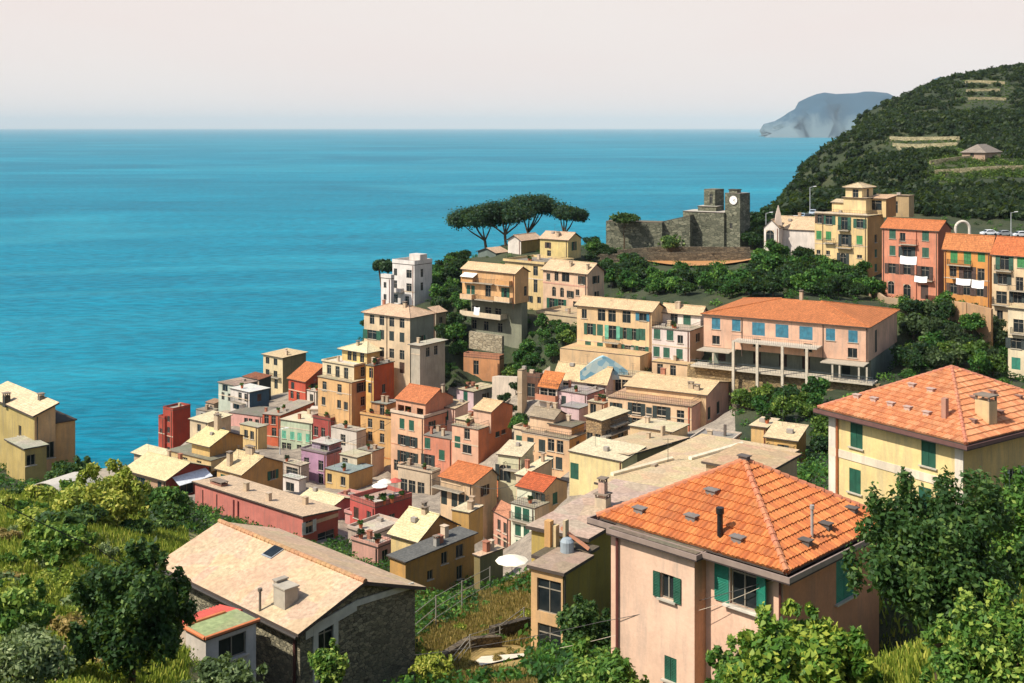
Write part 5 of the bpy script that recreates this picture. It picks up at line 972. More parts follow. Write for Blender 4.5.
# near slope left of the stone house
for a_ in ((-150, 700, 26), (0, 690, 30), (100, 700, 33), (-100, 600, 50), (0, 590, 52), (60, 575, 55), (20, 540, 68), (110, 600, 50), (100, 525, 82), (0, 500, 95), (30, 492, 108), (-60, 478, 120),
           (100, 505, 112), (150, 520, 108), (130, 492, 150), (170, 505, 160), (190, 520, 130), (180, 560, 80), (150, 610, 58), (165, 660, 52), (200, 700, 48), (260, 720, 50), (90, 480, 150), (60, 478, 140),
           # garden between the stone and the olive house
           (420, 672, 66), (440, 640, 78), (455, 615, 95), (430, 607, 116), (480, 612, 100), (500, 602, 112), (485, 640, 80), (520, 655, 70), (500, 670, 64), (450, 690, 60), (520, 690, 58), (560, 690, 62), (515, 585, 128), (505, 560, 150), (500, 545, 165), (480, 575, 140),
           (420, 560, 150), (390, 545, 158), (350, 560, 140), (300, 570, 110),
           # right foreground
           (600, 720, 52), (700, 740, 40), (800, 690, 34), (880, 665, 36), (900, 640, 40), (1024, 640, 34), (1100, 600, 40), (900, 560, 55), (1000, 560, 50), (830, 580, 56), (870, 720, 28), (1024, 760, 22), (1150, 700, 26),
           # squares and streets
           (400, 492, 192), (385, 478, 212), (365, 488, 206), (430, 480, 200), (300, 472, 225), (280, 462, 230), (440, 512, 178),
           # gardens under the school
           (770, 418, 166), (740, 400, 178), (730, 420, 168), (800, 405, 172), (815, 440, 150), (820, 470, 130), (760, 392, 183), (900, 400, 176), (900, 372, 190), (960, 380, 180), (1000, 388, 180), (850, 395, 181),
           # slope between the upper houses
           (540, 345, 226), (520, 365, 222), (500, 342, 236), (540, 330, 234), (560, 352, 220), (480, 345, 238), (445, 365, 236), (450, 330, 250), (440, 300, 270), (445, 270, 290), (455, 255, 305), (410, 375, 236), (420, 405, 226), (505, 395, 218), (510, 420, 206),
           (600, 300, 250), (620, 290, 252), (650, 282, 262), (700, 285, 256), (750, 282, 256), (800, 285, 250), (840, 292, 240), (870, 305, 222), (900, 312, 216), (920, 330, 204), (960, 330, 206), (960, 355, 192), (985, 325, 206), (640, 298, 240), (680, 304, 232), (740, 296, 222), (800, 298, 216), (860, 310, 206),
           (610, 262, 290), (650, 262, 290), (700, 262, 290), (745, 262, 290), (690, 258, 296), (600, 246, 312), (640, 246, 306), (700, 246, 308), (750, 246, 308), (760, 262, 286), (810, 262, 262), (760, 240, 315), (800, 235, 300), (590, 262, 292),
           # headland by the pines
           (470, 258, 306), (485, 248, 322), (520, 246, 325), (550, 245, 322), (580, 246, 316), (500, 247, 335),
           # road and hillside
           (790, 219, 305), (815, 218, 305), (870, 222, 302), (905, 228, 298), (950, 234, 296), (985, 236, 296), (1024, 238, 294), (1080, 240, 292), (790, 216, 318), (870, 219, 316), (985, 231, 310), (1024, 232, 308),
           (780, 205, 345), (800, 200, 360), (850, 195, 350), (900, 200, 345), (950, 205, 340), (1024, 205, 340), (1100, 205, 340), (800, 180, 450), (850, 165, 450), (900, 172, 420), (950, 172, 420), (1024, 165, 430), (1100, 160, 430),
           (900, 155, 470), (960, 150, 480), (1024, 145, 480), (1100, 140, 480), (850, 140, 560), (900, 122, 600), (950, 118, 620), (1024, 114, 630), (1100, 114, 640),
           (775, 188, 560), (800, 166, 600), (830, 139, 660), (860, 114, 720), (900, 97, 780), (950, 91, 830), (990, 91, 860), (1024, 89, 880), (1100, 98, 900), (1200, 106, 900), (1300, 114, 900), (1300, 150, 480), (1300, 220, 340), (1200, 400, 150), (1200, 600, 60), (1200, 330, 200)): g(*a_)
# sea bed off the coast
for px, Y in ((-900, 120), (-500, 170), (-300, 200), (-200, 230), (-100, 250), (0, 255), (60, 275), (100, 330), (130, 336), (150, 338), (175, 330), (200, 335), (230, 335), (262, 345), (300, 350), (340, 345), (365, 335), (400, 345), (430, 365), (470, 385), (520, 395), (580, 390), (640, 385), (700, 390), (750, 400)): gz(px, Y, -6)
for px, Y in ((-800, 400), (-400, 500), (-200, 600), (100, 420), (300, 460), (500, 520), (650, 520), (740, 520), (748, 640), (745, 800), (740, 1000), (800, 1150), (900, 1250), (1024, 1300), (1200, 1350), (400, 900), (0, 900), (400, 1500), (900, 1600)): gz(px, Y, -25)
for px, Y in ((760, 560), (770, 700), (790, 850), (830, 980)): gz(px, Y, 2)
# shore ledges just above the water
for px, Y in ((85, 322), (125, 326), (150, 325), (190, 315), (215, 312), (240, 318), (262, 325), (310, 325), (345, 320)): gz(px, Y, 1.0)
for px, Y, z in ((0, 210, 20), (60, 240, 6), (40, 180, 40), (100, 260, 6), (120, 290, 3), (-100, 200, 25), (-300, 150, 30), (0, 12, 83), (300, 12, 84), (800, 12, 84), (512, 30, 78), (400, 40, 72), (600, 40, 70), (-400, 20, 82), (1400, 20, 84), (300, 40, 71), (200, 30, 76), (750, 25, 79)): gz(px, Y, z)
A_ = np.array(GC)
key = {}
for r in GC: key.setdefault((round(r[0]/1.5), round(r[1]/1.5)), r)
A_ = np.array(list(key.values())); N_ = len(A_)
D_ = np.sqrt(((A_[:, None, :2]-A_[None, :, :2])**2).sum(-1))
M_ = np.zeros((N_+3, N_+3)); M_[:N_, :N_] = -D_ + np.eye(N_)*3.0; M_[:N_, N_] = 1; M_[:N_, N_+1:] = A_[:, :2]/100; M_[N_:, :N_] = M_[:N_, N_:].T
sol = np.linalg.solve(M_, np.concatenate([A_[:, 2], np.zeros(3)]))
BK = np.array([(b.P0.x, b.P0.y, b.U.x, b.U.y, b.V.x, b.V.y, b.L, b.R, b.z0+0.1) for b in BLOCKS if b.ext > 1])
def TH(x, y):
    x = np.atleast_1d(np.asarray(x, float)); y = np.atleast_1d(np.asarray(y, float)); out = np.empty(x.size)
    for i in range(0, x.size, 4000):
        xs, ys = x[i:i+4000], y[i:i+4000]; d = np.sqrt((xs[:, None]-A_[None, :, 0])**2+(ys[:, None]-A_[None, :, 1])**2)
        zz = -d@sol[:N_] + sol[N_] + xs/100*sol[N_+1] + ys/100*sol[N_+2]
        if xs.size:                                  # the ground never climbs over a building's foot
            dx = xs[:, None]-BK[None, :, 0]; dy = ys[:, None]-BK[None, :, 1]; u = dx*BK[:, 2]+dy*BK[:, 3]; v_ = dx*BK[:, 4]+dy*BK[:, 5]
            du = np.maximum(np.maximum(-u, u-BK[:, 6]), 0); dv = np.maximum(np.maximum(-v_, v_-BK[:, 7]), 0)
            zz = np.minimum(zz, (BK[:, 8]+1.5*np.maximum(np.hypot(du, dv)-1.0, 0)).min(1))
        out[i:i+4000] = zz
    return out
def th(x, y): return float(TH([x], [y])[0])
def grid(rows, cols, fx, name, mat):
    X = np.empty((rows, cols)); Yv = np.empty((rows, cols))
    for i in range(rows):
        for j in range(cols): X[i, j], Yv[i, j] = fx(i/(rows-1), j/(cols-1))
    Z = TH(X.ravel(), Yv.ravel()).reshape(rows, cols)
    rr = np.random.RandomState(3); Z = Z + (rr.rand(rows, cols)-0.5)*np.clip(Yv/900, 0.02, 0.8)
    Z = np.maximum(Z, -14)
    V = np.stack([X, Yv, Z], -1).reshape(-1, 3); I = np.arange(rows*cols).reshape(rows, cols)
    Fq = np.stack([I[:-1, :-1], I[:-1, 1:], I[1:, 1:], I[1:, :-1]], -1).reshape(-1, 4)
    me = quadmesh(name, V, Fq, mat); me.polygons.foreach_set('use_smooth', [True]*len(me.polygons)); return me
def quadmesh(name, V, Fq, mat, tint=None):
    me = bpy.data.meshes.new(name); n = len(Fq); me.vertices.add(len(V)); me.vertices.foreach_set('co', np.asarray(V, np.float32).ravel())
    me.loops.add(n*4); me.loops.foreach_set('vertex_index', np.asarray(Fq, np.int32).ravel())
    me.polygons.add(n); me.polygons.foreach_set('loop_start', np.arange(0, n*4, 4, dtype=np.int32)); me.polygons.foreach_set('loop_total', np.full(n, 4, np.int32))
    if tint is not None:
        at = me.attributes.new('tint', 'FLOAT', 'POINT'); at.data.foreach_set('value', np.asarray(tint, np.float32))
    me.update(calc_edges=True); me.materials.append(mat); return me
def m_ground():
    s = NT('hillside_ground'); n1 = s.noise(s.pos(), 0.06, 6, 0.6); n2 = s.noise(s.pos(), 0.9, 5, 0.7); n3 = s.noise(s.pos(), 5, 4, 0.7)
    a = s.mix(s.ramp(n2, [(0.38, (0, 0, 0, 1)), (0.62, (1, 1, 1, 1))]), lin('#22301a'), lin('#3c4826'))
    b = s.mix(s.ramp(n1, [(0.45, (0, 0, 0, 1)), (0.6, (1, 1, 1, 1))]), a, lin('#4e5230'))
    b = s.mix(s.ramp(n3, [(0.3, (0, 0, 0, 1)), (0.7, (1, 1, 1, 1))]), lin('#242c18'), b)
    ge = s.n('ShaderNodeNewGeometry'); sp = s.n('ShaderNodeSeparateXYZ'); s.l(ge.outputs['Position'], sp.inputs[0])
    mr = s.n('ShaderNodeMapRange'); s.l(sp.outputs[2], mr.inputs[0]); mr.inputs[1].default_value = 3; mr.inputs[2].default_value = 11; mr.inputs[3].default_value = 1; mr.inputs[4].default_value = 0
    b = s.mix(mr.outputs[0], b, s.mix(n2, lin('#6b6256'), lin('#b3a68f')))
    s.l(b, s.b.inputs['Base Color']); s.b.inputs['Roughness'].default_value = 0.95; s.bump(n3, 0.6, 0.2); return s.m
def m_paving():
    s = NT('street_paving'); n1 = s.noise(s.pos(), 0.5, 5, 0.65); n2 = s.noise(s.pos(), 4, 3, 0.7)
    a = s.mix(s.ramp(n1, [(0.35, (0, 0, 0, 1)), (0.65, (1, 1, 1, 1))]), lin('#7d7264'), lin('#a89a86')); a = s.mix(s.ramp(n2, [(0.4, (0.4, 0.4, 0.4, 1)), (0.6, (0, 0, 0, 1))]), a, lin('#5c5348'))
    s.l(a, s.b.inputs['Base Color']); s.b.inputs['Roughness'].default_value = 0.9; return s.m
gme = grid(330, 260, lambda a, b: ((-0.95+2.0*b)*(6*(1500/6)**a+8), 6*(1500/6)**a), 'ground', m_ground())
gme.materials.append(m_paving())
dg = NT('dry_terrace_ground'); dn = dg.noise(dg.pos(), 1.1, 5, 0.7); dg.l(dg.mix(dg.ramp(dn, [(0.35, (0, 0, 0, 1)), (0.65, (1, 1, 1, 1))]), lin('#7d6a34'), lin('#b5965a')), dg.b.inputs['Base Color']); dg.b.inputs['Roughness'].default_value = 1; gme.materials.append(dg.m)
md = NT('meadow_ground'); dn = md.noise(md.pos(), 0.8, 5, 0.7); md.l(md.mix(md.ramp(dn, [(0.35, (0, 0, 0, 1)), (0.65, (1, 1, 1, 1))]), lin('#56602a'), lin('#a0925a')), md.b.inputs['Base Color']); md.b.inputs['Roughness'].default_value = 1; gme.materials.append(md.m)
GARDEN = [(428, 640), (470, 612), (500, 596), (530, 590), (530, 683), (440, 683), (415, 665)]
PAVED = [[(150, 470), (230, 400), (300, 390), (345, 400), (400, 400), (455, 395), (515, 398), (560, 375), (620, 385), (735, 385), (735, 440), (690, 470), (620, 500), (560, 560), (520, 585), (470, 560), (400, 560), (340, 540), (300, 545), (200, 505)]]
def inpoly(x, y, pl):
    c = False; j = len(pl)-1
    for i in range(len(pl)):
        if (pl[i][1] > y) != (pl[j][1] > y) and x < (pl[j][0]-pl[i][0])*(y-pl[i][1])/(pl[j][1]-pl[i][1])+pl[i][0]: c = not c
        j = i
    return c
for p_ in gme.polygons:
    q_ = p_.center
    if 110 < q_.y < 300:
        X_, Y_ = CX+q_.x/q_.y*F, HY+(CAMZ-q_.z)/q_.y*F
        if 150 < X_ < 740 and inpoly(X_, Y_, PAVED[0]): p_.material_index = 1
    if q_.y < 112 and q_.x/q_.y < -0.26: p_.material_index = 3
    if 50 < q_.y < 125:
        X_, Y_ = CX+q_.x/q_.y*F, HY+(CAMZ-q_.z)/q_.y*F
        if inpoly(X_, Y_, GARDEN): p_.material_index = 2
tag(link_mesh('ground', gme), kind='structure')
# sea
def m_sea():
    s = NT('sea_water'); p1 = s.pos((1, 1, 1))
    def nz(sc_, st, d=3):
        return s.noise(s.pos((st[0], st[1], 1)), sc_, d, 0.6)
    w1 = nz(0.17, (0.6, 1.5), 5); w2 = nz(0.012, (0.5, 1.6), 5); w3 = nz(0.0016, (0.55, 1.0), 5)
    mp = s.n('ShaderNodeMapping'); mp.inputs['Rotation'].default_value = (0, 0, math.radians(-24)); mp.inputs['Scale'].default_value = (0.35, 1, 1); s.l(s.pos(), mp.inputs[0])
    ns = s.n('ShaderNodeTexNoise'); ns.inputs['Scale'].default_value = 0.0013; ns.inputs['Detail'].default_value = 5; ns.inputs['Roughness'].default_value = 0.5; ns.inputs['Distortion'].default_value = 0.8; s.l(mp.outputs[0], ns.inputs['Vector'])
    c = s.mix(s.ramp(w3, [(0.4, (0, 0, 0, 1)), (0.62, (1, 1, 1, 1))]), lin('#007c94'), lin('#0090a8'))
    c = s.mix(s.ramp(w2, [(0.35, (0, 0, 0, 1)), (0.65, (1, 1, 1, 1))]), s.mix(0.22, c, (0, 0.03, 0.06, 1)), c)
    c = s.mix(s.ramp(w1, [(0.42, (0, 0, 0, 1)), (0.58, (1, 1, 1, 1))]), s.mix(0.42, c, (0, 0.04, 0.07, 1)), c)
    streak = s.ramp(ns.outputs[0], [(0.47, (0, 0, 0, 1)), (0.50, (1, 1, 1, 1)), (0.53, (0, 0, 0, 1)), (0.60, (0, 0, 0, 1)), (0.64, (.7, .7, .7, 1))])
    c = s.mix(streak, c, s.mix(0.13, c, lin('#50c0cc')))
    s.l(c, s.b.inputs['Base Color']); s.b.inputs['Roughness'].default_value = 0.42; s.b.inputs['IOR'].default_value = 1.33; s.b.inputs['Specular IOR Level'].default_value = 0.03
    add_ = s.n('ShaderNodeMath', operation='MULTIPLY_ADD'); s.l(w2, add_.inputs[0]); add_.inputs[1].default_value = 3.0; s.l(w1, add_.inputs[2])
    s.bump(add_.outputs[0], 0.9, 1.3); return s.m
b = MB(); S_ = 58000
b.face([(-S_, -2000, 0), (S_, -2000, 0), (S_, S_, 0), (-S_, S_, 0)]); tag(b.build('sea', m_sea(), recalc=False), kind='structure')
# ================================================================== VEGETATION
def leaf_cloud(n, lobes, size, seed, flat=1.0, up=0.35, inner=0.55, sizevar=0.4, elong=1.5):
    r = np.random.RandomState(seed); L_ = np.array(lobes, float)          # cx,cy,cz,rx,ry,rz
    w = (L_[:, 3]*L_[:, 4]+L_[:, 4]*L_[:, 5]+L_[:, 3]*L_[:, 5]); k = r.choice(len(L_), n, p=w/w.sum())
    d = r.normal(size=(n, 3)); d /= np.linalg.norm(d, axis=1, keepdims=True)
    rad = inner + (1-inner)*r.rand(n)**0.5; rad = rad*(1+0.13*r.randn(n)); rad = np.where(r.rand(n) < 0.07, 1.0+0.35*r.rand(n), rad)
    c = L_[k, :3] + d*L_[k, 3:6]*rad[:, None]
    nn = d*0.8 + r.normal(size=(n, 3))*0.75; nn[:, 2] += up; nn /= np.linalg.norm(nn, axis=1, keepdims=True)
    t = np.cross(nn, r.normal(size=(n, 3))); t /= np.linalg.norm(t, axis=1, keepdims=True); b = np.cross(nn, t)
    s = size*(1+sizevar*(r.rand(n)*2-1)); a = t*(s*elong/2)[:, None]; e = b*(s/2)[:, None]
    V = np.stack([c-a, c+e*0.9-a*0.1, c+a, c-e*0.9-a*0.1], 1).reshape(-1, 3)
    lobet = r.rand(len(L_))*0.35
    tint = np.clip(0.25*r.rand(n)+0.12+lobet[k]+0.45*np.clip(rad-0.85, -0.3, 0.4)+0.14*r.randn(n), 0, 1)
    return V, np.arange(n*4).reshape(n, 4), np.repeat(tint, 4)
def make_lobes(seed, n, rx, ry, rz, lr, zc, spr=0):
    rr = random.Random(seed); out = [(0, 0, zc, rx*0.62, ry*0.62, rz*0.62)]
    for i in range(n):
        a = rr.uniform(0, 6.283); el = math.asin(rr.uniform(-0.45, 0.95)); q = rr.uniform(0.55, 0.85); s = lr*rr.uniform(0.6, 1.2)
        out.append((rx*q*math.cos(a)*math.cos(el), ry*q*math.sin(a)*math.cos(el), zc+rz*q*math.sin(el), s*rx, s*ry, s*rz*0.85))
    for i in range(spr):
        a = rr.uniform(0, 6.283); el = math.asin(rr.uniform(-0.2, 0.98)); q = rr.uniform(0.95, 1.12); s = rr.uniform(0.07, 0.13)
        out.append((rx*q*math.cos(a)*math.cos(el), ry*q*math.sin(a)*math.cos(el), zc+rz*q*math.sin(el), s*rx, s*ry, s*rz*1.6))
    return out
LF = {'dark': ('#0e2110', '#1c381c', '#42642c'), 'green': ('#1b3812', '#336026', '#72983c'), 'olive': ('#1f2e1c', '#3c4f2e', '#728452'),
      'ndark': ('#1f3819', '#3b5b2b', '#80964a'), 'ngreen': ('#2a4a1a', '#527a30', '#a6b450'), 'nolive': ('#35462a', '#66794c', '#b0ba82'),
      'lime': ('#263c14', '#4c6a26', '#8c9a40'), 'nlime': ('#4d641e', '#8c9a38', '#ccc25c'), 'dry': ('#6b5a34', '#9c874e', '#c9ac66'), 'citrus': ('#2a4a1c', '#527a2c', '#b0b848'), 'macchia': ('#0d1b0d', '#1c3018', '#44512c'), 'pine': ('#13261a', '#23402a', '#476238')}
def leafmat(k): return m_leaf(*LF[k], name='foliage_'+k)
bark = m_plain('#54442f', 0.95, name='bark')
def crown_mesh(name, n, lobes, size, seed, kind, **kw):
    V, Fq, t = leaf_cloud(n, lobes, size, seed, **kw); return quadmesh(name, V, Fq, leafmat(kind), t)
def trunk_mesh(h, r, lobes, seed, lean=0.0):
    b = MB(); rr = random.Random(seed); p = Vector((0, 0, -0.6)); top = h*0.55; n = 4; prev = p; pr = r
    for i in range(1, n+1):
        q = Vector((lean*i/n*h+rr.uniform(-.06, .06)*h*0.3, rr.uniform(-.04, .04)*h*0.3, top*i/n)); r2 = r*(1-0.45*i/n); b.tube(prev, q, pr, r2, 8); prev, pr = q, r2
    for L_ in lobes[1:7]:
        m_ = prev.lerp(Vector(L_[:3]), 0.5)+Vector((0, 0, 0.08*h)); b.tube(prev, m_, pr*0.65, pr*0.4, 6); b.tube(m_, Vector(L_[:3]), pr*0.4, pr*0.12, 5)
    return b.mesh('trunk', bark)
PROTO = {}
def proto(kind, size, v):
    """mid and far tree meshes, unit-ish size: crown radius about 2.2 m"""
    k = (kind, size, v)
    if k not in PROTO:
        sd = hash((len(kind)*7+ord(kind[0]), size, v)) % 9999 if False else (ord(kind[0])*31+ord(kind[1])*7+v*13+len(size))
        if size == 'mid': lb = make_lobes(sd, 9, 2.2, 2.1, 1.8, 0.42, 2.9); cr = crown_mesh('crown', 1500, lb, 0.34, sd, kind)
        elif size == 'tall': lb = make_lobes(sd, 8, 1.1, 1.1, 3.0, 0.5, 4.2); cr = crown_mesh('crown', 1300, lb, 0.32, sd, kind)
        else: lb = make_lobes(sd, 7, 1.3, 1.2, 0.9, 0.5, 0.75); cr = crown_mesh('crown', 900, lb, 0.22, sd, kind, inner=0.4)
        PROTO[k] = (cr, trunk_mesh(3.2 if size != 'bush' else 1.0, 0.2 if size != 'bush' else 0.09, lb, sd))
    return PROTO[k]
def tree(x, y, kind, size, v, s, label, group, name='tree', cat='tree', dz=-0.15):
    cr, tk = proto(kind, size, v); rz = (x*7.3+y*3.1) % 6.28
    e = empty(name, (x, y, th(x, y)+dz), label, cat, group, rz); e.scale = (s, s, s*(0.9+((x*3.7) % 1)*0.25))
    link_mesh('crown', cr, e); link_mesh('trunk' if size != 'bush' else 'stem', tk, e); return e
def ground_hit(px, py, Y0=20, Y1=1200):
    """walk along the sight line to the ground"""
    Y = np.concatenate([np.arange(Y0, 320, 1.0), np.arange(320, Y1, 4.0)]); x = (px-CX)/F*Y; z = CAMZ-(py-HY)/F*Y; t = TH(x, Y); i = np.argmax(t >= z)
    return (float(x[i]), float(Y[i])) if t[i] >= z[i] else None
def in_house(x, y, m=0.8):
    for b in BLOCKS:
        dx, dy = x-b.P0.x, y-b.P0.y; u = dx*b.U.x+dy*b.U.y; v = dx*b.V.x+dy*b.V.y
        if -m < u < b.L+m and -m < v < b.R+m: return True
    return False
RND = random.Random(11)
def scatter(poly, n, kinds, sizes, srange, label, group, Y0=20, Y1=1200, name='tree', cat='tree', mind=2.0, m=0.8, sink=1.0, nk=''):
    xs = [p[0] for p in poly]; ys = [p[1] for p in poly]; done = []; tries = 0
    while len(done) < n and tries < n*8:
        tries += 1; px, py = RND.uniform(min(xs), max(xs)), RND.uniform(min(ys), max(ys))
        if not inpoly(px, py, poly): continue
        h_ = ground_hit(px, py, Y0, Y1)
        if not h_ or in_house(*h_, m) or any(math.dist(h_, q) < mind for q in done): continue
        done.append(h_); kd = RND.choice(kinds); sz = RND.choice(sizes)
        lab = label[kd] if isinstance(label, dict) else label
        k_ = RND.uniform(*srange); tree(h_[0], h_[1], (nk+kd if nk+kd in LF else kd), sz, RND.randint(0, 2), k_, lab, group, name, cat, -sink*k_ if sz != 'bush' else -0.15)
    return done
# ---- groves and gardens in the village
scatter([(600, 268), (635, 270), (650, 280), (748, 280), (764, 268), (860, 285), (880, 300), (700, 298), (600, 292)], 80, ['dark', 'green'], ['mid'], (0.75, 1.25), {'dark': 'dark green tree in the grove between the orange roofed school and the old castle', 'green': 'fresh green tree in the grove between the orange roofed school and the old castle'}, 'trees in the grove under the castle', 200, 300)
scatter([(890, 305), (1005, 325), (1005, 385), (960, 372), (905, 378), (895, 330)], 55, ['dark', 'green', 'olive', 'lime'], ['mid', 'mid', 'bush'], (0.65, 1.1), {'dark': 'dark tree on the overgrown bank below the ochre and pink row houses', 'green': 'green tree on the overgrown bank below the ochre and pink row houses', 'olive': 'grey green tree on the overgrown bank below the ochre and pink row houses', 'lime': 'yellow green tree on the overgrown bank below the ochre and pink row houses'}, 'trees on the bank below the row houses', 150, 230)
scatter([(765, 258), (812, 256), (862, 280), (880, 300), (800, 295), (757, 280)], 36, ['dark', 'green'], ['mid'], (0.8, 1.3), {'dark': 'dark tree on the slope under the white chapel', 'green': 'mid green tree on the slope under the white chapel'}, 'trees under the chapel', 200, 300)
scatter([(735, 402), (826, 398), (829, 470), (806, 470), (806, 425), (752, 422)], 22, ['dark', 'green', 'lime'], ['mid', 'bush'], (0.6, 1.0), {'dark': 'dark garden tree between the school wall and the amber house', 'green': 'green garden tree between the school wall and the amber house', 'lime': 'light green garden tree between the school wall and the amber house'}, 'garden trees under the school', 100, 190)
scatter([(500, 325), (575, 325), (580, 352), (560, 352), (558, 376), (505, 388)], 30, ['green', 'dark', 'lime'], ['mid', 'bush'], (0.6, 1.05), {'dark': 'dark tree on the steep green slope left of the long cream block', 'green': 'bright green tree on the steep slope left of the long cream block', 'lime': 'yellowish tree on the steep slope left of the long cream block'}, 'trees on the slope left of the cream block', 200, 260)
scatter([(432, 255), (462, 255), (462, 345), (436, 350), (434, 300)], 30, ['green', 'dark'], ['mid'], (0.7, 1.2), {'dark': 'dark tree between the white cliff house and the orange balcony house', 'green': 'green tree between the white cliff house and the orange balcony house'}, 'trees beside the white cliff house', 220, 330)
scatter([(395, 372), (465, 345), (462, 375), (445, 398), (400, 398)], 16, ['green', 'dark'], ['mid', 'bush'], (0.5, 0.9), {'dark': 'dark tree on the bank behind the orange red roofed loggia house', 'green': 'green tree on the bank behind the orange red roofed loggia house'}, 'trees behind the loggia house', 200, 260)
scatter([(470, 330), (500, 330), (505, 345), (470, 350)], 7, ['green', 'dark'], ['bush', 'mid'], (0.5, 0.8), {'dark': 'dark bush under the orange balcony house', 'green': 'green bush under the orange balcony house'}, 'bushes under the balcony house', 200, 260, 'shrub', 'shrub')
scatter([(343, 318), (372, 310), (372, 335), (345, 340), (330, 348)], 10, ['dark', 'olive'], ['bush', 'mid'], (0.5, 0.9), {'dark': 'dark bush on the cliff edge left of the beige apartment block', 'olive': 'grey green bush on the cliff edge left of the beige apartment block'}, 'bushes on the cliff edge', 240, 330, 'shrub', 'shrub')
scatter([(580, 243), (612, 248), (612, 262), (585, 262)], 9, ['dark', 'green'], ['mid'], (0.6, 0.9), {'dark': 'dark tree between the yellow villa and the castle wall', 'green': 'green tree between the yellow villa and the castle wall'}, 'trees beside the castle wall', 230, 330)
scatter([(750, 205), (772, 200), (775, 240), (752, 250)], 10, ['dark'], ['mid'], (0.9, 1.4), 'dark dense tree behind the chapel beside the clock tower', 'dark trees by the clock tower', 270, 420)
scatter([(500, 395), (520, 385), (522, 430), (512, 440), (500, 400)], 8, ['dark', 'green'], ['bush', 'mid'], (0.5, 0.8), {'dark': 'dark bush in the gap right of the orange gabled corner house', 'green': 'green bush in the gap right of the orange gabled corner house'}, 'bushes in the gap by the corner house', 180, 240, 'shrub', 'shrub')
# ---- left slope
scatter([(60, 478), (110, 482), (150, 506), (200, 522), (150, 545), (90, 560), (0, 520), (0, 485)], 26, ['green', 'olive', 'dark', 'lime'], ['bush'], (0.7, 1.3), {'green': 'green bushy tree on the slope below the olive and tan house', 'olive': 'grey green bushy tree on the slope below the olive and tan house', 'dark': 'dark bushy tree on the slope below the olive and tan house', 'lime': 'yellow green bushy tree on the slope below the olive and tan house'}, 'trees on the left slope', 60, 200, sink=1.6, nk='n')
scatter([(0, 520), (90, 560), (150, 545), (160, 683), (60, 683), (0, 683)], 60, ['green', 'lime', 'olive', 'dry', 'lime'], ['bush'], (0.3, 0.7), {'green': 'green shrub on the near left slope', 'olive': 'grey green shrub on the near left slope', 'lime': 'yellow green shrub on the near left slope', 'dry': 'dry brown shrub on the near left slope'}, 'shrubs on the near left slope', 25, 90, 'shrub', 'shrub', 0.9, nk='n')
scatter([(415, 600), (470, 590), (500, 585), (528, 590), (528, 650), (480, 683), (416, 683)], 30, ['green', 'lime', 'dry', 'dry'], ['bush'], (0.2, 0.42), {'green': 'green shrub in the terraced garden', 'dark': 'dark shrub in the terraced garden', 'lime': 'yellow green shrub in the terraced garden', 'dry': 'dry straw coloured shrub in the terraced garden'}, 'shrubs in the terraced garden', 50, 125, 'shrub', 'shrub', 1.2, nk='n')

# ---- single trees close to the camera
def near_tree(px, py, Y, rx, rz, kind, n, leaf, seed, label, base=None, nl=14, lr=0.36, name='tree', cat='tree', elong=1.7, ry=None, **kw):
    """crown centre at a point, trunk down to the ground"""
    c = P(px, py, Y); gz_ = th(c.x, c.y); h = max(c.z-gz_, rz*0.6); ry = ry or rx
    kind = 'n'+kind if 'n'+kind in LF else kind
    lb = make_lobes(seed, nl, rx, ry, rz, lr, h, nl); e = empty(name, (c.x, c.y, gz_), label, cat)
    link_mesh('crown', crown_mesh('crown', n, lb, leaf, seed, kind, elong=elong, **kw), e)
    link_mesh('trunk', trunk_mesh(h*1.2, 0.09+0.03*rx, lb, seed), e); return e
near_tree(940, 574, 30, 2.05, 2.3, 'dark', 26000, 0.09, 41, 'large dense green tree in front of the yellow villa at the right', nl=34, lr=0.26, inner=0.25)
near_tree(1030, 545, 33, 1.5, 1.8, 'green', 16000, 0.085, 42, 'green tree at the right edge beside the large dense tree', nl=26, lr=0.28, inner=0.25)
near_tree(1000, 672, 23, 1.35, 1.35, 'green', 18000, 0.075, 43, 'bright leafy bush in the bottom right corner', nl=30, lr=0.26, inner=0.3)
near_tree(800, 668, 31, 1.75, 1.35, 'citrus', 13000, 0.13, 44, 'broad leaved bush with yellow tips under the big shuttered window', nl=30, lr=0.26, inner=0.3)
near_tree(740, 690, 34, 1.1, 1.1, 'green', 7000, 0.12, 45, 'dark leaved bush at the foot of the salmon pink wall', nl=12)
near_tree(598, 683, 46, 1.7, 1.2, 'green', 9000, 0.13, 46, 'round leafy bush at the bottom beside the pink house corner', nl=14)
near_tree(587, 628, 60, 1.25, 1.35, 'dark', 7000, 0.13, 47, 'dark round tree between the olive house and the pink house', nl=12)
near_tree(132, 622, 42, 1.9, 2.4, 'dark', 26000, 0.12, 48, 'big dark tree beside the annex with red corrugated roof', nl=22)
near_tree(105, 508, 88, 3.0, 2.6, 'lime', 14000, 0.2, 49, 'large yellow green tree on the slope right of the olive and tan house', nl=16)
near_tree(160, 517, 118, 2.6, 1.9, 'green', 9000, 0.25, 50, 'bright green tree left of the brick red house', nl=14)
near_tree(60, 548, 62, 1.7, 1.1, 'green', 8000, 0.16, 51, 'round green tree in the middle of the left slope', nl=12)
near_tree(12, 612, 40, 1.2, 0.9, 'green', 7000, 0.12, 52, 'green bush at the left edge halfway up the slope', nl=12)
near_tree(328, 668, 54, 0.85, 1.1, 'green', 4500, 0.12, 53, 'small feathery tree before the door of the stone house', nl=10)
near_tree(225, 690, 38, 1.4, 0.75, 'olive', 8000, 0.10, 54, 'silver green bush along the bottom under the annex', nl=12)
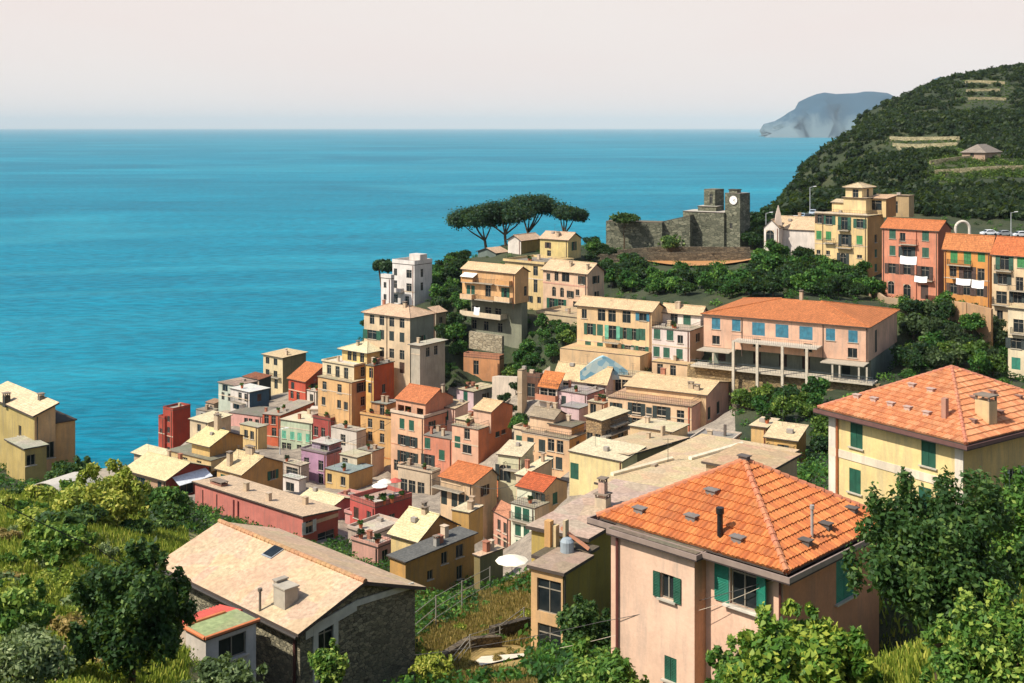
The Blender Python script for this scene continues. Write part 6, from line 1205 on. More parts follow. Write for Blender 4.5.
near_tree(20, 668, 30, 1.2, 0.8, 'olive', 8000, 0.08, 55, 'grey green bush in the bottom left corner', nl=12)
near_tree(432, 668, 64, 1.1, 0.8, 'lime', 4000, 0.12, 56, 'yellow flowering bush at the bottom beside the stone gable', nl=9)
near_tree(72, 474, 118, 2.0, 1.6, 'dark', 5000, 0.22, 57, 'dark tree right beside the olive and tan house', nl=10)
# ---- stone pines
def pine(name, label, px, py, Y, w, th_, lean, seed, limbs, trunk_px):
    c = P(px, py, Y); bx = (trunk_px-CX)/F*Y; gz_ = th(bx, Y); e = empty(name, (bx, Y, gz_), label, 'pine tree')
    rr = random.Random(seed); lb = []; cz = c.z-gz_; cx_ = c.x-bx
    for i in range(18):
        a = rr.uniform(0, 6.283); q = math.sqrt(rr.random())*0.82; s = rr.uniform(0.24, 0.36)
        lb.append((cx_+w*q*math.cos(a), w*0.8*q*math.sin(a), cz+th_*(0.5*(1-q*q)-0.2+rr.uniform(-.04, .04)), w*s, w*s, th_*rr.uniform(0.26, 0.36)))
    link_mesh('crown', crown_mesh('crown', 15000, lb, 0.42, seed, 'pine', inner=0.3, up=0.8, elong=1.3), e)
    b = MB(); fork = Vector((cx_*0.35, 0, cz*0.35)); b.tube((0, 0, -1), fork, 0.42, 0.34, 8)
    for i in range(limbs):
        L_ = lb[i]; tgt = Vector((L_[0], L_[1], L_[2]-th_*0.1)); m_ = fork.lerp(tgt, 0.55)+Vector((0, 0, -0.06*cz)); b.tube(fork, m_, 0.26, 0.18, 7); b.tube(m_, tgt, 0.18, 0.06, 6)
    b.build('trunk', bark, e); return e
pine('stone_pine', 'leftmost spreading stone pine, its dark crown drooping over the sea', 481, 221, 322, 9.6, 6.8, 0, 61, 6, 487)
pine('stone_pine', 'largest stone pine with the highest flat dark crown on the headland', 527, 209, 326, 10.0, 6.8, 0, 62, 7, 528)
pine('stone_pine', 'small stone pine with round flat crown at the right of the pine group', 568, 216, 318, 5.2, 4.4, 0, 63, 4, 562)
pine('stone_pine', 'leaning stone pine whose curved trunk rises behind the dark sided villas', 503, 215, 316, 8.5, 6.0, 0, 64, 5, 506)
pine('stone_pine', 'low dark umbrella pine peeping out behind the white cliff house', 383, 267, 292, 2.6, 3.0, 0, 65, 4, 386)

# ---- macchia on the far hill, too many bushes to count
def cover(name, pts, kind, leaf, nleaf, srange, seed, tint0=None):
    r = np.random.RandomState(seed); Vs, Fs, Ts = [], [], []; base = 0
    pr = [leaf_cloud(nleaf, make_lobes(seed+i, 4, 1, 1, 0.8, 0.5, 0.35), leaf, seed+i, inner=0.35) for i in range(6)]
    for i, (x, y, z, s) in enumerate(pts):
        V, Fq, T = pr[i % 6]; a = r.rand()*6.28; c_, s_ = math.cos(a), math.sin(a)
        W_ = V*s; W_ = np.stack([W_[:, 0]*c_-W_[:, 1]*s_+x, W_[:, 0]*s_+W_[:, 1]*c_+y, W_[:, 2]+z], 1)
        Vs.append(W_); Fs.append(Fq+base); Ts.append(np.clip(T+(r.rand()-0.5)*0.55, 0, 1)); base += len(V)
    me = quadmesh(name, np.concatenate(Vs), np.concatenate(Fs), leafmat(kind), np.concatenate(Ts))
    return link_mesh(name, me)
r_ = np.random.RandomState(9)
def field(n, kr, yr, smin, smax, ok):
    out = []
    Y = yr[0]*(yr[1]/yr[0])**r_.rand(n*3); k = kr[0]+(kr[1]-kr[0])*r_.rand(n*3); x = k*Y; z = TH(x, Y)
    for i in range(n*3):
        if len(out) >= n: break
        px, py = CX+k[i]*F, HY+(CAMZ-z[i])/Y[i]*F
        if ok(px, py, x[i], Y[i], z[i]): out.append((x[i], Y[i], z[i]-0.2, smin+(smax-smin)*r_.rand()))
    return out
def hill_ok(px, py, x, y, z):
    if z < 4 or (y < 312): return False
    if 886 < px < 962 and 138 < py < 154: return False
    if 955 < px < 1006 and 150 < py < 172: return False          # terraced strips stay open
    if 960 < px < 1010 and 80 < py < 112 and (int(py) % 8) < 6: return False
    if 925 < px < 1100 and 158 < py < 186: return False
    return True
o = cover('macchia', field(13000, (0.20, 0.60), (320, 1000), 1.3, 3.0, hill_ok), 'macchia', 0.42, 46, None, 71); tag(o, 'dense dark green macchia covering the hill behind the village', 'shrubs', kind='stuff')
def low_ok(px, py, x, y, z):
    if z < 3 or in_house(x, y, 0.3) or (px < 205 and y < 112): return False
    if inpoly(px, py, PAVED[0]) or inpoly(px, py, GARDEN): return False
    if 640 < px < 752 and 252 < py < 263: return False
    if y > 288 and px > 765 and py < 240 and y < 308: return False
    if 470 < px < 528 and 645 < py < 672: return False
    return True
o = cover('undergrowth', field(5200, (-0.46, 0.5), (60, 330), 0.5, 1.4, low_ok), 'green', 0.20, 60, None, 81); tag(o, 'mixed green undergrowth on the village slopes and gardens', 'undergrowth', kind='stuff')
o = cover('vineyard_green', [p for p in field(1500, (0.33, 0.62), (400, 520), 0.8, 1.5, lambda px, py, x, y, z: (925 < px < 1120 and 156 < py < 188))], 'lime', 0.3, 40, None, 91); tag(o, 'light green vines and grass on the terraces of the hill', 'vineyard', kind='stuff')
o = cover('terrace_grass', field(2600, (0.30, 0.44), (440, 900), 0.5, 0.9, lambda px, py, x, y, z: (884 < px < 964 and 136 < py < 156) or (958 < px < 1012 and 80 < py < 114)), 'lime', 0.5, 20, None, 95); tag(o, 'pale green grass on the walled hill terraces', 'grass', kind='stuff')
o = cover('low_scrub', field(1500, (-0.46, -0.26), (28, 112), 0.25, 0.6, lambda px, py, x, y, z: not in_house(x, y, 0.3)), 'nlime', 0.14, 60, None, 97); tag(o, 'low yellow green scrub covering the near left slope', 'undergrowth', kind='stuff')
# ---- grass on the near slopes
def grass(name, n, kr, yr, seed, kind, hgt, ok, label):
    r = np.random.RandomState(seed); Y = yr[0]*(yr[1]/yr[0])**r.rand(n); k = kr[0]+(kr[1]-kr[0])*r.rand(n); x = k*Y; z = TH(x, Y); px = CX+k*F; py = HY+(CAMZ-z)/Y*F
    m_ = np.array([ok(a, b) for a, b in zip(px, py)]); x, Y, z = x[m_], Y[m_], z[m_]; n = len(x)
    a = r.rand(n)*6.28; h_ = hgt*(0.5+r.rand(n)); w = 0.035+0.03*r.rand(n); lx, ly = (r.rand(n)-.5)*h_*0.8, (r.rand(n)-.5)*h_*0.8
    dx, dy = np.cos(a)*w, np.sin(a)*w
    V = np.stack([np.stack([x-dx, Y-dy, z-0.05], 1), np.stack([x+dx, Y+dy, z-0.05], 1), np.stack([x+lx+dx*.3, Y+ly+dy*.3, z+h_], 1), np.stack([x+lx-dx*.3, Y+ly-dy*.3, z+h_], 1)], 1).reshape(-1, 3)
    me = quadmesh(name, V, np.arange(n*4).reshape(n, 4), leafmat(kind), np.repeat(np.clip(r.rand(n)*0.9, 0, 1), 4)); return tag(link_mesh(name, me), label, 'grass', kind='stuff')
grass('meadow_grass', 90000, (-0.46, -0.27), (24, 110), 3, 'nlime', 0.35, lambda a, b: a < 200, 'rough yellow green grass on the near left slope')
grass('garden_grass', 60000, (-0.09, 0.02), (52, 125), 4, 'dry', 0.3, lambda a, b: not (470 < a < 528 and 645 < b < 672), 'dry straw coloured grass on the garden terraces')
grass('path_grass', 30000, (0.15, 0.46), (20, 60), 5, 'nlime', 0.3, lambda a, b: True, 'rough grass under the trees at the right')
# ================================================================== CASTLE, WALLS, STREET THINGS
cst = m_stone('#83826c', '#4c5040', 0.9, 'castle_stone'); cst2 = m_stone('#7a6e58', '#4c4436', 1.2, 'terrace_stone')
root = empty('castle', P(735, 245, 300), 'old stone castle with a clock tower and long walls above the sea', 'castle')
def cw(cx, cy, Y, xl, xr, yb, a, roof=None, R=None, L=None, mat=cst, wins=()):
    b = Block(root, cx, cy, Y, xl, xr, yb, a, L, R, True); b.parcol = '#7c7a66'
    if roof: b.roof(roof[0], **roof[1])
    b.walls('#8c7a55', stone=mat, wins=wins); return b
t1 = cw(740, 194, 298, 725, 750, 246, 40, ('flat', dict(oh=0.0, col='#a9a296', kind='slab')), wins=[('L', [731], [226], 0.8, 1.4, 'p', 'D')])
cw(737, 190, 299.5, 729, 741, 195, 40, ('flat', dict(oh=0.2, col='#4e4638', kind='slab')), mat=cst)
t2 = cw(715, 190, 306, 704, 724, 215, 40, ('flat', dict(oh=0.0, col='#8f8468', kind='slab')), wins=[('L', [711], [199], 0.9, 2.6, 'p', 'D')])
cw(724, 213, 300, 683, 728, 246, 30, ('flat', dict(oh=0.1, col='#cfc8ba', kind='slab')), R=8, wins=[])
cw(716, 207, 304, 698, 722, 214, 30, ('flat', dict(oh=0.2, col='#cfc8ba', kind='slab')), R=5)
cw(690, 216, 301, 655, 694, 246, 24, ('sU', dict(rise=-2.2, oh=0.0, col='#6f6248', kind='slab')), R=5)
cw(662, 223, 302, 606, 668, 246, 20, ('flat', dict(oh=0.0, col='#7c7058', kind='slab')), R=5)
near_tree(624, 219, 303, 3.6, 1.6, 'dark', 2500, 0.35, 68, 'dark bushes crowning the left end of the castle wall', name='shrub', cat='shrub'); near_tree(672, 243, 292, 3.0, 1.8, 'dark', 2000, 0.35, 69, 'dark round bush against the middle of the castle wall', name='shrub', cat='shrub')
cl = MB(); n = 28; R_ = 1.12; tt, zz = t1.hit('L', 733.5, 200); q = t1.l(tt, -0.05, zz)
cl.face([(R_*math.cos(6.283*i/n), -0.06, R_*math.sin(6.283*i/n)) for i in range(n)], 0)
for i in range(n):
    a0, a1 = 6.283*i/n, 6.283*(i+1)/n; k = 1.12
    cl.hexa([(R_*math.cos(a0), 0, R_*math.sin(a0)), (R_*math.cos(a1), 0, R_*math.sin(a1)), (R_*k*math.cos(a1), 0, R_*k*math.sin(a1)), (R_*k*math.cos(a0), 0, R_*k*math.sin(a0))], [(R_*math.cos(a0), -.12, R_*math.sin(a0)), (R_*math.cos(a1), -.12, R_*math.sin(a1)), (R_*k*math.cos(a1), -.12, R_*k*math.sin(a1)), (R_*k*math.cos(a0), -.12, R_*k*math.sin(a0))], 1)
for i in range(12):
    a0 = 6.283*i/12; cl.box((0.92*math.cos(a0), -0.07, 0.92*math.sin(a0)), (0.09, 0.02, 0.09), 2)
o = cl.build('clock_face', [m_plain('#eeeae0', 0.6), m_plain('#4a4640', 0.6), m_plain('#222222', 0.6)], root, q, recalc=False); o.rotation_euler = (0, 0, -t1.a)
for ang, ln, w in ((math.radians(12), 0.6, 0.1), (math.radians(-38), 0.85, 0.07)):
    h = MB(); h.hexa([(-.08*math.cos(ang)-w/2*math.sin(ang), -.09, -.08*math.sin(ang)+w/2*math.cos(ang)), (-.08*math.cos(ang)+w/2*math.sin(ang), -.09, -.08*math.sin(ang)-w/2*math.cos(ang)), (ln*math.cos(ang)+w/3*math.sin(ang), -.09, ln*math.sin(ang)-w/3*math.cos(ang)), (ln*math.cos(ang)-w/3*math.sin(ang), -.09, ln*math.sin(ang)+w/3*math.cos(ang))],
                     [(-.08*math.cos(ang)-w/2*math.sin(ang), -.12, -.08*math.sin(ang)+w/2*math.cos(ang)), (-.08*math.cos(ang)+w/2*math.sin(ang), -.12, -.08*math.sin(ang)-w/2*math.cos(ang)), (ln*math.cos(ang)+w/3*math.sin(ang), -.12, ln*math.sin(ang)-w/3*math.cos(ang)), (ln*math.cos(ang)-w/3*math.sin(ang), -.12, ln*math.sin(ang)+w/3*math.cos(ang))])
    h.build('clock_hand', m_plain('#222222', 0.6), o)
def wall_line(label, pts, h, t, mat, name='stone_wall', below=2.0, cat='wall', topz=None):
    """wall through world points (x, y); follows the ground unless the top is given by pixel rows"""
    p0 = pts[0]; b = MB(); loc = Vector((p0[0], p0[1], th(p0[0], p0[1])))
    for (a, c) in zip(pts[:-1], pts[1:]):
        n = max(1, int(math.dist(a[:2], c[:2])/4)); dx, dy = c[0]-a[0], c[1]-a[1]; L_ = math.hypot(dx, dy); nx, ny = -dy/L_*t/2, dx/L_*t/2
        for i in range(n):
            q = []
            for f in (i/n, (i+1)/n):
                x, y = a[0]+dx*f, a[1]+dy*f; z = th(x, y); zt = (a[2]+(c[2]-a[2])*f) if len(a) > 2 else z+h
                q.append((x, y, (zt-h-below) if (len(a) > 2 and h) else min(z, zt)-below, zt))
            A_1, B_1 = q
            b.hexa([Vector((A_1[0]-nx, A_1[1]-ny, A_1[2]))-loc, Vector((B_1[0]-nx, B_1[1]-ny, B_1[2]))-loc, Vector((B_1[0]+nx, B_1[1]+ny, B_1[2]))-loc, Vector((A_1[0]+nx, A_1[1]+ny, A_1[2]))-loc],
                   [Vector((A_1[0]-nx, A_1[1]-ny, A_1[3]))-loc, Vector((B_1[0]-nx, B_1[1]-ny, B_1[3]))-loc, Vector((B_1[0]+nx, B_1[1]+ny, B_1[3]))-loc, Vector((A_1[0]+nx, A_1[1]+ny, A_1[3]))-loc])
    return tag(b.build(name, mat, None, loc), label, cat)
def W3(px, py, Y): p = P(px, py, Y); return (p.x, p.y, p.z)
wall_line('long low stone wall with pale coping along the road under the castle', [W3(588, 252, 296), W3(660, 246.5, 294), W3(750, 247, 292)], 0, 0.6, cst2, below=5)
wall_line('stone terrace wall above the dry brown field below the castle', [W3(600, 254, 290), W3(690, 252, 288), W3(757, 252, 286)], 0, 0.5, cst2, below=3)
wall_line('ochre masonry bank wall at the foot of the orange ochre row house', [W3(944, 300, 214), W3(968, 303, 209), W3(992, 309, 206)], 0, 0.8, m_wall('#c9a070'), below=7)
wall_line('pale garden wall in front of the salmon pink row house', [W3(868, 285, 236), W3(885, 297, 226), W3(925, 301, 220), W3(940, 303, 218)], 0, 0.5, m_wall('#b9a07c'), below=3)
wall_line('terrace wall of bleached stones under the house with pink upper floor', [W3(470, 331, 240), W3(503, 336, 236)], 3.2, 0.8, m_stone('#b5a88c', '#8a7d64', 1.2), below=0.2)
wall_line('pale walkway parapet between the lavender house and the slender ruin', [W3(495, 376, 228), W3(520, 377, 222)], 0, 1.4, m_wall('#cfc4ae'), below=1.5)
wall_line('grey garden retaining wall across the plots under the school', [W3(733, 404, 176), W3(765, 408, 172), W3(775, 402, 176)], 0, 0.5, cst2, below=2)
wall_line('sandy garden terrace wall behind the amber house', [W3(768, 415, 166), W3(775, 398, 176), W3(800, 396, 180)], 0, 0.6, m_wall('#c9b592'), below=2)
for i, (a, c, lab) in enumerate((((890, 141, 500), (960, 141.5, 500), 'uppermost pale dry stone terrace wall left of the hill cottage'), ((893, 147, 488), (958, 147, 488), 'middle pale dry stone terrace wall left of the hill cottage'), ((897, 152, 478), (948, 152.5, 478), 'lowest pale dry stone terrace wall left of the hill cottage'),
    ((965, 84, 868), (1005, 85, 868), 'top terrace wall near the hill crest'), ((966, 93, 830), (1000, 93, 830), 'second terrace wall below the hill crest'), ((968, 101, 780), (1006, 102, 780), 'third terrace wall below the hill crest'),
    ((930, 165, 440), (1000, 160, 445), 'upper wall of the vineyard terraces right of the village hill'), ((935, 175, 415), (1060, 170, 418), 'lower wall of the vineyard terraces right of the village hill'))):
    ga, gc = ground_hit(a[0], a[1], 300, 1200), ground_hit(c[0], c[1], 300, 1200)
    if not ga or not gc: continue
    wall_line(lab, [ga, gc], 1.5, 0.6, m_stone('#b5aa84', '#8a7f5c', 0.8), name='terrace_wall', below=1)
# field of bare soil
fm = NT('bare_field'); nn_ = fm.noise(fm.pos(), 0.6, 5, 0.7); fm.l(fm.mix(nn_, lin('#a5683a'), lin('#c99a62')), fm.b.inputs['Base Color'])
b = MB(); n = 24
pf = [ground_hit(642, 262, 200, 400), ground_hit(752, 262, 200, 400), ground_hit(748, 257, 200, 400), ground_hit(662, 256, 200, 400)]
if all(pf):
    for i in range(n):
        for j in range(6):
            q = []
            for (a, c) in ((i, j), (i+1, j), (i+1, j+1), (i, j+1)):
                fa, fc = a/n, c/6; x = (pf[0][0]*(1-fa)+pf[1][0]*fa)*(1-fc)+(pf[3][0]*(1-fa)+pf[2][0]*fa)*fc; y = (pf[0][1]*(1-fa)+pf[1][1]*fa)*(1-fc)+(pf[3][1]*(1-fa)+pf[2][1]*fa)*fc; q.append((x, y, th(x, y)+0.5))
            b.face(q)
    tag(b.build('field', fm.m, recalc=False), kind='structure')
# hill cottage
v = H('cottage', 'grey hip roofed cottage alone among the terraces high on the hill', 'house', 985, 152, 432, 962, 1001, 159, 40, '#b59a80', ('hip', dict(rise=2.6, oh=0.6, col='#9a8f84')), [('L', [972], [155], 1.2, 1.4, 'p', 'D')])
# ---- far headland
def headland(name, prof, Y, depth, base, mat):
    b = MB(); n = len(prof); rows = 7; pts = []
    rr = random.Random(4); top = [(P(px, 127, Y).x, P(px, py, Y).z) for px, py in prof]
    for j in range(rows):
        f = j/(rows-1)
        for i, (x, z) in enumerate(top): pts.append((x*(1+0.0*f)+(rr.uniform(-1, 1)*60+(1-f)*0.13*x*0)*(0 < j), Y-depth*0.25*(1-f)*(0.7+0.3*math.sin(i*1.7))*min(1, i/3), (z-base)*(f**0.6)+base+rr.uniform(-.05, .05)*z*(0 < f < 1)))
    for i, (x, z) in enumerate(top): pts.append(((x*1.28+60), Y+2500, base))
    V = np.array(pts); I = np.arange(len(pts)).reshape(rows+1, n); Fq = np.stack([I[:-1, :-1], I[:-1, 1:], I[1:, 1:], I[1:, :-1]], -1).reshape(-1, 4)
    me = quadmesh(name, V, Fq, mat); return tag(link_mesh(name, me), kind='structure')
hm = NT('headland_rock_scrub_haze_tint'); g_ = hm.n('ShaderNodeNewGeometry'); sp_ = hm.n('ShaderNodeSeparateXYZ'); hm.l(g_.outputs['Position'], sp_.inputs[0])
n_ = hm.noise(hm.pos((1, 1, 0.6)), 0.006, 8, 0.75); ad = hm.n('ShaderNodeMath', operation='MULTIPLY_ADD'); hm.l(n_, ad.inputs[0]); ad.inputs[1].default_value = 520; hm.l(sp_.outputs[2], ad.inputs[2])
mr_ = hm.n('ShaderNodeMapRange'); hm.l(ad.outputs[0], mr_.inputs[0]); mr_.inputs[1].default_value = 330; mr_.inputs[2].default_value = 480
hm.l(hm.mix(mr_.outputs[0], lin('#5d7078'), lin('#123f56')), hm.b.inputs['Base Color']); hm.b.inputs['Roughness'].default_value = 1  # distance haze is mixed into these blue rock and scrub colours
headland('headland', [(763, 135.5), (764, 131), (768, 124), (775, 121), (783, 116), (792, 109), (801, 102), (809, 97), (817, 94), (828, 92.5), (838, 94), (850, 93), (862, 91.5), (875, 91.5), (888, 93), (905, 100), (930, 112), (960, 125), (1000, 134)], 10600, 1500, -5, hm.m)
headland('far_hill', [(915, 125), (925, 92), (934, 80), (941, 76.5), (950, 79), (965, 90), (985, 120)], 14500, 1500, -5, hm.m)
# ---- cars on the upper road
def car_mesh():
    b = MB(); prof = [(-2.0, .35), (-2.02, .75), (-1.25, .9), (-0.7, 1.38), (0.75, 1.42), (1.45, .98), (2.02, .85), (2.05, .35)]
    for sgn in (-1, 1): b.face([(x, sgn*0.8*(0.86 if z > 1.1 else 1), z) for x, z in prof])
    for (x0, z0), (x1, z1) in zip(prof, prof[1:]+prof[:1]):
        w0, w1 = 0.8*(0.86 if z0 > 1.1 else 1), 0.8*(0.86 if z1 > 1.1 else 1); b.face([(x0, -w0, z0), (x1, -w1, z1), (x1, w1, z1), (x0, w0, z0)])
    return b
def car(x, y, rz, col, label, i):
    z = th(x, y)+0.1; e = empty('parked_car', (x, y, z), label, 'car', 'cars parked on the road behind the row', rz)
    if i is None: car_mesh().build('body', m_plain(col, 0.25), e)
    g_ = MB()
    for sgn in (-1, 1): g_.face([(x_, sgn*0.765*(0.93 if z_ > 1.1 else 1.0)+sgn*0.03, z_) for x_, z_ in ((-1.1, .95), (-.66, 1.3), (.7, 1.34), (1.25, 1.0))])
    g_.face([(-1.27, -.66, .94), (-1.27, .66, .94), (-.76, .6, 1.36), (-.76, -.6, 1.36)]); g_.face([(1.42, -.66, 1.04), (1.42, .66, 1.04), (.82, .6, 1.4), (.82, -.6, 1.4)])
    g_.build('window', m_glass(), e, recalc=False)
    for wx in (-1.25, 1.25):
        for wy in (-.72, .72):
            w = MB(); w.tube((wx, wy-.1, .32), (wx, wy+.1, .32), .32, .32, 12); w.build('wheel', m_plain('#17171a', 0.8), e)
for px, py, Y, rz, col, lab in ((785, 216.5, 305, 1.2, '#c9ccd0', 'leftmost silver car parked behind the chapel roof'), (791, 213, 312, 1.2, '#2a3a52', 'dark blue car in the second row behind the chapel'), (796, 215.5, 306, 1.2, '#e6e6e6', 'white car between the silver and the dark cars behind the chapel'), (802, 213.5, 310, 1.2, '#9fb2c2', 'pale blue car right of the white one behind the chapel'),
                                (808, 215, 306, 1.2, '#23262b', 'black car parked behind the chapel nearest to the yellow palazzo'), (813, 212, 314, 1.2, '#b9c4cf', 'light grey car farthest back in the car park'), (989, 230, 297, 0.1, '#eceef0', 'white car on the road right above the ochre roof'), (1004, 232, 297, 0.05, '#9a9c9e', 'grey car behind the white one by the street lamp'), (1021, 232, 296, 0.1, '#e2e4e6', 'white car at the right edge of the upper road')):
    x = (px-CX)/F*Y; car(x, Y, rz, col, lab, None)
# ---- street lamps
def lamp(px, pyb, Y, h, label, rz=0):
    p = P(px, pyb, Y); e = empty('street_lamp', (p.x, p.y, th(p.x, p.y)), label, 'street lamp', 'street lamps', rz)
    b = MB(); b.tube((0, 0, -0.3), (0, 0, h), 0.13, 0.09, 8); b.build('pole', m_plain('#b5b8b8', 0.5, 0.3), e)
    a = MB(); a.tube((0, 0, h-.1), (1.2, 0, h+.25), 0.06, 0.05, 6); a.build('arm', m_plain('#b5b8b8', 0.5, 0.3), e)
    l_ = MB(); l_.hexa([(.9, -.16, h+.14), (1.7, -.12, h+.2), (1.7, .12, h+.2), (.9, .16, h+.14)], [(.9, -.12, h+.3), (1.7, -.06, h+.36), (1.7, .06, h+.36), (.9, .12, h+.3)]); l_.build('lamp_head', m_plain('#d9d9d4', 0.4), e)
lamp(766, 222, 300, 7.5, 'street lamp at the left end of the car park by the clock tower'); lamp(810, 218, 318, 7.0, 'street lamp standing behind the parked cars left of the palazzo'); lamp(1011, 235, 296, 6.0, 'street lamp on the upper road beside the grey and white cars')
lamp(250+30, 445, 236, 5.0, 'street lamp before the mint fronted row'); 
# hoop on the ochre roof
b = MB(); hp = P(962.5, 233, 233); Rr = 1.35; prev = Vector((-Rr, 0, 0))
b.tube((-Rr, 0, -2.5), (-Rr, 0, 1.2), .28, .28, 8); b.tube((Rr, 0, -2.5), (Rr, 0, 1.2), .28, .28, 8); prev = Vector((-Rr, 0, 1.2))
for i in range(1, 11): q = Vector((-Rr*math.cos(math.pi*i/10), 0, 1.2+Rr*math.sin(math.pi*i/10))); b.tube(prev, q, .28, .28, 8); prev = q
tag(b.build('arched_hoop', m_plain('#d0c6b6', 0.7), None, (hp.x, hp.y, hp.z-0.3)), 'pale arched hoop standing behind the ochre row house roof', 'arch')
# ---- laundry
def sheet(px, py, Y, w, h, label, rz, sag=0.12):
    p = P(px, py, Y); b = MB(); n = 8; m_ = 4; V = []
    for j in range(m_+1):
        for i in range(n+1): V.append(((i/n-.5)*w, -0.10*math.sin(i*1.9)*(j/m_)-j/m_*0.2, -h*j/m_-sag*math.sin(math.pi*i/n)))
    for j in range(m_):
        for i in range(n): a = j*(n+1)+i; b.face([V[a], V[a+1], V[a+n+2], V[a+n+1]])
    o = b.build('laundry_sheet', m_plain('#eeeeea', 0.9), None, p, recalc=False); o.rotation_euler = (0, 0, rz); tag(o, label, 'laundry', 'white laundry on the row houses')
sheet(908.5, 256, 225.5, 3.2, 1.5, 'broad white sheet hanging from the middle balcony of the salmon pink row house', math.radians(-41)); sheet(921, 276, 222.5, 2.4, 1.1, 'white sheet on the lower right balcony of the salmon pink row house', math.radians(-41))
sheet(963.5, 278.5, 216, 2.6, 1.1, 'left white sheet hanging on the ochre row house balcony', math.radians(-43)); sheet(978, 280, 214, 2.2, 1.4, 'right white sheet hanging on the ochre row house balcony', math.radians(-43))
sheet(477, 307, 238, 1.4, 1.5, 'white sheets drying under the orange balcony house', math.radians(-38))
# ---- murals and little roofs in the middle
mu = NT('painted_mural'); vo = mu.n('ShaderNodeTexVoronoi'); vo.inputs['Scale'].default_value = 0.9; mu.l(mu.pos(), vo.inputs['Vector']); se = mu.n('ShaderNodeSeparateColor'); mu.l(vo.outputs['Color'], se.inputs[0])
mu.l(mu.ramp(se.outputs[0], [(0, lin('#5f93a8')), (0.4, lin('#9dbcc0')), (0.65, lin('#b9c6bc')), (0.9, lin('#7fa8b8'))]), mu.b.inputs['Base Color']); mu.b.inputs['Roughness'].default_value = 0.9
b = MB(); c0 = P(604, 371, 206); n = 14
for i in range(n):
    a0, a1 = math.pi*i/n, math.pi*(i+1)/n; f = lambda a: (-4.1*math.cos(a), 2.5*(1-abs(math.cos(a))**1.4))
    (x0, z0), (x1, z1) = f(a0), f(a1); b.hexa([(x0, 0, -1.5), (x1, 0, -1.5), (x1, 1.2, -1.5), (x0, 1.2, -1.5)], [(x0, 0, z0), (x1, 0, z1), (x1*.8, 2.6, z1*.9), (x0*.8, 2.6, z0*.9)])
tag(b.build('painted_dome', mu.m, None, c0), 'low rounded roof painted in blue and green patches below the long cream block', 'roof')
# ---- parasols and terrace furniture
def parasol(p, r, col, label, h=2.3, name='parasol'):
    e = empty(name, p, label, 'parasol'); c = MB(); c.lathe((0, 0, 0), [(r, h), (r*0.97, h+.05), (r*.5, h+.3), (0.03, h+.5)], 10); c.build('canopy', m_plain(col, 0.9), e); q = MB(); q.tube((0, 0, 0), (0, 0, h+.5), .03, .03, 6); q.build('pole', m_plain('#8a7a60', 0.6), e); return e
def onroof(blk, px, py): u, v_ = blk.roofhit(px, py); return blk.W(u, v_, blk.roof_fn(u, v_)+0.16)
p_ = P(512, 581, 100); parasol((p_.x, p_.y, th(p_.x, p_.y)), 1.4, '#ece4cc', 'large cream parasol over the garden terrace left of the olive house', max(2.4, p_.z-th(p_.x, p_.y)))
parasol(onroof(TERR, 380, 503), 1.2, '#e9e4d8', 'left white parasol on the pinkish roof terrace'); parasol(onroof(TERR, 385, 499), 1.1, '#e6dccb', 'cream parasol farther back on the pinkish roof terrace'); parasol(onroof(TERR, 395, 498), 1.0, '#b9584a', 'red parasol on the pinkish roof terrace')
def table(p, label, rz=0.5):
    e = empty('terrace_table', p, label, 'table', 'terrace tables', rz); t_ = MB(); t_.box((0, 0, .74), (1.3, .8, .05)); t_.build('table_top', m_plain('#d8d0c0', 0.6), e)
    for sx in (-.55, .55):
        for sy in (-.33, .33): l_ = MB(); l_.tube((sx, sy, 0), (sx, sy, .72), .03, .03, 6); l_.build('leg', m_plain('#6a6258', 0.6), e)
def pot(p, label, s=1.0, kind='green', name='potted_plant'):
    e = empty(name, p, label, 'plant', 'potted plants on the terraces'); b = MB(); b.lathe((0, 0, 0), [(.16*s, 0), (.24*s, .4*s), (.26*s, .44*s), (.2*s, .44*s)], 10); b.build('pot', m_plain('#b5623c', 0.8), e)
    cr, _ = proto(kind, 'bush', 0); o = link_mesh('foliage', cr, e, (0, 0, .35*s), 0, (.25*s, .25*s, .34*s))
for px, py, lab in ((378, 507, 'table nearest the edge of the pinkish roof terrace'), (388, 501, 'table in the middle of the pinkish roof terrace'), (398, 499, 'table at the right of the pinkish roof terrace')): table(onroof(TERR, px, py), lab)
for px, py, lab in ((372, 505, 'leftmost potted plant on the pinkish roof terrace'), (384, 506, 'potted plant at the front of the pinkish roof terrace'), (392, 504, 'second potted plant at the front of the pinkish roof terrace'), (402, 500, 'rightmost potted plant on the pinkish roof terrace')): pot(onroof(TERR, px, py), lab, 1.3)
# ---- near left: curved canopy, stake, cables
b = MB(); c0 = P(46, 492, 110); n = 12
for i in range(n):
    a0, a1 = math.pi*(0.12+0.76*i/n), math.pi*(0.12+0.76*(i+1)/n); R_ = 2.1; f = lambda a: (-R_*math.cos(a), R_*math.sin(a)*0.55)
    (x0, z0), (x1, z1) = f(a0), f(a1); b.hexa([(x0, 0, z0), (x1, 0, z1), (x1, 4, z1), (x0, 4, z0)], [(x0, 0, z0+.06), (x1, 0, z1+.06), (x1, 4, z1+.06), (x0, 4, z0+.06)])
e = empty('carport', (c0.x, c0.y, c0.z-2), 'small shelter with a curved pale grey roof beside the olive and tan house', 'shelter', None, -0.5); o = b.build('curved_roof', m_plain('#b9b2a4', 0.6), e, (0, 0, 1.6))
for sx in (-1.8, 1.8):
    for sy in (0.1, 3.9): q = MB(); q.tube((sx, sy, -1.5), (sx, sy, 2.1), .06, .06, 6); q.build('post', m_plain('#6a6258', 0.6), e)
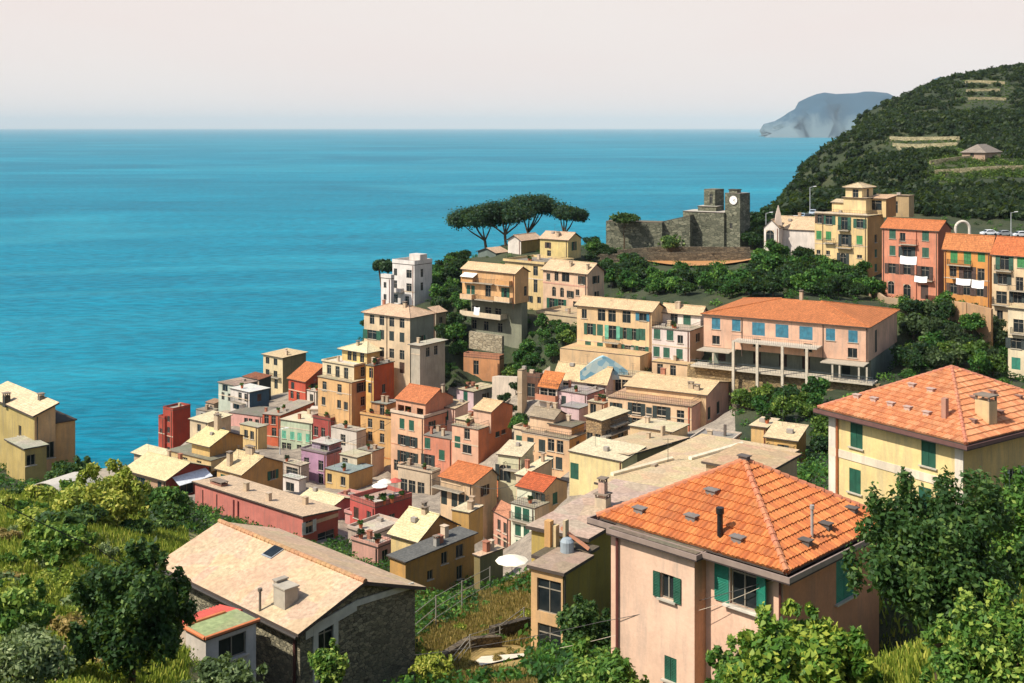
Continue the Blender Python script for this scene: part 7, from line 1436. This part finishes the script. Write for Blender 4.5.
q = P(50, 640, 36); gz_ = th(q.x, q.y); b = MB(); b.tube((0, 0, -.3), (0.45, 0, 1.5), .05, .04, 7); tag(b.build('stake', m_plain('#9a8a72', 0.9), None, (q.x, q.y, gz_)), 'leaning bleached wooden stake on the near left slope', 'stake')
def cable(pts, r, label, col='#4a4744', sag=0.3):
    b = MB(); p0 = Vector(pts[0])
    for a, c in zip(pts[:-1], pts[1:]):
        a, c = Vector(a), Vector(c); n = 16; pr = a
        for i in range(1, n+1):
            f = i/n; q = a.lerp(c, f)-Vector((0, 0, sag*4*f*(1-f))); b.tube(pr-p0, q-p0, r, r, 5); pr = q
    tag(b.build('cable', m_plain(col, 0.6), None, p0), label, 'cable')
cable([P(-60, 470, 40), P(95, 547, 44), P(190, 600, 50)], 0.018, 'black utility cable crossing the left slope', sag=0.1, col='#26241f')
cable([P(415, 655, 58), P(600, 622, 50), P(782, 577, 45)], 0.013, 'upper cable running to the corner of the pink house', sag=0.12)
cable([P(560, 648, 52), P(700, 610, 47), P(781, 577, 45)], 0.010, 'thinner cable beside the upper one at the pink house wall', sag=0.1, col='#c9bba4')
# ---- garden between the stone house and the olive house
m_pole = m_plain('#8a8478', 0.7)
def post_line(pts, h, label):
    pr = None; e = None
    for i, (px, py, Y) in enumerate(pts):
        x = (px-CX)/F*Y; z = th(x, Y)
        if e is None: e = empty('wire_fence', (x, Y, z), label, 'fence'); L0 = Vector((x, Y, z))
        b = MB(); b.tube((0, 0, -.3), (0, 0, h), .06, .05, 7); b.build('post', m_pole, e, Vector((x, Y, z))-L0)
        if pr is not None:
            w = MB()
            for k in (0.35, 0.65, 0.97): w.tube(pr+Vector((0, 0, h*k))-L0, Vector((x, Y, z+h*k))-L0, .025, .025, 4)
            w.build('wire', m_pole, e)
        pr = Vector((x, Y, z))
post_line([(412, 650, 76), (436, 634, 84), (462, 615, 96), (490, 600, 108)], 2.4, 'tall post and wire fence climbing past the stone gable')
post_line([(440, 668, 68), (470, 650, 76), (500, 636, 82), (524, 622, 88)], 1.1, 'low post and wire fence on the dry garden terrace')
wall_line('dark stone terrace wall under the dry grass bank of the garden', [P(492, 634, 82)[:2], P(528, 618, 86)[:2]], 0.9, 0.5, m_stone('#5c5040', '#3c342a', 2.0), name='terrace_wall', below=1.5)
wall_line('lower dry stone wall along the foot of the garden terraces', [P(418, 662, 70)[:2], P(468, 648, 77)[:2], P(500, 640, 79)[:2]], 0.7, 0.45, m_stone('#7a6a50', '#54483a', 2.0), name='terrace_wall', below=1.5)
b = MB(); x0, y0 = P(505, 655, 72)[:2]; V = []
for i in range(7):
    for j in range(5): x, y = x0+(i-3)*0.62+(j-2)*0.2, y0+(j-2)*0.9; V.append((x-x0, y-y0, th(x, y)+0.12-th(x0, y0)))
for i in range(6):
    for j in range(4): a = i*5+j; b.face([V[a], V[a+1], V[a+6], V[a+5]])
tag(b.build('patio', m_plain('#d9ccb4', 0.9), None, (x0, y0, th(x0, y0)), recalc=False), kind='structure')
# terrace clutter on the olive house: water tank, tile stack
e = onroof(OLV, 556, 541) if False else None
bt = MB(); q = w2.root.location
tb = OLVT
pp = tb.W(*tb.roofhit(567, 557), tb.z1+0.2); b = MB(); b.lathe((0, 0, 0), [(.42, 0), (.44, .1), (.44, .8), (.3, 1.0), (.1, 1.04)], 14); tag(b.build('water_tank', m_plain('#8f9aa0', 0.6), None, pp), 'grey water tank on the small dark terrace of the olive house', 'water tank')
pp = tb.W(*tb.roofhit(573, 553), tb.z1+0.2)
for i in range(3):
    b = MB(); b.hexa([(-1.1, -.12, 0), (1.1, -.12, 0), (1.1, .12, 0), (-1.1, .12, 0)], [(-1.1, -.12, .12), (1.1, -.12, .12), (1.1, .12, .12), (-1.1, .12, .12)]); o = b.build('roof_board', m_plain('#c98a68', 0.8), None, pp+Vector((0.1, i*0.26-0.2, 0.75-i*0.05))); o.rotation_euler = (0, 0.55, -0.35); tag(o, 'terracotta coloured board leaning on the small dark terrace of the olive house', 'board', 'boards leaning on the terrace')

for i, (a, c, lab) in enumerate((((330, 446, 214), (392, 421, 230), 'cable from the lavender house to the mustard yellow house'), ((424, 425, 216), (474, 412, 203), 'cable strung between the loggia house and the gabled corner house'), ((516, 425, 196), (560, 398, 202), 'cable from the peach apartments to the orange roofed cottage'), ((590, 420, 172), (640, 400, 184), 'cable from the brown stone house to the broad palazzo'), ((470, 484, 170), (520, 482, 166), 'cable over the lane between the red roofed and the mint house'))):
    cable([P(*a), P(*c)], 0.035, lab, col='#3a3835', sag=0.8)
flat = [b_ for b_ in BLOCKS if 140 < b_.Y < 270 and abs(b_.roof_fn(0, 0)-b_.roof_fn(b_.L/2, b_.R/2)) < 0.01 and b_.ext > 1 and b_.root.name.startswith('house')]
for i in range(44):
    b_ = RND.choice(flat); u_, v_ = b_.L*RND.uniform(0.1, 0.9), b_.R*RND.uniform(0.08, 0.4); pot(b_.W(u_, v_, b_.z1+0.14), 'potted shrub on a flat roof terrace in the village', RND.uniform(0.9, 1.6), RND.choice(['green', 'lime', 'dark']))
# ---- haze: one even volume round everything
hz = bpy.data.materials.new('haze_air'); hz.use_nodes = True; nt = hz.node_tree; nt.nodes.remove(nt.nodes['Principled BSDF']); pv = nt.nodes.new('ShaderNodeVolumePrincipled')
pv.inputs['Color'].default_value = (0.74, 0.92, 1.0, 1); pv.inputs['Density'].default_value = 3.0e-5; pv.inputs['Anisotropy'].default_value = -0.1
nt.links.new(pv.outputs[0], nt.nodes['Material Output'].inputs['Volume'])
b = MB(); b.hexa([(-60000, -2500, -30), (60000, -2500, -30), (60000, 60000, -30), (-60000, 60000, -30)], [(-60000, -2500, 500), (60000, -2500, 500), (60000, 60000, 500), (-60000, 60000, 500)])
tag(b.build('haze', hz), kind='stuff')
